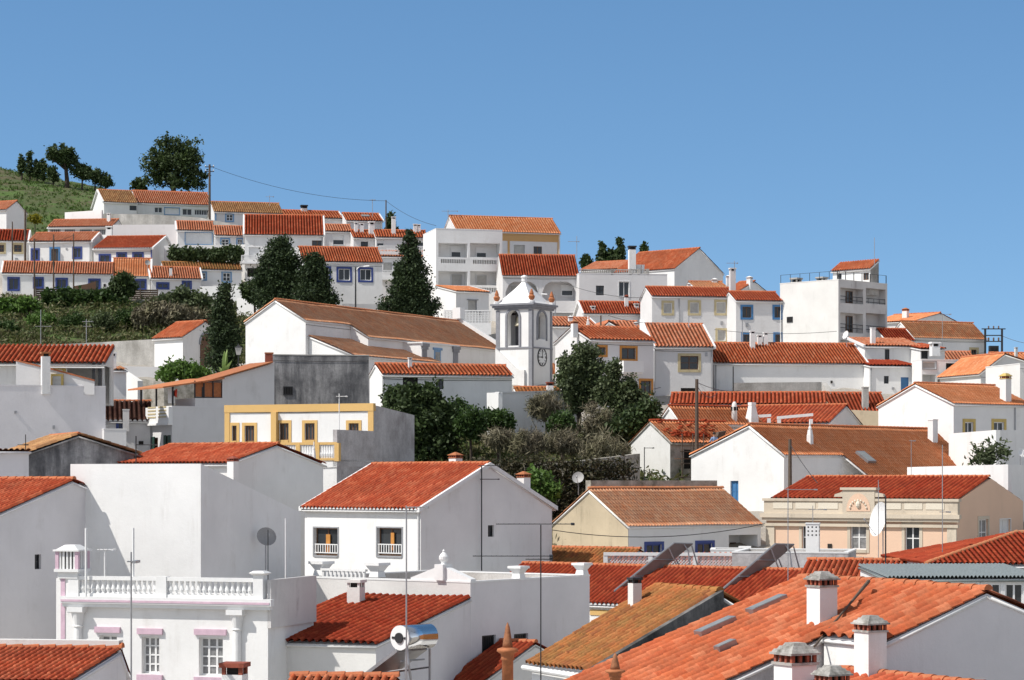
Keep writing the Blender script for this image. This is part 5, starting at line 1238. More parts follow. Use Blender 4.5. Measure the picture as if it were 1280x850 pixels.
for px in (99, 297.5):
    b = MB(); x = V.hit(px, 800, 'F')[0]; zc = ze - .35
    b.lathe((x, -.08, 0), [(.15, 0), (.15, zc - .75), (.2, zc - .7), (.17, zc - .65), (.26, zc - .2), (.3, zc - .15)], 14); b.box(x - .33, x + .33, -.38, -.004, zc - .15, zc + .04)
    V.part(b, 'half_column', WTRIM)
b = MB(); zb0 = wz(782, 91) - V.zb
b.box(w - .02, w + .12, .0, V.d, zb0, zr_ - .05); V.part(b, 'side_parapet', DIRTYW)
b = MB(); x = V.hit(80.5, 740, 'F')[0]; ztp = wz(713, 92) - V.zb - .3; b.box(x - .09, x + .09, -.13, -.101, 0, ztp); b2 = MB(); b2.box(x - .30, x + .55, -.1, .5, 0, ztp); V.part(b2, 'side_pier', WHITE); V.part(b, 'pink_pilaster', PINK)
# lantern chimney
lx, lz = V.hit(87.5, 712, 'F')[0], wz(713, 92) - V.zb
b = MB(); b.box(lx - .52, lx + .52, -.32, .72, lz - .05, lz + .06); b.box(lx - .42, lx + .42, -.2, .6, lz - .3, lz - .05); lc = V.part(b, 'lantern_chimney', WTRIM)
b = MB(); zt = wz(689, 92) - V.zb
for i in (-1, 1):
    for j in (-.2, .6): b.box(lx + i * .42 - .07, lx + i * .42 + .07, j - .07, j + .07, lz + .06, zt)
V.parts(b, 'lantern_post', PINK, lc)
b = MB()
for i in range(5):
    for (x, y) in ((lx - .3 + .15 * i, -.2), (lx - .3 + .15 * i, .6), (lx - .42, -.1 + .15 * i), (lx + .42, -.1 + .15 * i)): b.box(x - .035, x + .035, y - .035, y + .035, lz + .06, zt)
b.box(lx - .55, lx + .55, -.35, .75, zt, zt + .07); b.frustum(lx, .2, zt + .07, wz(681, 92) - V.zb, .46, .46, .2, .24); V.part(b, 'lantern_roof', WTRIM, lc)
b = MB(); b.box(lx - .25, lx + .25, -.05, .45, lz + .06, zt - .01); V.part(b, 'lantern_core', DARK, lc)
# pediment wall house + leaning red roof
PED = H('flat roofed white block with pediment, urn vases and large grey side wall', 378, 588, 104.5, -36, 722, d=8.6, xs=737, roof='flat', wall=DIRTYW, wall2=LILAC, coping=WTRIM)
PED.win(602.5, 794, 620, 828, 'grille', side='R'); PED.win(642.5, 792, 660, 806, 'grille', side='R'); PED.finish(); w, ze = PED.w, PED.ze
q0 = PED.hit(513, 722, 'F')[0]; q1 = PED.hit(588, 722, 'F')[0]; qa = PED.hit(551, 709.5, 'F')
b = MB(); b.extr([(q0, .02, ze + .071), (q1, .02, ze + .071), (q1, .02, ze + .15), (qa[0], .02, qa[2] + .1), (q0, .02, ze + .15)], (0, .35, 0)); b.box(qa[0] - .22, qa[0] + .22, -.15, .5, ze + .071, qa[2] + .14); pd = PED.part(b, 'pediment', WTRIM)
b = MB(); b.lathe((qa[0], .2, qa[2] + .14), [(.12, 0), (.1, .06), (.2, .2), (.2, .32), (.12, .44), (.05, .5), (.06, .56), (.01, .62)], 12); PED.part(b, 'urn_finial', WTRIM, pd)
def urn(x, y, z, S=1.0):
    b = MB(); b.frustum(x, y, z, z + .2 * S, .22 * S, .22 * S, .18 * S, .18 * S); b.frustum(x, y, z + .2 * S, z + .42 * S, .17 * S, .17 * S, .3 * S, .3 * S); b.box(x - .34 * S, x + .34 * S, y - .34 * S, y + .34 * S, z + .42 * S, z + .52 * S); PED.part(b, 'stone_vase', WTRIM)
urn(w - .2, PED.hit(653, 718, 'R')[1], ze + .07); urn(w - .2, PED.d - .3, ze + .07); urn(PED.hit(453, 722, 'F')[0], 1.0, ze + .07, 1.2); urn(PED.hit(383, 722, 'F')[0], 1.0, ze + .07, 1.2)
b = MB(); xx0, xx1 = PED.hit(388, 720, 'F')[0], PED.hit(444, 720, 'F')[0]
for i in range(11): x = xx0 + (xx1 - xx0) * (i + .5) / 11; b.box(x - .05, x + .05, .7, .8, ze - .3, ze + .3)
b.box(xx0, xx1, .66, .84, ze + .3, ze + .4); PED.part(b, 'roof_balustrade', WTRIM)
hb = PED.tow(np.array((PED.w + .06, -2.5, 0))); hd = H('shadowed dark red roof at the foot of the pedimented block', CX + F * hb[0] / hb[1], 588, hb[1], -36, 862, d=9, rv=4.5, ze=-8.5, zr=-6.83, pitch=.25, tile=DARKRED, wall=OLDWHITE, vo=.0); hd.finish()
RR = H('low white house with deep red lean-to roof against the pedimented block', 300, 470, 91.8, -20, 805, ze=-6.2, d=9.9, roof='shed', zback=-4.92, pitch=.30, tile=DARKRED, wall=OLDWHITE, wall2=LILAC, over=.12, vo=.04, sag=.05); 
RR.win(354 + 0.2, 812, 355, 813, 'hole') if False else None
RR.finish(); RR.chimney(445, 757, 724.5, 22, 'slab', OLDWHITE, OLDWHITE)
# bottom left corner roof
h = H('roof corner at the bottom left with red tiles and a pale ridge coping', -150, 86, 57, -8, 852, d=4.5, xs=None, zr=wz(812, 61), rv=4.0, pitch=.165, tile=REDT, wall=LILAC, vo=.05); h.finish()
b = MB(); b.box(0, h.w, h.rv - .1, h.rv + .25, h.zr - .1, h.zr + .28); h.part(b, 'ridge_coping', OLDWHITE)
# small bottom roof with pink ridge tiles and vented chimney
h = H('roof ridge of thick terracotta tiles at the bottom edge below the red lean-to roof', 338, 470, 60, -6, 900, d=6, zr=wz(849, 63), pitch=.22, tile=ORANGE, wall=OLDWHITE); h.finish()
# ---- foreground right
Q4 = H('house with deep red roof carrying two solar collectors, ochre band under its eave', 600, 990, 117, -37, 749, d=7.2, zr=-4.25, pitch=.25, tile=DARKRED, ridge=RIDGE, wall=WHITE, over=.2, caps=True); 
Q4.finish(); 
Q4.band('ochre_band', OCHRE, 'F', 738, 763, 800, 770, .04)
Q5 = H('house with red roof and thick pinkish ridge tiles below the peach house', 990, 1180, 107, -18, 745, d=8, yr=702, pitch=.24, tile=REDT, wall=WHITE); Q5.finish()
h = H('house at the right edge with brown red hipped roof above a glazed veranda', 1163, 1420, 104, 2, 706, d=10, zr=wz(668.5, 109), roof='hip', pitch=.24, tile=DARKRED, wall=GREYWALL, hips='L', ridge=BROWN); h.finish()
h = H('glazed veranda with corrugated grey green metal roof at the right edge', 1112, 1300, 97, 3, 724, name='veranda', cat='veranda', d=6, roof='shed', yback=708, pitch=.16, course=6, tile=CORRUG, wall=WTRIM, group=None, over=.15, sag=0)
for x0, x1 in ((1130, 1141), (1144, 1164), (1167, 1190), (1194, 1208), (1211, 1222), (1228, 1251), (1256, 1279)): h.win(x0, 729, x1, 770, 'white', depth=.06)
h.finish()
h = H('concrete terrace block with white coping below the peach house', 915, 1060, 121, -12, 691, name='terrace_block', cat='terrace', d=6, roof='flat', wall=CONCD, coping=WTRIM, group=None); h.finish(); TERR = h
h = H('white terrace house with a diagonal lattice parapet behind the solar collectors', 757, 925, 122, -6, 712, name='terrace_block', cat='terrace', d=4, roof='shed', yback=694, tile=REDT, wall=OLDWHITE, group=None, over=-.2, vo=-.1); h.finish(); LAT = h
# lattice parapet
b = MB(); z0, z1 = h.ze + .05, wz(690.5, 122) - h.zb; b.box(-.1, h.w + .1, -.12, .12, z1 - .16, z1)
for f in (.0, .335, .67, 1.0): b.box(h.w * f - .11, h.w * f + .11, -.1, .1, z0, z1 - .16)
lp = h.part(b, 'lattice_parapet', WTRIM); b = MB(); H_ = z1 - .16 - z0; n = int(h.w / .155)
def strip(xa_, za, xb_, zb_, e):
    dx, dz = xb_ - xa_, zb_ - za; L = math.hypot(dx, dz); nx, nz = -dz / L * .022, dx / L * .022
    b.hexa([(xa_ - nx, e, za - nz), (xb_ - nx, e, zb_ - nz), (xb_ - nx, e + .02, zb_ - nz), (xa_ - nx, e + .02, za - nz)], [(xa_ + nx, e, za + nz), (xb_ + nx, e, zb_ + nz), (xb_ + nx, e + .02, zb_ + nz), (xa_ + nx, e + .02, za + nz)])
for i in range(-4, n + 1):
    x0 = i * .155; x1 = x0 + H_
    a, c = max(x0, 0.0), min(x1, h.w)
    if c > a: strip(a, z0 + (a - x0), c, z0 + (c - x0), -.03); strip(a, z0 + H_ - (a - x0), c, z0 + H_ - (c - x0), -.005)
h.part(b, 'lattice', WTRIM, lp)
h = H('low white wall block with taper stack seen above the lattice parapet', 888, 938, 127, -6, 688, d=3, roof='flat', wall=WHITE); h.finish(); chimney_at(h.root, h.w - .3, .6, h.ze - .4, wz(683, 127) - h.zb, .3, .3, 'plain')
h = H('small roof of mottled old tiles between the sandy gable and the lattice parapet', 640, 762, 127, -33, 716, d=6, zr=wz(686, 130), pitch=.25, tile=LICHEN, wall=OLDWHITE); h.finish()
# lichen roof
Q3 = H('old house with lichen brown roof sloping steeply to the left, white gutter', 665, 736, 70.4, -62, 829, d=8.2, rv=4.3, zr=-3.3, pitch=.26, course=.36, tile=LICHEN, ridge=RIDGEL, wall=WHITE, wall2=MOULD, over=.14, sag=.07, verge=None)
Q3.finish(); b = MB(); o = Q3.over; m = (Q3.zr - Q3.ze) / Q3.rv
b.tube([(-.1, -.24, Q3.ze - .12), (Q3.w + .1, -.24, Q3.ze - .16)], .075, 8); Q3.part(b, 'gutter', WTRIM)
b = MB(); VERGEM = concrete('dark wet concrete', (.07, .07, .07), (.22, .21, .20), (.035, .035, .035), .8)
b.hexa([(Q3.w + .10, -.3, Q3.ze - .5 - .3 * m), (Q3.w + .32, -.3, Q3.ze - .5 - .3 * m), (Q3.w + .32, Q3.rv, Q3.zr - .5), (Q3.w + .10, Q3.rv, Q3.zr - .5)], [(Q3.w + .10, -.3, Q3.ze + .12 - .3 * m), (Q3.w + .32, -.3, Q3.ze + .12 - .3 * m), (Q3.w + .32, Q3.rv, Q3.zr + .12), (Q3.w + .10, Q3.rv, Q3.zr + .12)]); Q3.part(b, 'verge_wall', VERGEM)
Q3.chimney(793.5, 762, 722, 17, 'slab', OLDWHITE, BLACK); 
# big orange roof, two sections sharing one ridge
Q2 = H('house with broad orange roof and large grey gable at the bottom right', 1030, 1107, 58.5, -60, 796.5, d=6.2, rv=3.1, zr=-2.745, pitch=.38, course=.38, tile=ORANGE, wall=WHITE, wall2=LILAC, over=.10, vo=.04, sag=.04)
Q2.finish()
u_ = np.array((math.cos(R(-60)), math.sin(R(-60)))); v_ = np.array((-math.sin(R(-60)), math.cos(R(-60))))
L0 = np.array((7.79, 64.9)) - 9 * v_
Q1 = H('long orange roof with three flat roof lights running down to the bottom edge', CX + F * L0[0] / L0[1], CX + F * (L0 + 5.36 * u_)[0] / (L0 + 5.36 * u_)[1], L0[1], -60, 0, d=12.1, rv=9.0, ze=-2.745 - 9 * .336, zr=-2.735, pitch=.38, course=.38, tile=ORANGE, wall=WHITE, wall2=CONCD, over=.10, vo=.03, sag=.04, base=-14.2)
Q1.finish()
def ch2(hh, px, yb, yt, wpx, cap, Yoff, asp=1.0, body=WHITE, capm=CONC):
    hh.chimney(px, yb, yt, wpx, cap, body, capm, where='roof', asp=asp)
Q1.chimney(1027.5, 783, 714, 37, 'dome', WHITE, MOSSCAP, asp=1.0)
p = Q2.hit(1088, 800, 'F', -.35); chimney_at(Q2.root, p[0], p[1], p[2] - 4, wz(769, Q2.tow(p)[1]) - Q2.zb, .27, .27, 'dome', WHITE, MOSSCAP)
p = Q2.hit(994, 830, 'F', -1.6); chimney_at(Q1.root, *Q1.tol(Q2.tow(p))[:2], p[2] + Q2.zb - Q1.zb - 4, wz(803, Q2.tow(p)[1]) - Q1.zb, .36, .36, 'dome', WHITE, MOSSCAP)
h = H('low neighbouring red roof with brick vented stack between the two big chimneys', 880, 1062, 55.5, -60, 905, d=5, rv=4, zr=wz(838, 58.5), pitch=.34, tile=REDT, wall=WHITE); h.finish()
p = h.hit(1040, 850, 'F', .3); Yc = h.tow(p)[1]; chimney_at(h.root, p[0], p[1], p[2] - 3, wz(831.5, Yc) - h.zb, .27, .27, 'dome', WHITE, MOSSCAP)
Q5.chimney(1096.5, 733, 706, 24, 'dome', OLDWHITE, MOSSCAP)
# roof lights
def skylight(hh, x0, y0, x1, y1, wd=.55, ln=None, label='', flush=False):
    a = hh.hit(x0, y0, 'roof'); c = hh.hit(x1, y1, 'roof'); m = (hh.zr - hh.ze) / hh.rv
    n = np.array((0, -m, 1.)); n /= np.linalg.norm(n); t = np.array((0, 1., m)); t /= np.linalg.norm(t)
    ctr = (a + c) / 2; L = np.linalg.norm(c - a) if ln is None else ln
    ex = np.array((1., 0, 0)); b = MB()
    P = [ctr - t * L / 2 - ex * wd / 2, ctr - t * L / 2 + ex * wd / 2, ctr + t * L / 2 + ex * wd / 2, ctr + t * L / 2 - ex * wd / 2]
    b.hexa([p_ + n * .05 for p_ in P], [p_ + n * .29 for p_ in P]); s = hh.part(b, 'roof_light', STEEL)
    if label: s['label'] = label
    b = MB(); P2 = [ctr + (p_ - ctr) * .84 for p_ in P]; b.hexa([p_ + n * .285 for p_ in P2], [p_ + n * .30 for p_ in P2]); b.build('pane', GLASSG, s)
skylight(Q1, 880, 798, 914, 787, .35, 1.15); skylight(Q1, 944, 771, 978, 759, .35, 1.15); skylight(Q1, 902, 820, 917, 814, .25, .55)
skylight(BIGGABLE, 1073, 570, 1088, 579, .9, 1.2); skylight(SKY1, 453, 273, 460, 271, 1.0, .8)
def shed_sky(hh, *a): skylight(hh, *a)
# ------------------------------------------------------------------ plants
def leaf_quads(Cn, size, aspect=1.5, up=0.0, rg=rng):
    N = len(Cn); t = rg.normal(size=(N, 3)); t[:, 2] += up; t /= np.linalg.norm(t, axis=1, keepdims=True)
    a = rg.normal(size=(N, 3)); n = np.cross(t, a); n /= np.linalg.norm(n, axis=1, keepdims=True)
    s = (size * rg.uniform(.6, 1.4, N))[:, None]
    T = t * s * aspect * .5; B = n * s * .5
    V = np.stack([Cn - T, Cn + B * .9, Cn + T, Cn - B * .9], 1).reshape(-1, 3)
    return V, np.arange(N * 4).reshape(N, 4)
def lobe_points(lobes, Y, nclump, per, spread=.16, dr=1.0):
    """leaf centres in clumps inside ellipsoids given in photo pixels at depth Y (world metres out)"""
    k = Y / F; area = np.array([l[2] * l[3] for l in lobes], float); area /= area.sum(); out = []; cc = []
    for l, f in zip(lobes, area):
        c = np.array((wx(l[0], Y), Y + (l[4] * k if len(l) > 4 else 0), wz(l[1], Y))); r = np.array((l[2] * k, l[2] * k * dr, l[3] * k))
        m = max(3, int(nclump * f)); d = rng.normal(size=(m, 3)); d /= np.linalg.norm(d, axis=1, keepdims=True)
        rad = (.25 + .75 * rng.uniform(size=m) ** .55) * rng.uniform(.8, 1.12, m)
        C = c + d * r * rad[:, None]; cc.append(C)
        rr = spread * min(r[0], r[2]) + .12
        P = np.repeat(C, per, 0) + rng.normal(size=(m * per, 3)) * rr * rng.uniform(.5, 1.2, m).repeat(per)[:, None]
        out.append(P)
    return np.concatenate(out), np.concatenate(cc)
def plant(name, label, cat, Y, base, lobes, mat, leaf=.3, nclump=150, per=40, tr=.25, group=None, aspect=1.5, spread=.16, dr=1.0, up=0., limbs=7, trunkmat=None):
    b = np.array((wx(base[0], Y), Y, wz(base[1], Y))); g = float(ground(b[0], b[1])); b[2] = min(b[2], g) - .1 if abs(b[2] - g) < 3 else g - .1
    root = empty(name, tuple(b), 0, label, cat, group)
    P, C = lobe_points(lobes, Y, nclump, per, spread, dr)
    V, Q = leaf_quads(P - b, leaf, aspect, up); np_mesh('crown', V, Q, mat, root)
    mb = MB(); ctr = np.mean([[wx(l[0], Y), Y, wz(l[1], Y)] for l in lobes], axis=0) - b; top = np.max(P[:, 2]) - b[2]
    zf = max(.3, (np.min(P[:, 2]) - b[2])); fork = np.array((ctr[0] * .35, 0, min(zf + .15 * (top - zf), ctr[2])))
    mb.tube([(0, 0, -.2), fork * .5 + np.array((.05, 0, 0)), fork], [tr, tr * .8, tr * .65], 8)
    for i in rng.choice(len(C), min(limbs, len(C)), replace=False):
        e = C[i] - b; mid = (fork + e) / 2 + rng.normal(size=3) * .15 + np.array((0, 0, .2)); mb.tube([fork * .95, mid, fork + (e - fork) * .92], [tr * .5, tr * .3, tr * .1], 5)
    mb.build('trunk', trunkmat or BARK, root)
    return root
TG = 'trees on the crest of the hill'
plant('round_tree', 'large round dark tree standing alone behind the long hilltop house', 'tree', 325, (216, 238), [(197, 203, 19, 20), (212, 184, 22, 15), (237, 196, 19, 22), (220, 208, 26, 22), (243, 217, 15, 18), (192, 222, 13, 13), (226, 228, 26, 9)], LEAF_DK, .25, 210, 60, .5, TG, limbs=18, spread=.13)
plant('round_tree', 'low dark bush at the left foot of the large round tree', 'bush', 328, (173, 239), [(172, 231, 8, 7), (178, 234, 6, 5)], LEAF_DK, .32, 40, 30, .15, 'bushes on the hill crest')
plant('umbrella_tree', 'forked tree with umbrella shaped crown on the green hill top', 'tree', 352, (84, 226), [(76, 188, 17, 8), (68, 194, 11, 9), (84, 195, 12, 11), (90, 205, 7, 8), (79, 200, 10, 7)], LEAF_DK, .26, 105, 48, .4, TG, limbs=14, spread=.13)
for i, (x, y0, y1, r, lb) in enumerate([(27, 194, 214, 4.5, 'leftmost slim dark tree in the row on the hill top'), (37.5, 189, 218, 5, 'tallest slim dark tree in the row on the hill top'), (46, 199, 220, 5, 'third slim dark tree in the row on the hill top'), (54, 197, 222, 5.5, 'slim dark tree touching the umbrella shaped tree from the left')]):
    plant('slim_tree', lb, 'tree', 356, (x, y1 + 4), [(x, y0 + 6, r * .5, 8), (x, (y0 + y1) / 2, r * .8, 9), (x, y1 - 4, r, 7)], LEAF_DK, .24, 34, 34, .16, TG, limbs=5)
for (x, y, rx, ry, lb) in [(66, 218, 6, 9, 'short bush under the umbrella shaped tree'), (102, 214, 11, 9, 'widest dark bush right of the umbrella shaped tree'), (118, 219, 11, 9, 'middle dark bush on the falling hill crest'), (131, 226, 8, 7, 'last low dark bush down the falling hill crest')]:
    plant('hill_bush', lb, 'bush', 352, (x, y + ry + 3), [(x, y, rx, ry), (x + rx * .4, y + ry * .4, rx * .7, ry * .6)], LEAF_DK, .25, 50, 36, .15, 'bushes on the hill crest', limbs=4)
plant('conical_tree', 'tall dark conical evergreen in front of the apartment block', 'tree', 232, (514, 402), [(512, 297, 5, 12), (517, 303, 4, 9), (511, 318, 11, 15), (518, 326, 10, 13), (503, 338, 10, 13), (516, 346, 18, 18), (505, 362, 20, 17), (528, 364, 15, 15), (497, 384, 20, 13), (516, 385, 24, 14), (537, 384, 15, 12)], LEAF_CY, .17, 420, 70, .35, None, spread=.17, dr=.9, limbs=10)
plant('cypress_tree', 'broad dark cypress with rounded top beside the big red roof house', 'tree', 236, (350, 388), [(351, 308, 13, 12), (344, 325, 18, 18), (360, 326, 15, 18), (338, 348, 19, 20), (358, 350, 20, 22), (345, 372, 26, 18)], LEAF_CY, .17, 380, 66, .35, 'pair of dark cypresses', spread=.2, limbs=10)
plant('cypress_tree', 'smaller dark cypress leaning against the wall with blue framed windows', 'tree', 233.5, (394, 388), [(393, 328, 10, 12), (388, 344, 14, 16), (400, 348, 11, 15), (390, 366, 22, 16), (408, 374, 17, 11)], LEAF_CY, .17, 260, 66, .3, 'pair of dark cypresses', spread=.2, limbs=8)
plant('column_cypress', 'dark column shaped cypress next to the little chapel', 'tree', 197, (279, 470), [(282, 366, 8, 9), (276, 376, 6, 9), (279, 392, 13, 18), (275, 418, 14, 20), (286, 422, 13, 20), (279, 448, 17, 20)], LEAF_CY, .15, 320, 60, .3, None, spread=.22, limbs=8)
plant('small_tree', 'small round tree with dark glossy leaves below the garage balcony', 'tree', 240, (318, 384), [(312, 362, 14, 9), (326, 358, 12, 8), (318, 371, 12, 8)], LEAF_DK, .25, 90, 30, .15)
plant('small_tree', 'small dark tree poking above the fence of the white row house', 'tree', 249, (155, 372), [(154, 350, 11, 8), (148, 360, 12, 9), (161, 361, 11, 10)], LEAF_DK, .26, 110, 34, .15)
plant('garden_bush', 'fresh green bush on the terrace below the chapel', 'bush', 190, (228, 480), [(222, 462, 18, 10), (240, 466, 22, 9), (209, 469, 14, 7), (255, 471, 13, 7)], LEAF_LT, .2, 170, 34, .1)
plant('box_hedge', 'dark clipped hedge in front of the long white garden wall', 'hedge', 264, (258, 330), [(218, 318, 9, 8), (235, 319, 11, 8), (252, 319, 11, 8), (269, 319, 11, 8), (284, 318, 11, 9), (297, 317, 7, 9)], LEAF_DK, .24, 260, 36, .12, None, dr=.6)
plant('climbing_vine', 'long bank of glossy green vine hanging over the fence of the row house', 'hedge', 246.5, (120, 384), [(62, 372, 16, 8), (84, 370, 18, 9), (108, 372, 18, 10), (130, 374, 18, 10), (75, 380, 20, 8), (110, 384, 22, 8), (145, 382, 18, 10)], LEAF_MD, .3, 260, 36, .12, None, dr=.5)
plant('garden_bush', 'yellow green bush on the bank at the left edge below the row house', 'bush', 240, (20, 400), [(5, 384, 16, 10), (30, 383, 20, 11), (14, 396, 22, 10)], LEAF_LT, .28, 150, 32, .12)
plant('garden_bush', 'dark bush on the bank behind the chapel roof', 'bush', 236, (222, 392), [(228, 370, 16, 8), (208, 380, 16, 10), (232, 385, 22, 10), (250, 380, 14, 12)], LEAF_OL, .26, 170, 34, .12)
for (x, y, rx, ry, Y, mt, lb) in ((8, 412, 16, 9, 231, LEAF_MD, 'low green bush at the left edge above the long weathered wall'), (52, 402, 17, 11, 234, LEAF_LT, 'yellow green bush left of the thin mast on the bank'), (92, 404, 16, 10, 233, LEAF_MD, 'rounded green bush in the middle of the bank below the vine'), (128, 402, 12, 8, 232, LEAF_OL, 'grey green bush right of the rounded bush on the bank'), (160, 398, 14, 9, 234, LEAF_MD, 'dark green bush at the right end of the vine bank')):
    plant('bank_bush', lb, 'bush', Y, (x, y + ry + 3), [(x, y, rx, ry), (x - rx * .4, y + ry * .4, rx * .7, ry * .7), (x + rx * .45, y + ry * .3, rx * .65, ry * .7)], mt, .17, 150, 44, .1, 'bushes on the bank below the row house')
plant('dry_bush', 'brown grey thicket on the bank between vine and chapel', 'bush', 233, (220, 412), [(198, 390, 18, 12), (222, 396, 24, 12), (246, 400, 20, 14), (180, 396, 14, 12)], DRYTW, .16, 200, 34, .1, None, aspect=4)
for (x, y, Y, lb) in ((51, 241, 345, 'upper small yellow flowering bush in the hill meadow'), (43, 274, 300, 'lower small yellow flowering bush in the hill meadow')):
    plant('flowering_bush', lb, 'bush', Y, (x, y + 4), [(x, y, 6, 4), (x + 4, y + 1, 4, 3)], leafmat('yellow bloom', [(.22, .2, .01), (.3, .26, .02), (.06, .09, .02)]), .24, 40, 22, .08, 'yellow bushes in the meadow', limbs=3)
for (x, y0, y1, r, lb) in ((753, 303, 334, 7, 'left short conifer on the skyline behind the terrace railing'), (774, 299, 334, 10, 'tallest conifer on the skyline left of the white chimney'), (764, 312, 334, 8, 'low conifer between its two taller neighbours on the skyline'), (805, 303, 326, 5, 'thin conifer top right of the tall white chimney'), (733, 319, 334, 6, 'low dark bush shaped tree beside the arched house roof'), (489, 267, 293, 6, 'dark conifer peeping behind the thin chimney and wooden pole')):
    plant('skyline_conifer', lb, 'tree', 300 if x > 600 else 292, (x, y1 + 8), [(x, y0 + 5, r * .35, 6), (x, (y0 + y1) / 2, r * .7, 9), (x, y1 - 5, r, 8)], LEAF_DK, .26, 60, 36, .16, 'conifers behind the skyline roofs', limbs=4)
# central thicket
plant('glossy_tree', 'spreading dark glossy leaved tree in front of the sacristy', 'tree', 166, (535, 590), [(492, 494, 17, 9), (512, 490, 14, 10), (530, 492, 20, 12), (505, 508, 28, 14), (540, 512, 26, 18), (520, 535, 34, 22), (552, 540, 22, 24), (535, 562, 30, 16)], LEAF_DK, .20, 420, 56, .3, None, limbs=12)
for (x, y, rx, ry, Y, lb) in ((570, 515, 16, 13, 168, 'dark green bush directly right of the glossy tree'), (588, 526, 16, 14, 164, 'lush green bush with rounded top below the lit garden pier'), (622, 524, 18, 9, 166, 'lush green bush in the middle of the thicket'), (702, 527, 13, 8, 165, 'lush green bush in front of the grey garden wall')):
    plant('thicket_bush', lb, 'bush', Y, (x, y + ry + 22), [(x, y, rx, ry), (x - rx * .4, y + ry * .5, rx * .8, ry * .9), (x + rx * .4, y + ry * .6, rx * .7, ry * .9)], LEAF_MD, .16, 170, 46, .12, 'bushes of the central thicket')
plant('olive_tree', 'tall grey green olive tree in front of the lit blank gable', 'tree', 176, (722, 530), [(730, 442, 17, 12), (718, 456, 20, 14), (740, 462, 16, 16), (715, 478, 20, 16), (738, 482, 17, 16), (726, 500, 22, 14)], LEAF_OL, .17, 320, 52, .22, 'olive trees below the orange windows', limbs=14)
plant('olive_tree', 'second olive tree with two narrow tops right of the tall olive', 'tree', 174, (770, 540), [(766, 462, 8, 14), (764, 482, 15, 14), (772, 500, 22, 14), (788, 488, 11, 15), (800, 508, 16, 14), (780, 520, 26, 14)], LEAF_OL, .17, 300, 52, .2, 'olive trees below the orange windows', limbs=12)
plant('dark_shrub', 'dense dark shrub spilling beside the house under repair', 'bush', 166, (800, 570), [(812, 512, 15, 10), (795, 530, 22, 16), (770, 540, 28, 16), (812, 532, 12, 14)], LEAF_DK, .22, 220, 36, .15)
for (x, y, rx, ry, Y, lb) in ((625, 548, 20, 10, 160, 'pale dry brush mound left of centre in the thicket'), (660, 552, 24, 12, 159, 'widest dry brush mound in the thicket'), (705, 552, 22, 12, 160, 'dry brush mound below the green bush by the garden wall'), (748, 528, 20, 22, 166, 'tall bundle of grey bare twigs under the olive trees'), (755, 560, 28, 16, 158, 'reddish brown dry brush beside the white gable'), (682, 505, 20, 14, 170, 'bare branched shrub against the grey garden wall')):
    plant('dry_bush', lb, 'bush', Y, (x, y + ry + 14), [(x, y, rx, ry), (x - rx * .4, y + ry * .5, rx * .7, ry * .7), (x + rx * .4, y + ry * .5, rx * .7, ry * .7)], DRYTW, .055, 85, 50, .08, 'dry brush of the central thicket', aspect=9, up=.9, limbs=16, trunkmat=DRYTW)
plant('garden_bush', 'yellow green bush below the vine wall beside the grey gable', 'bush', 142, (678, 632), [(672, 602, 14, 12), (686, 612, 14, 10), (668, 616, 14, 10)], LEAF_LT, .17, 130, 34, .1)
plant('twig_shrub', 'sparse leafy twig shrub growing in front of the corner of white walls', 'bush', 148, (1238, 590), [(1224, 566, 7, 14), (1240, 562, 8, 16), (1254, 566, 7, 14), (1232, 576, 14, 7), (1214, 577, 6, 4)], LEAF_OL, .14, 60, 16, .05, None, aspect=2.2, limbs=26)
# broad leaved banana like plant by the cypress
b0 = W3(281, 470, 192.5); b0[2] = float(ground(b0[0], b0[1])); root = empty('banana_plant', tuple(b0), 0, 'pale banana plant with upright broad leaves beside the column cypress', 'plant')
mb = MB(); h0 = wz(433, 192.5) - b0[2]
mb.tube([(0, 0, -.1), (0, 0, h0 * .55)], [.12, .08], 8); mb.build('stem', LEAF_LT, root)
for i in range(9):
    a = i * 2.4; l = h0 * (.75 + .25 * math.cos(a * 1.7)); w_ = .22; mb = MB(); dx, dy = math.cos(a), math.sin(a); sp = .75 if i % 3 else .25
    pts = [(np.array((dx * sp * t_ ** 1.6, dy * sp * t_ ** 1.6, h0 * .3 + (l - h0 * .3) * (t_ - .25 * sp * t_ ** 3))), w_ * math.sin(math.pi * min(1, .12 + .88 * t_)) + .01) for t_ in np.linspace(0, 1, 8)]
    for (p, r1), (q, r2) in zip(pts, pts[1:]):
        n_ = np.array((-dy, dx, 0)); mb.quad(p - n_ * r1, p + n_ * r1, q + n_ * r2, q - n_ * r2)
    mb.build('leaf', leafmat('banana leaf', [(.2, .28, .08), (.28, .36, .14)]) if 'banana leaf' not in MATS else MATS['banana leaf'], root)
# ---- countless ground cover
def cover(name, label, areas, mat, size, aspect, up, density, cat=None):
    Vs = []; Qs = []; o = 0
    for (x0, x1, y0, y1, n, hgt, cl) in areas:
        yy = rng.uniform(y0, y1, n); px = rng.uniform(x0, x1, n); X = wx(px, yy)
        keep = (np.sin(X * .8 + yy * .5) + np.sin(X * .33 - yy * .61) + rng.normal(0, .7, n)) > -.9; X, yy = X[keep], yy[keep]
        Z = ground(X, yy); P = np.repeat(np.stack([X, yy, Z], 1), cl, 0); m = len(P)
        hh = np.repeat(hgt * rng.uniform(.4, 1.2, len(X)), cl)
        P = P + rng.normal(size=(m, 3)) * np.stack([hh * .55, hh * .55, hh * 0], 1); P[:, 2] = ground(P[:, 0], P[:, 1]) + rng.uniform(.0, 1, m) * hh
        V, Q = leaf_quads(P, size, aspect, up); Vs.append(V); Qs.append(Q + o); o += len(V)
    ob = np_mesh(name, np.concatenate(Vs), np.concatenate(Qs), mat); tag(ob, label, cat, None, 'stuff'); return ob
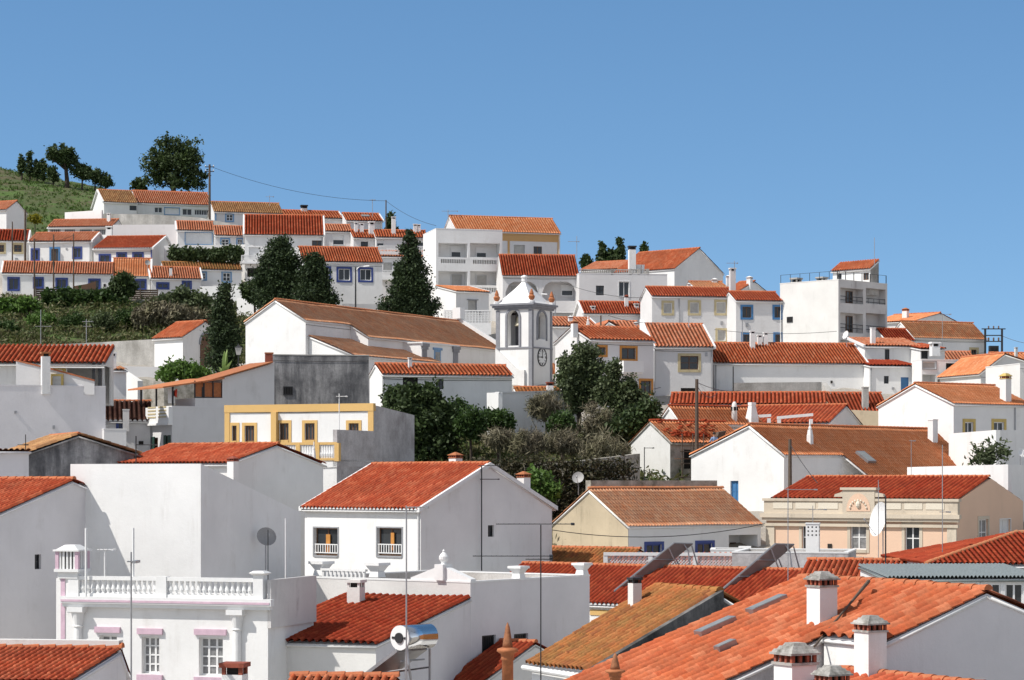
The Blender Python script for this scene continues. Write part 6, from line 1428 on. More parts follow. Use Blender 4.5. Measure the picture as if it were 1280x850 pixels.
cover('meadow_grass', 'green meadow grass on the hill behind the top houses', [(-40, 150, 285, 372, 2600, .22, 6), (150, 300, 300, 340, 500, .25, 6)], GRASSM, .12, 4, 1.2, 1)
cover('bank_scrub', 'mixed scrub and dry grass covering the bank below the white row house', [(-30, 330, 226, 251, 1300, .8, 26), (330, 470, 218, 240, 300, .8, 18), (-30, 330, 212, 227, 2600, .35, 14)], SCRUBM, .15, 3.0, .6, 1)
cover('thicket_scrub', 'dry grass and brambles covering the slope of the central thicket', [(470, 850, 141, 180, 2300, 1.0, 22)], SCRUBM, .18, 2.8, .5, 1)
# ------------------------------------------------------------------ walls, fences
wallrun('retaining_wall', 'long sloping grey retaining wall under the hilltop houses', [(118, 267, 292), (190, 268, 289), (250, 272, 288), (313, 284.5, 285)], .4, CONC)
wallrun('garden_wall', 'bright white wall strip on the hill left of the long hilltop house', [(81, 265.5, 286), (127, 262.5, 283.5)], .3, WHITE)
wallrun('retaining_wall', 'pale grey wall behind the overhanging red roof, left of the garage house', [(141, 281, 277), (221, 280.5, 276)], .3, GREYWALL)
wallrun('garden_wall', 'long white garden wall above the dark clipped hedge', [(205, 307, 268), (306, 305.5, 268)], .3, WHITE)
wallrun('garden_wall', 'low white wall at the foot of the blue window house behind the church roof', [(428, 379.5, 237), (479, 380.5, 238)], .3, GREYWALL)
wallrun('garden_wall', 'white terrace wall below the mossy roofed house', [(250, 358, 252), (331, 356, 251)], .3, WHITE)
wallrun('garden_wall', 'grey wall under the small round tree left of the cypress pair', [(296, 372, 245), (348, 383, 241)], .3, GREYWALL)
wallrun('stone_wall', 'long weathered grey wall at the foot of the scrub bank', [(-12, 433, 214), (60, 431, 213), (130, 427.5, 212), (193, 424, 210)], .5, CONC)
wallrun('terrace_wall', 'low grey terrace wall in front of the little chapel', [(133, 457.5, 199), (266, 459.5, 199.5)], .3, GREYWALL)
wallrun('stone_wall', 'broken white rubble wall below the fresh green bush', [(158, 470, 184), (205, 478, 183), (262, 476, 184)], .4, STONE)
wallrun('stone_wall', 'short bright sunlit stretch of broken wall beside the dark tiled roof', [(152, 463, 180), (172, 476, 176.5)], .4, OLDWHITE)
wallrun('gate_pier', 'bright sunlit white wall end beside the sacristy', [(608.5, 491, 175.5), (623, 490.5, 172)], .3, WHITE)
wallrun('garden_wall', 'bluish white garden wall in the shade below the bell tower', [(623.3, 491.5, 172), (722, 489.5, 178)], .3, WHITE, coping=WTRIM)
wallrun('concrete_wall', 'long streaked concrete terrace wall above the deep red roofs', [(917, 478.5, 194), (1027, 477.5, 195)], .4, CONC)
wallrun('concrete_fin', 'sloping concrete buttress at the right end of the terrace wall', [(1027.3, 478, 194.4), (1047, 505, 191)], .4, CONC)
wallrun('garden_wall', 'sunlit white courtyard wall right of the big orange roof', [(1186, 542, 164), (1245, 537.5, 157)], .3, WHITE)
wallrun('garden_wall', 'shaded grey courtyard wall at the right edge behind the twig shrub', [(1245.2, 537.5, 157), (1300, 538, 164)], .3, WHITE)
wallrun('garden_wall', 'low sunlit white wall just above the peach house roof', [(1134, 584, 152), (1260, 580.5, 144)], .3, WHITE)
wallrun('garden_wall', 'low shaded wall end above the gable of the peach house', [(1260.2, 580.5, 144), (1300, 582, 149)], .3, WHITE)
wallrun('vine_wall', 'dark rough retaining wall overgrown with brambles in the central thicket', [(556, 582, 148), (640, 579, 146), (726, 576, 146), (800, 567, 149)], .5, STONE)
wallrun('sandy_wall', 'plain sandy wall between the red roof and the white gable', [(1056, 512, 181), (1102, 514, 180)], .3, BEIGE)
# ivy on the vine wall
Y0 = 145.6; P = np.stack([rng.uniform(wx(560, Y0), wx(790, Y0), 1500), Y0 - rng.uniform(0, .5, 1500), rng.uniform(-2.6, 1.15, 1500)], 1); P = np.repeat(P, 9, 0) + rng.normal(size=(13500, 3)) * (.25, .15, .2)
V, Q = leaf_quads(P, .13, 2.2, -.3); tag(np_mesh('hanging_brambles', V, Q, leafmat('brambles', [(.03, .035, .015), (.07, .055, .035), (.10, .08, .05), (.045, .05, .02)])), 'dark brambles hanging over the vine wall', None, None, 'stuff')
def posts_fence(name, label, pts, hgt, mat, step=1.6, boards=True):
    P = [W3(*p) for p in pts]; o = P[0].copy(); o[2] -= hgt; root = empty(name, tuple(o), 0, label, 'fence')
    for a, b in zip(P, P[1:]):
        n = max(1, int(np.linalg.norm(b - a) / step)); mb = MB()
        for i in range(n + 1):
            p = a + (b - a) * i / n - o; q = MB(); q.box(p[0] - .05, p[0] + .05, p[1] - .05, p[1] + .05, p[2] - hgt, p[2] + .08); q.build('post', mat, root)
        d = (b - a)[:2]; d = d / np.linalg.norm(d); nn = np.array((-d[1], d[0])) * .03
        for k in range(5):
            z = -.05 - k * hgt / 5; A, B = a - o, b - o
            mb.hexa([(A[0], A[1], A[2] + z - hgt / 6), (B[0], B[1], B[2] + z - hgt / 6), (B[0] + nn[0], B[1] + nn[1], B[2] + z - hgt / 6), (A[0] + nn[0], A[1] + nn[1], A[2] + z - hgt / 6)], [(A[0], A[1], A[2] + z), (B[0], B[1], B[2] + z), (B[0] + nn[0], B[1] + nn[1], B[2] + z), (A[0] + nn[0], A[1] + nn[1], A[2] + z)])
        mb.build('boards', mat, root)
    return root
posts_fence('board_fence', 'dark board fence along the bank below the white row house', [(45, 360, 249), (197, 361.5, 252)], 1.1, POLEW)
wallrun('wood_screen', 'leaning brown wooden screen in front of the row house wall', [(93, 357.5, 251.5), (108, 355, 251.6), (120, 351.5, 251.7)], .06, BROWNW, cat='screen')
# pierced block fence by the little door house
root = empty('block_screen', tuple(W3(555, 405, 228)), 0, 'white pierced block screen in front of the lintelled door', 'fence')
L_ = wx(614, 228) - wx(555, 228); zt = wz(387.5, 228) - wz(405, 228); mb = MB(); mb.box(0, L_, 0, .2, -1, .12); mb.box(0, L_, 0, .2, zt - .1, zt)
n = 15
for i in range(n + 1): x = L_ * i / n; mb.box(x - .035, x + .035, .02, .18, .12, zt - .1)
for j in range(4): z = .12 + (zt - .22) * (j + 1) / 5; mb.box(0, L_, .03, .17, z - .03, z + .03)
for i in range(n):
    for j in range(5):
        x = L_ * (i + .5) / n; z = .12 + (zt - .22) * (j + .5) / 5; mb.lathe((x, .1, z), [(.005, -.1), (.075, 0), (.005, .1)], 4)
mb.build('screen_blocks', WTRIM, root)
# ------------------------------------------------------------------ poles, cables, lamps
def foot(px, Y, py=None):
    x = wx(px, Y); return np.array((x, Y, float(ground(x, Y)) - .3 if py is None else wz(py, Y)))
def pole(px, yt, Y, label, r=.11, arms=0, lamp=None, name='utility_pole', cat='pole', yb=None, mat=POLEW, lean=0, group='poles of the town'):
    f = foot(px, Y, yb); root = empty(name, tuple(f), 0, label, cat, group); top = np.array((wx(px + lean, Y), Y, wz(yt, Y))) - f
    mb = MB(); mb.tube([(0, 0, 0), top * .5, top], [r, r * .88, r * .72], 8); mb.build('shaft', mat, root)
    for k in range(arms):
        m2 = MB(); z = top[2] - .35 - k * .55; m2.box(top[0] - .55, top[0] + .55, -.05, .05, z, z + .1); ar = m2.build('cross_arm', BLACK, root); m3 = MB()
        for x in (-.48, .48): m3.lathe((top[0] + x, 0, z + .1), [(.03, 0), (.06, .04), (.06, .13), (.03, .17)], 6)
        m3.build('insulator', WTRIM, ar)
    if lamp:
        m2 = MB(); sg = lamp; m2.tube([(top[0], 0, top[2] - .3), (top[0] + sg * .35, -.05, top[2] + .02), (top[0] + sg * .9, -.1, top[2] + .08)], .035, 6); ar = m2.build('lamp_arm', STEEL, root)
        m3 = MB(); m3.hexa([(top[0] + sg * .75, -.22, top[2] + .02), (top[0] + sg * 1.35, -.2, top[2] + .08), (top[0] + sg * 1.35, .02, top[2] + .08), (top[0] + sg * .75, .04, top[2] + .02)], [(top[0] + sg * .8, -.18, top[2] + .14), (top[0] + sg * 1.3, -.16, top[2] + .18), (top[0] + sg * 1.3, 0, top[2] + .18), (top[0] + sg * .8, 0, top[2] + .14)]); m3.build('lamp_head', WTRIM, ar)
    return f + top
def cable(a, b, sag, label, r=.022, group='cables strung over the town'):
    a = np.array(a, float); b = np.array(b, float); pts = [a + (b - a) * t_ + np.array((0, 0, -sag * 4 * t_ * (1 - t_))) - a for t_ in np.linspace(0, 1, 15)]
    mb = MB(); mb.tube(pts, r, 5); o = mb.build('cable', BLACK, None, tuple(a)); tag(o, label, 'cable', group)
p1 = pole(262, 205.5, 290.5, 'tall dark power pole rising above the hilltop roof on the skyline', .17, 2)
p2 = pole(482.5, 250, 289.5, 'thin wooden pole standing among the stubby chimneys on the skyline', .10, 0)
cable(p1 + (0, 0, -.2), p2 + (0, 0, -.1), 1.0, 'overhead cable from the hilltop power pole down to the thin pole'); cable(p2 + (0, 0, -.1), W3(545, 282, 260), .4, 'cable from the thin pole to the apartment block')
pole(15.5, 277, 266.5, 'thin pole left of the brown framed window at the left edge', .09, 0); pole(31.5, 262, 266, 'thick weathered pole at the corner of the dark red roof', .15, 0)
pole(43, 298, 250.5, 'dark pole in front of the leftmost blue window of the upper house', .10, 0); pole(67, 293, 250.8, 'dark pole in front of the middle blue door of the upper house', .10, 0); pole(92, 292, 252, 'dark pole right of the other row house poles', .09, 0)
pole(444.5, 334, 231, 'street lamp in front of the three blue framed windows', .09, 0, 1, 'street_lamp', 'street lamp', group=None, mat=BLACK)
pw = pole(871, 474, 158.6, 'stout weathered wooden pole in front of the house under repair', .15, 0)
ps = pole(987.5, 549, 146.5, 'short wooden pole between the big white gable and the peach house', .14, 0)
cable(pw + (0, 0, -.2), W3(925, 488, 186), .25, 'cable from the stout wooden pole towards the concrete terrace wall'); cable(pw + (0, 0, -.4), W3(896, 492, 180), .5, 'second slack cable leaving the stout wooden pole'); cable(ps + (0, 0, -.3), W3(1022, 604, 143.2), .1, 'stay cable from the short pole down to the peach roof')
cable(W3(690.5, 662.5, 131.5), W3(956, 654.5, 133.2), .55, 'sagging cable across the front of the sandy gable house')
pole(694, 369, 228, 'grey post lamp right of the bell tower cap', .07, 0, -1, 'street_lamp', 'street lamp', group=None, mat=STEEL)
pole(751, 394, 208, 'thin dark post standing behind the tiny white gable', .09, 0)
pole(928, 400, 219.5, 'thin white post lamp in front of the blue windowed terrace', .06, 0, None, 'street_lamp', 'street lamp', group=None, mat=STEEL)
pole(916.5, 458, 192, 'slim dark street lamp beside the concrete terrace wall', .06, 0, None, 'street_lamp', 'street lamp', group=None, mat=BLACK)
cable(W3(700, 352, 247.5), W3(813, 372, 236), .5, 'thin cable sagging across the grey flat roofed house'); cable(W3(760, 394, 207), W3(822, 404, 199.5), .2, 'short cable from the thin dark post to the steep orange roof')
cable(W3(893, 412, 228), W3(1046, 414, 221), .3, 'cable running across the terraced house to the balcony tower'); cable(W3(1108, 438, 238), W3(1231, 441, 238), .25, 'cable strung from the balcony tower towards the transformer')
cable(W3(1253, 420, 240), W3(1330, 428, 235), .5, 'power line leaving the transformer frame to the right edge'); cable(W3(770, 482, 188), W3(826, 484, 198), .3, 'cable on the wall between orange window and sand edged window')
cable(W3(43, 299, 250.5), W3(92, 294, 252), .4, 'cable linking the dark poles of the row house')
# transformer on its frame
f = foot(1242, 240); root = empty('transformer_frame', tuple(f), 0, 'dark transformer on a two pole steel frame against the sky', 'transformer'); k = 240 / F; zt = wz(410.5, 240) - f[2]
mb = MB()
for x in (-10.5 * k, 10.5 * k): mb.box(x - .09, x + .09, -.1, .1, 0, zt)
mb.build('post', BLACK, root); mb = MB()
for z, e in ((zt - .1, .35), (zt - .75, 0), (zt - 1.35, 0)): mb.box(-10.5 * k - e, 10.5 * k + e, -.06, .06, z, z + .1)
mb.build('crossbeam', BLACK, root); mb = MB()
for x in (-.5, 0, .5):
    mb.lathe((x, 0, zt - 1.25), [(.06, 0), (.1, .05), (.06, .1), (.1, .15), (.06, .2), (.1, .25), (.05, .35)], 8); mb.lathe((x, 0, zt), [(.05, 0), (.09, .06), (.05, .12), (.09, .18), (.03, .26)], 8)
mb.build('insulator', BROWNW, root); mb = MB(); mb.box(-.45, .45, -.35, .35, zt - 2.6, zt - 1.75)
for x in np.linspace(-.4, .4, 7): mb.box(x - .02, x + .02, -.45, .45, zt - 2.5, zt - 1.85)
mb.box(-10.5 * k, 10.5 * k, -.1, .1, zt - 2.75, zt - 2.62); tk = mb.build('tank', BLACK, root)
# ------------------------------------------------------------------ antennas and dishes
AG = 'television antennas on the roofs'
def antenna(px, yt, yb, Y, label, booms=(), r=.03, mat=STEEL, cat='antenna', name='tv_antenna', group=AG):
    f = np.array((wx(px, Y), Y, wz(yb, Y))); root = empty(name, tuple(f), 0, label, cat, group); zt = wz(yt, Y) - f[2]; k = Y / F
    mb = MB(); mb.tube([(0, 0, -.3), (0, 0, zt)], r, 6); mb.build('mast', mat, root)
    for (x0, x1, y) in booms:
        z = wz(y, Y) - f[2]; a, c = (x0 - px) * k, (x1 - px) * k; m2 = MB(); m2.tube([(a, -.05, z), (c, -.05, z)], r * .6, 5); bo = m2.build('boom', mat, root); m3 = MB(); n = max(4, int((c - a) / .14))
        for i in range(n): x = a + (c - a) * (i + .5) / n; L = .16 + .12 * i / n; m3.tube([(x, -.05 - L, z + .012), (x, -.05 + L, z + .012)], r * .35, 4)
        m3.box(c - .07, c + .02, -.4, .3, z - .03, z + .03); m3.build('elements', mat, bo)
    return root
def dish(px, py, rpx, Y, label, yaw=0, tilt=25, yb=None, mat=DISHG, asp=1.0):
    r = rpx * Y / F; c = W3(px, py, Y); zb = wz(yb, Y) if yb else c[2] - r * 2.2; root = empty('satellite_dish', (c[0], c[1], zb), R(yaw), label, 'satellite dish', 'satellite dishes'); h = c[2] - zb
    mb = MB(); mb.tube([(0, .12, -.3), (0, .12, h)], .03, 6); mb.build('mast', STEEL, root)
    t_ = R(tilt); d = np.array((0, -math.cos(t_), math.sin(t_))); ex = np.array((1., 0, 0)); ez = np.cross(ex, d) * -1
    mb = MB(); N, M = 20, 4; V = [np.array((0, .08, h))]; Fc = []
    for i in range(1, M + 1):
        q = i / M
        for j in range(N):
            a = 2 * math.pi * j / N; V.append(np.array((0, .08, h)) + (ex * math.cos(a) + ez * math.sin(a)) * r * q + d * r * .28 * q * q)
    for j in range(N): Fc.append((0, 1 + j, 1 + (j + 1) % N))
    for i in range(M - 1):
        for j in range(N): a, b_ = 1 + i * N + j, 1 + i * N + (j + 1) % N; Fc.append((a, a + N, b_ + N, b_))
    mb.add(V, Fc); ds = mb.build('reflector', mat, root); m2 = MB(); lo_ = np.array((0, .08, h)) - ez * r * .9 + d * r * .25; fp = np.array((0, .08, h)) + d * r * 1.1 - ez * r * .2
    m2.tube([lo_, fp], .018, 5); m2.lathe((fp[0], fp[1], fp[2] - .06), [(.03, 0), (.05, .03), (.05, .1), (.03, .13)], 8); m2.build('feed_arm', STEEL, root)
dish(333, 672, 12.5, 104, 'grey round satellite dish above the villa balustrade', 20, 25, 722)
dish(722.5, 597.5, 7.5, 141, 'small grey dish on a mast above the sandy gable ridge', -15, 20, 612); 
dish(1101, 650, 22, 119.5, 'large white satellite dish seen edge on in front of the peach house', -72, 12, 693, WTRIM)
dish(1057, 419, 5.5, 210, 'white satellite dish beside the white split level house', -62, 20, 434, WTRIM)
dish(184.5, 328.5, 3.5, 255, 'small round dish at the end of the raised white verge', 20, 20, 337)
dish(1277, 566, 6, 155, 'white dish cut by the right edge of the picture', 30, 20, 582, WTRIM)
antenna(107.5, 660, 744, 91.5, 'left plain white mast rising from the villa balustrade', (), .05, WTRIM); antenna(131, 687, 722, 96, 'low T shaped antenna behind the villa balustrade', ((122, 143, 687),), .035, WTRIM)
antenna(166.5, 660, 745, 91.2, 'right plain white mast rising from the villa balustrade', (), .05, WTRIM); antenna(164, 690, 880, 57.5, 'near thin mast crossing the villa front', ((159, 172, 702),), .022, STEEL)
antenna(335, 662, 722, 98, 'thin dark mast beside the grey round dish', (), .02, BLACK); antenna(357, 648, 722, 98.5, 'thin white mast in front of the cube side wall', (), .03, WTRIM)
antenna(508, 632, 860, 60.5, 'tall near mast crossing the white two window house', ((508, 535, 634),), .022, STEEL)
antenna(602, 582, 706, 121.4, 'dark mast standing against the big grey gable', ((598, 625, 582), (600, 624, 599)), .035, BLACK)
antenna(676, 656, 850, 66.0, 'tall near antenna with two long booms before the grey gable', ((620, 717, 655), (591, 690, 695), (657, 690, 699)), .02, BLACK)
antenna(805.5, 559, 606, 143, 'thin dark mast above the ridge wall of the weathered roof', ((805, 817, 560),), .03, BLACK)
antenna(1098, 600, 690, 118, 'thin mast beside the crest of the peach house', (), .02, STEEL); antenna(1178, 556, 708, 107, 'tall thin mast in front of the right window of the peach house', ((1174, 1186, 640),), .02, STEEL)
antenna(985, 610, 735, 105, 'thin mast at the left end of the peach front', ((981, 1020, 612),), .022, STEEL); antenna(1107, 620, 712, 107, 'dark mast behind the large white dish', (), .035, BLACK)
antenna(1016, 632, 660, 122, 'short antenna above the white perforated stack', ((1010, 1032, 637),), .02, STEEL)
antenna(170, 545, 578, 108, 'short mast with a square box behind the white cube top', ((170, 195, 556),), .03, BLACK); antenna(32, 543, 566, 125, 'thin twin mast on the blackened gable roof edge', ((22, 34, 556),), .025, BLACK)
antenna(51, 387, 432, 213, 'thin mast on the long weathered wall at the left', ((44, 64, 408),), .03, STEEL); antenna(108, 399, 430, 212.5, 'pinkish antenna above the pavilion roof', ((103, 116, 402), (104, 114, 408)), .035, STEEL)
antenna(721, 295, 321, 252, 'thin antenna at the end of the ribbed roof on the skyline', ((710, 724, 302),), .035, STEEL); antenna(337, 244, 254, 294, 'thin antenna on the brownish hilltop roof', ((332, 342, 246),), .03, STEEL)
antenna(465.5, 249, 268, 291, 'short forked antenna left of the thin wooden pole', ((462, 469, 250),), .04, STEEL); antenna(560, 262, 271, 275, 'small antenna above the skyline ochre house', ((552, 572, 264),), .035, STEEL)
antenna(918, 326, 338, 234, 'antenna fixed on the tall chimney of the sand windowed terrace', ((908, 922, 329),), .035, STEEL); antenna(1093, 297, 330, 229, 'tall thin whip mast on the rooftop hut', (), .03, STEEL)
antenna(1178, 392, 428, 209, 'thin antenna above the square capped chimney', ((1172, 1188, 393),), .025, STEEL); antenna(861, 395, 407, 205, 'small finial antenna on the steep orange roof', (), .04, STEEL)
antenna(1139, 655 - 105, 600, 150, 'thin mast on the lower edge of the long orange roof', ((1136, 1143, 551),), .02, STEEL); antenna(424, 492, 546, 141, 'white lamp mast on the terrace of the ochre banded house', ((420, 434, 495.5),), .03, WTRIM)
# ------------------------------------------------------------------ solar water heater (bottom centre)
Y = 64.0; c = W3(519, 796, Y); root = empty('solar_water_heater', (c[0], c[1], wz(880, Y)), R(-6), 'polished steel solar water tank with sloping collector on a metal frame', 'solar heater'); z = c[2] - wz(880, Y); k = Y / F
mb = MB(); N = 28; r = 15.5 * k; hl = 26 * k
for x0, x1, r0, r1 in ((-hl, hl, r, r), (hl, hl + .08, r, r * .8)):
    V = [(x0, r0 * math.cos(2 * math.pi * j / N), z + r0 * math.sin(2 * math.pi * j / N)) for j in range(N)] + [(x1, r1 * math.cos(2 * math.pi * j / N), z + r1 * math.sin(2 * math.pi * j / N)) for j in range(N)]
    mb.add(V, [(j, (j + 1) % N, (j + 1) % N + N, j + N) for j in range(N)] + [tuple(range(N, 2 * N))])
root.rotation_euler = (0, 0, R(50)); tk = mb.build('tank', CHROME, root); tk.data.polygons.foreach_set('use_smooth', [len(p.vertices) == 4 for p in tk.data.polygons])
mb = MB(); V = [(-hl - .01, r * math.cos(2 * math.pi * j / N), z + r * math.sin(2 * math.pi * j / N)) for j in range(N)]; mb.extr(V, (-.05, 0, 0)); e = mb.build('end_cap', WTRIM, tk)
mb = MB(); V = [(-hl - .065, r * .42 * math.cos(2 * math.pi * j / N), z + r * .42 * math.sin(2 * math.pi * j / N)) for j in range(N)]; mb.extr(V, (-.04, 0, 0)); mb.box(-hl - .08, -hl - .061, -r * .8, -r * .5, z - .03, z + .03); mb.box(-hl - .08, -hl - .061, r * .5, r * .8, z - .03, z + .03); mb.build('heater_flange', BLACK, tk)
mb = MB(); a = np.array((-hl * .9, -.1, z - r * .95)); 
P = [np.array((-hl - .1, 2.1, z - 1.5)), np.array((hl + .0, 2.1, z - 1.5)), np.array((hl + .0, .1, z - r * .9)), np.array((-hl - .1, .1, z - r * .9))]; n = np.cross(P[1] - P[0], P[3] - P[0]); n /= np.linalg.norm(n)
if n[2] < 0: n = -n
mb.hexa([p - n * .09 for p in P], list(P)); pn = mb.build('collector', STEEL, root); mb = MB(); cc = sum(P) / 4; P2 = [cc + (p - cc) * .93 for p in P]; mb.hexa([p + n * .001 for p in P2], [p + n * .012 for p in P2]); mb.build('collector_glass', PANEL, pn)
mb = MB()
for x in (-hl * .85, hl * .85):
    mb.tube([(x, -.1, 0), (x, -.1, z - r)], .035, 6); mb.tube([(x, 1.9, 0), (x, 1.9, z - 1.45)], .03, 6); mb.tube([(x, -.1, z - r - .5), (x, 1.0, z - 1.0)], .025, 6)
mb.tube([(-hl * .85, .1, z - r - .3), (hl * .85, .1, z - r - .3)], .025, 6); mb.tube([(-hl, -.2, z - r * .5), (-hl - .03, -.3, z - .7), (-hl + .1, -.3, z - 1.3), (-hl + .12, -.2, 0)], .035, 6)
for m_ in mb.split(1): m_.build('stand', STEEL, root)
mb = MB(); mb.box(-1.2, 1.2, -.8, 2.6, -.4, 0); mb.build('roof_slab', FLATROOF, root)
# ------------------------------------------------------------------ two flat collectors on the red roof
def collector(x0, y0, x1, y1, label):
    a0 = Q4.tow(Q4.hit(x0, y0 + 3, 'roof')); a0[2] += .15; a1 = W3(x1, y1, a0[1] + 1.5); b_ = np.array((.95, .75, -.04)); root = empty('solar_collector', tuple(a0), 0, label, 'solar collector', 'solar collectors on the deep red roof'); A, B = np.zeros(3), a1 - a0
    P = [A, A + b_, B + b_, B]; n = np.cross(P[1] - P[0], P[3] - P[0]); n /= np.linalg.norm(n)
    if n[2] < 0: n = -n
    mb = MB(); mb.hexa([p - n * .06 for p in P], list(P)); fr = mb.build('frame', PANELBACK, root); cc = sum(P) / 4; P2 = [cc + (p - cc) * .95 for p in P]; mb = MB(); mb.hexa([p + n * .002 for p in P2], [p + n * .015 for p in P2]); mb.build('glass', PANEL, fr)
    mb = MB()
    for e in (A, b_): mb.tube([e, e + B], .045, 6)
    mb.tube([A, b_], .045, 6); mb.tube([B, B + b_], .045, 6)
    for f in (.33, .67): mb.tube([B * f - n * .08, B * f + b_ - n * .08], .03, 5)
    for m_ in mb.split(1): m_.build('edge_rail', STEEL, fr)
    def down(p): return Q4.tow(np.array((*Q4.tol(p)[:2], Q4.ze + (Q4.zr - Q4.ze) / Q4.rv * min(Q4.tol(p)[1], 2 * Q4.rv - Q4.tol(p)[1]))))
    for f, o_ in ((.35, b_), (.70, b_), (.97, b_), (.9, b_ * 0)):
        p = a0 + B * f + o_ - n * .1; q = down(p + np.array((.55 * f, .25 * f, 0))); mb = MB(); mb.tube([p - a0, q - a0 + (0, 0, .1)], .035, 5); mb.build('strut', STEEL, root)
    p = B + b_ * .5; mb = MB(); z0 = down(a0 + p + np.array((1.3, -.4, 0)))[2] - a0[2] + .25; mb.tube([p, p + (.25, 0, -.35), p + (.35, -.1, -1.2), (p[0] + .8, p[1] - .3, z0 + .1), (p[0] + 1.3, p[1] - .4, z0), (p[0] + 2.6, p[1] - .9, z0 + .02)], .04, 6); mb.build('pipe', STEEL, root)
PANELBACK = plain('grey brown panel back', (.24, .205, .19), .5)
collector(766, 741, 842, 679, 'left tilted solar collector behind the square brick chimney'); collector(899, 741, 969, 680, 'right tilted solar collector beside the thin mast')
# ------------------------------------------------------------------ terracotta roof finials
def finial(px, yt, yb, Y, label, s):
    f = W3(px, yb, Y); k = Y / F; H_ = (yb - yt) * k; root = empty('roof_finial', tuple(f), 0, label, 'finial', 'terracotta roof finials'); mb = MB()
    mb.lathe((0, 0, 0), [(.16 * s, -.6), (.16 * s, H_ * .42), (.20 * s, H_ * .44), (.18 * s, H_ * .47), (.2 * s, H_ * .52), (.31 * s, H_ * .56), (.29 * s, H_ * .60), (.16 * s, H_ * .62)], 16); bd = mb.build('body', TERRA, root, smooth=True); mb = MB()
    mb.lathe((0, 0, 0), [(.15 * s, H_ * .62), (.13 * s, H_ * .7), (.06 * s, H_ * .93), (.01, H_)], 14); mb.build('spike', LICHT, bd, smooth=True)
LICHT = plain('lichened terracotta', (.40, .16, .07), .85, 0, .3, 9)
finial(634.5, 778, 860, 57.5, 'tall terracotta finial with bulb and spike at the bottom centre', .85); finial(769, 816, 870, 54, 'smaller lichened terracotta spike before the long orange roof', .75)
# ------------------------------------------------------------------ fallen pole on the orange roof
a = Q2.tow(Q2.hit(1018, 808, 'F', -.5)); b_ = Q2.tow(Q2.hit(1086, 746, 'roof')); b_[2] += .4; mb = MB(); mb.tube([np.zeros(3), (b_ - a) * .6, b_ - a], [.03, .03, .05], 6); tag(mb.build('leaning_pole', POLEW, None, tuple(a)), 'dark pole leaning across the broad orange roof', 'pole')
# perforated white stack on the concrete terrace
root = empty('perforated_stack', (TERR.tow(TERR.hit(1016, 690, 'F', 1.2))[0], TERR.tow(TERR.hit(1016, 690, 'F', 1.2))[1], TERR.zb + TERR.ze - .5), R(-12), 'white square stack with rows of round holes on the concrete terrace', 'chimney'); Ys = TERR.tow(TERR.hit(1016, 690, 'F', 1.2))[1]
Ls = 24 * Ys / F / 2 / 1.19
hz = wz(655, Ys) - root.location.z; mb = MB(); mb.box(-.33, .33, -.33, .33, 0, hz); mb.box(-.36, .36, -.36, .36, hz, hz + .06); st = mb.build('shaft', WHITE, root); mb = MB()
for i in range(3):
    for j in range(3):
        for (ax) in (0, 1):
            x, z_ = -.2 + .2 * i, hz - .15 - .2 * j
            if ax == 0: mb.extr([(x + .045 * math.cos(t_), -.335, z_ + .045 * math.sin(t_)) for t_ in np.linspace(0, 2 * math.pi, 9)[:-1]], (0, .004, 0))
            else: mb.extr([(.335, x + .045 * math.cos(t_), z_ + .045 * math.sin(t_)) for t_ in np.linspace(0, 2 * math.pi, 9)[:-1]], (-.004, 0, 0))
for m_ in mb.split(1): m_.build('vent_hole', DARK, st)
# ------------------------------------------------------------------ pergola frames by the red roof
for (pts, lb) in (([(936, 519.5), (962, 517.5)], 'short white pergola frame beside the tapered white stack'), ([(973, 520.5), (1014.5, 516.5)], 'long white pergola frame in front of the second deep red roof')):
    Y = 171.5; a = W3(*pts[0], Y); c = W3(*pts[1], Y); o = np.array((a[0], Y, wz(545, Y))); root = empty('pergola', tuple(o), 0, lb, 'pergola', 'white pergola frames'); mb = MB(); z0 = a[2] - o[2]; L = c[0] - a[0]
    mb.hexa([(-.1, -.12, z0 - .2), (L + .1, -.12, c[2] - o[2] - .2), (L + .1, .12, c[2] - o[2] - .2), (-.1, .12, z0 - .2)], [(-.1, -.12, z0), (L + .1, -.12, c[2] - o[2]), (L + .1, .12, c[2] - o[2]), (-.1, .12, z0)]); mb.build('beam', WTRIM, root)
    for x in (.05, L - .05): mb = MB(); mb.box(x - .12, x + .12, -.11, .11, 0, z0 - .19); mb.build('post', WTRIM, root)
# ------------------------------------------------------------------ scaffold and roofer
S0 = REPAIR; root = empty('scaffold', tuple(S0.tow(np.array((0, 0, 0.)))), S0.th, 'rough pole scaffold with planks on the stone front under repair', 'scaffold'); mb = MB()
for x in (.3, 1.2, 2.1, 3.0, 3.9, 4.8):
    mb.tube([(x, -.9, 0), (x, -.9, S0.ze + (.5 if x < 3 else .1))], .04, 5)
for z in (1.2, 2.1, 2.9): mb.tube([(.1, -.92, z), (5.0, -.92, z)], .04, 5)
mb.build('poles', POLEW, root); mb = MB(); hp = S0.ze - 1.15
mb.box(.2, 5.2, -.85, -.15, hp - .05, hp); mb.build('plank', TERRA if False else BROWNW, root)
mb = MB(); p = S0.hit(902, 544, 'F', -.35); mb.hexa([(p[0] - .7, -.5, p[2] - .9), (p[0] - .4, -.5, p[2] - .9), (p[0] - .4, -.2, p[2] - .9), (p[0] - .7, -.2, p[2] - .9)], [(p[0] - .35, -.5, p[2] + .2), (p[0] + .3, -.5, p[2] + .3), (p[0] + .3, -.2, p[2] + .3), (p[0] - .35, -.2, p[2] + .2)]); mb.box(p[0] + .05, p[0] + .2, -.5, -.35, p[2] - .8, p[2] + .25); mb.build('tile_chute', POLEW, root)
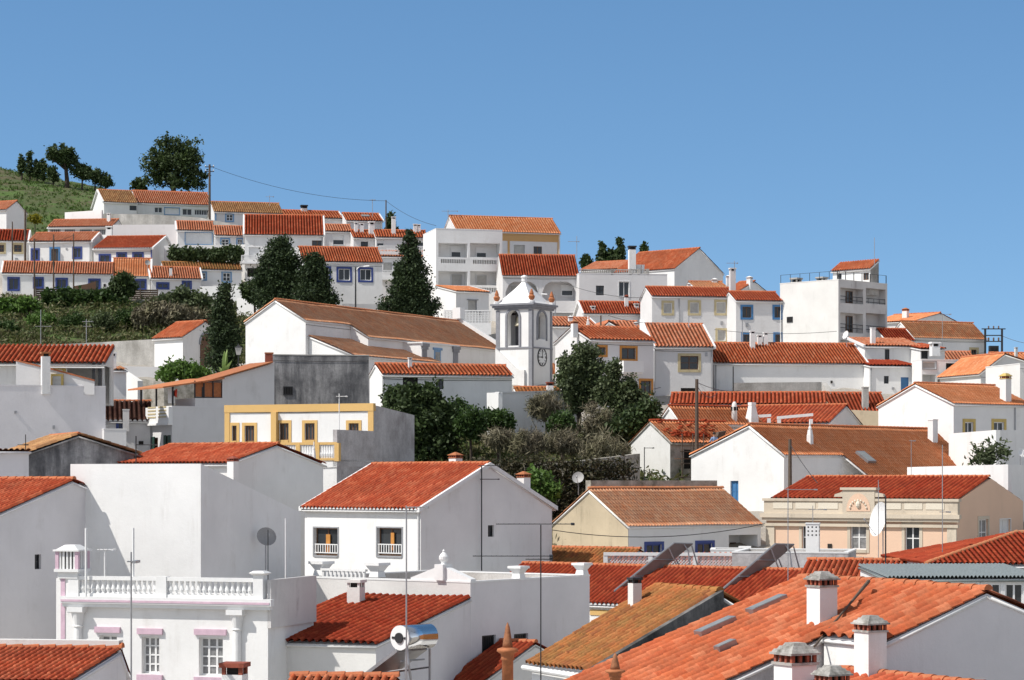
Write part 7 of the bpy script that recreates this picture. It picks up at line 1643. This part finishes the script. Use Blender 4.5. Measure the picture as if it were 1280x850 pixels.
def person(loc, yaw, label):
    V = [(0, 0, .92), (0, 0, 1.10), (0, .01, 1.32), (0, 0, 1.46), (0, -.03, 1.58), (0, -.05, 1.70), (.10, 0, .86), (.11, -.02, .48), (.11, .03, .09), (.11, -.10, .04), (-.10, 0, .86), (-.11, -.02, .48), (-.11, .03, .09), (-.11, -.10, .04),
         (.19, .0, 1.40), (.26, -.08, 1.14), (.20, -.34, 1.16), (.18, -.44, 1.18), (-.19, .0, 1.40), (-.26, -.08, 1.14), (-.20, -.34, 1.16), (-.18, -.44, 1.18)]
    E = [(0, 1), (1, 2), (2, 3), (3, 4), (4, 5), (0, 6), (6, 7), (7, 8), (8, 9), (0, 10), (10, 11), (11, 12), (12, 13), (2, 14), (14, 15), (15, 16), (16, 17), (2, 18), (18, 19), (19, 20), (20, 21)]
    Rr = [.15, .14, .17, .06, .085, .085, .09, .065, .045, .04, .09, .065, .045, .04, .07, .05, .038, .04, .07, .05, .038, .04]
    me = bpy.data.meshes.new('person'); me.from_pydata(V, E, []); o = bpy.data.objects.new('person', me); COL.objects.link(o)
    md = o.modifiers.new('skin', 'SKIN'); me.skin_vertices or me.update()
    if not me.skin_vertices:
        bpy.context.view_layer.objects.active = o
    sv = me.skin_vertices[0].data
    for i, r_ in enumerate(Rr): sv[i].radius = (r_, r_ * (.75 if i < 3 else 1)); sv[i].use_root = (i == 0)
    s2 = o.modifiers.new('sub', 'SUBSURF'); s2.levels = s2.render_levels = 2
    dg = bpy.context.evaluated_depsgraph_get(); nm = bpy.data.meshes.new_from_object(o.evaluated_get(dg)); o.modifiers.clear(); o.data = nm
    skin = plain('sunburnt skin', (.42, .24, .16), .6); shirt = plain('pale blue shirt', (.28, .42, .66), .8); trs = plain('dark work trousers', (.05, .06, .09), .85)
    for m in (shirt, skin, trs): nm.materials.append(m)
    for p_ in nm.polygons:
        c_ = p_.center; p_.material_index = 2 if c_.z < .95 else (1 if c_.z > 1.47 or c_.y < -.2 else 0); p_.use_smooth = True
    o.location = loc; o.rotation_euler = (0, 0, yaw); tag(o, label, 'person')
    mb = MB(); mb.lathe((0, -.035, 1.66), [(.095, -.02), (.10, .05), (.085, .1), (.04, .135)], 12); mb.build('hair', plain('dark hair', (.02, .015, .01), .7), o, smooth=True)
pp = S0.hit(893, 556, 'F', -.5); wpt = S0.tow(np.array((pp[0], -.5, hp))); 
person(tuple(wpt), S0.th + R(170), 'person in a pale blue shirt working at the loosened roof edge')
# wall lanterns
for (px, py, Y, lb) in ((697.5, 457, 198, 'black lantern on the wall right of the bell tower clock'), (298, 438, 188.5, 'grey lantern on a post between cypress and church gable')):
    f = foot(px, Y); root = empty('lantern', tuple(f), 0, lb, 'lantern', 'street lanterns'); zt = wz(py, Y) - f[2]; mb = MB(); mb.tube([(0, 0, 0), (0, 0, zt - .35)], [.06, .04], 6); mb.build('post', BLACK, root); mb = MB(); mb.frustum(0, 0, zt - .35, zt + .2, .14, .14, .24, .24); g = mb.build('glass', ROLLER, root); mb = MB(); mb.frustum(0, 0, zt + .2, zt + .4, .28, .28, .05, .05); mb.lathe((0, 0, zt + .4), [(.05, 0), (.06, .05), (.01, .12)], 6); mb.build('hood', BLACK, root)
# washing on the grey building's terrace
mb = MB(); Y = 160.6; a = W3(210, 490, Y); mb.box(0, .45, 0, .03, -.75, .25); tag(mb.build('white_towel', WTRIM, None, tuple(a)), 'white towel hanging under the terrace canopy', 'towel')
mb = MB(); a = W3(216.5, 491, Y); mb.extr([(0, 0, .1), (.28, 0, .3), (.24, 0, -.3), (.02, 0, -.2)], (0, .03, 0)); tag(mb.build('red_cloth', plain('red cloth', (.6, .06, .03), .8), None, tuple(a)), 'red cloth hanging beside the white towel', 'cloth')
# near chimney at the bottom edge before the villa
f = foot(293.5, 58.5); root = empty('brick_chimney', tuple(f), R(-10), 'near white chimney with brick red vent at the bottom edge before the villa', 'chimney'); chimney_at(root, 0, 0, 0, wz(828, 58.5) - f[2], .26, .26, 'slab', WHITE, CLAYVENT)
# ------------------------------------------------------------------ ground sheet
def build_ground():
    xs = np.concatenate([[-5000, -3000, -1500, -800, -450, -280, -200], np.arange(-150, 151, 1.5), [200, 280, 450, 800, 1500, 3000, 5000]])
    ys = np.concatenate([[-2000, -800, -300, -120, -50, -10], np.arange(12, 460, 1.5), [480, 520, 600, 750, 1000, 1600, 2600, 4500, 8000]])
    X, Y = np.meshgrid(xs, ys); Z = ground(X, Y)
    n = (np.sin(X * .9 + Y * .37) + np.sin(X * .31 - Y * .83 + 1.3) + np.sin(X * 1.7 + Y * 1.3)) * .10
    Z = Z + np.where((Y > 140) & (Y < 460), n, 0)
    far = (Y > 700) | (np.abs(X) > 400); Z = np.where(far, np.minimum(Z, -12), Z)
    V = np.stack([X, Y, Z], -1).reshape(-1, 3); C = len(xs)
    ii, jj = np.meshgrid(np.arange(len(ys) - 1), np.arange(C - 1), indexing='ij'); a = (ii * C + jj).ravel()
    Q = np.stack([a, a + 1, a + C + 1, a + C], 1)
    PX = CX + F * X / np.maximum(Y, 25)
    def soft(v, a, b, w): return np.clip((v - a) / w + .5, 0, 1) * np.clip((b - v) / w + .5, 0, 1)
    veg = np.maximum.reduce([soft(PX, -900, 335, 25) * soft(Y, 214, 250, 3), soft(PX, -900, 330, 30) * soft(Y, 296, 900, 6), soft(PX, 465, 860, 25) * soft(Y, 140, 181, 4), np.clip((Y - 300) / 10, 0, 1)])
    m, nt, b = _nt('hillside soil and grass')
    tc = nt.nodes.new('ShaderNodeTexCoord'); v = tc.outputs['Object']
    n1 = _ramp(nt, _noise(nt, v, .10, 6, .7), [(.38, 0.), (.62, 1.)]); n2 = _ramp(nt, _noise(nt, v, .9, 6, .75), [(.35, 0.), (.65, 1.)]); n3 = _ramp(nt, _noise(nt, v, .22, 5, .7), [(.5, 0.), (.6, 1.)])
    c = _mixc(nt, n1, (.055, .105, .018), (.12, .105, .05)); c = _mixc(nt, n2, c, _mixc(nt, .5, c, (.45, .42, .32), 'MULTIPLY')); c = _mixc(nt, n3, c, (.075, .135, .022))
    at = nt.nodes.new('ShaderNodeAttribute'); at.attribute_name = 'vegetation'
    pave = _mixc(nt, n2, (.46, .42, .36), (.36, .33, .29)); c = _mixc(nt, at.outputs['Fac'], pave, c)
    nt.links.new(c, b.inputs['Base Color']); b.inputs['Roughness'].default_value = .95
    _bump(nt, b, _noise(nt, v, 2.5, 8, .8), .8, .3)
    o = np_mesh('ground', V, Q, m); o.data.attributes.new('vegetation', 'FLOAT', 'POINT').data.foreach_set('value', veg.astype(np.float32).ravel()); o['kind'] = 'structure'; o['label'] = 'grassy and dry hillside under the town'
    o.data.polygons.foreach_set('use_smooth', [True] * len(o.data.polygons))
build_ground()

# ------------------------------------------------------------------ light, sky, camera
EL, AZ = R(50), R(66)                 # sun height; angle from straight behind the camera towards the left
SUN = np.array((-math.cos(EL) * math.sin(AZ), -math.cos(EL) * math.cos(AZ), math.sin(EL)))
ld = bpy.data.lights.new('sun', 'SUN'); ld.energy = 4.6; ld.angle = R(.53); ld.color = (1.0, .955, .89)
lo = bpy.data.objects.new('sun', ld); COL.objects.link(lo)
from mathutils import Vector
lo.rotation_euler = Vector(SUN).to_track_quat('Z', 'Y').to_euler(); lo.location = (-60, -20, 90)
wd = bpy.data.worlds.new('World'); SC.world = wd; wd.use_nodes = True; nt = wd.node_tree
bg = nt.nodes['Background']; sk = nt.nodes.new('ShaderNodeTexSky'); sk.sky_type = 'NISHITA'; sk.sun_disc = False
sk.sun_elevation = EL; sk.sun_rotation = math.atan2(SUN[0], SUN[1]); sk.altitude = 300; sk.air_density = 1.0; sk.dust_density = 0.1; sk.ozone_density = 1.2
tc = nt.nodes.new('ShaderNodeTexCoord'); mpn = nt.nodes.new('ShaderNodeMapping'); mpn.inputs['Location'].default_value = (0, 0, .14)
nt.links.new(tc.outputs['Generated'], mpn.inputs['Vector']); nt.links.new(mpn.outputs[0], sk.inputs['Vector'])   # the deep clear blue of the photograph reaches lower
# clear polarised blue low down in front of the camera, unseen sky overhead and behind paled for neutral fill light
sx = nt.nodes.new('ShaderNodeSeparateXYZ'); nt.links.new(tc.outputs['Generated'], sx.inputs[0])
def mr(sock, a, b, c, d):
    n = nt.nodes.new('ShaderNodeMapRange'); n.interpolation_type = 'SMOOTHSTEP'; nt.links.new(sock, n.inputs[0])
    for i, q in enumerate((a, b, c, d)): n.inputs[1 + i].default_value = q
    return n.outputs[0]
mu = nt.nodes.new('ShaderNodeMath'); mu.operation = 'MULTIPLY'; nt.links.new(mr(sx.outputs['Y'], .3, .75, 0, 1), mu.inputs[0]); nt.links.new(mr(sx.outputs['Z'], .3, .6, 1, 0), mu.inputs[1])
hs = nt.nodes.new('ShaderNodeHueSaturation'); nt.links.new(sk.outputs[0], hs.inputs['Color']); nt.links.new(mr(mu.outputs[0], 0, 1, .42, 1.2), hs.inputs['Saturation']); hs.inputs['Hue'].default_value = .497; nt.links.new(mr(mu.outputs[0], 0, 1, 1.15, 1.02), hs.inputs['Value'])
nt.links.new(hs.outputs[0], bg.inputs['Color']); bg.inputs['Strength'].default_value = .135
cd = bpy.data.cameras.new('camera'); cam = bpy.data.objects.new('camera', cd); COL.objects.link(cam); SC.camera = cam
cd.sensor_width = 36; cd.sensor_fit = 'HORIZONTAL'; cd.lens = 36 * F / 1280; cd.shift_y = (HY - 425) / 1280; cam.rotation_euler = (R(90), 0, 0)
cd.clip_start = 1; cd.clip_end = 20000
vs = SC.view_settings; SC.display_settings.display_device = 'sRGB'; vs.view_transform = 'Standard'; vs.look = 'None'; vs.exposure = .08; vs.gamma = 1; vs.use_curve_mapping = False
SC.cycles.max_bounces = 8; SC.cycles.diffuse_bounces = 6; SC.cycles.use_denoising = True
print('OBJECTS', len(bpy.data.objects), 'VERTS', sum(len(m.vertices) for m in bpy.data.meshes))

for o in bpy.data.objects:
    if 'label' in o and len(o['label'].split()) > 16: print('LONG', o.name, o['label'])
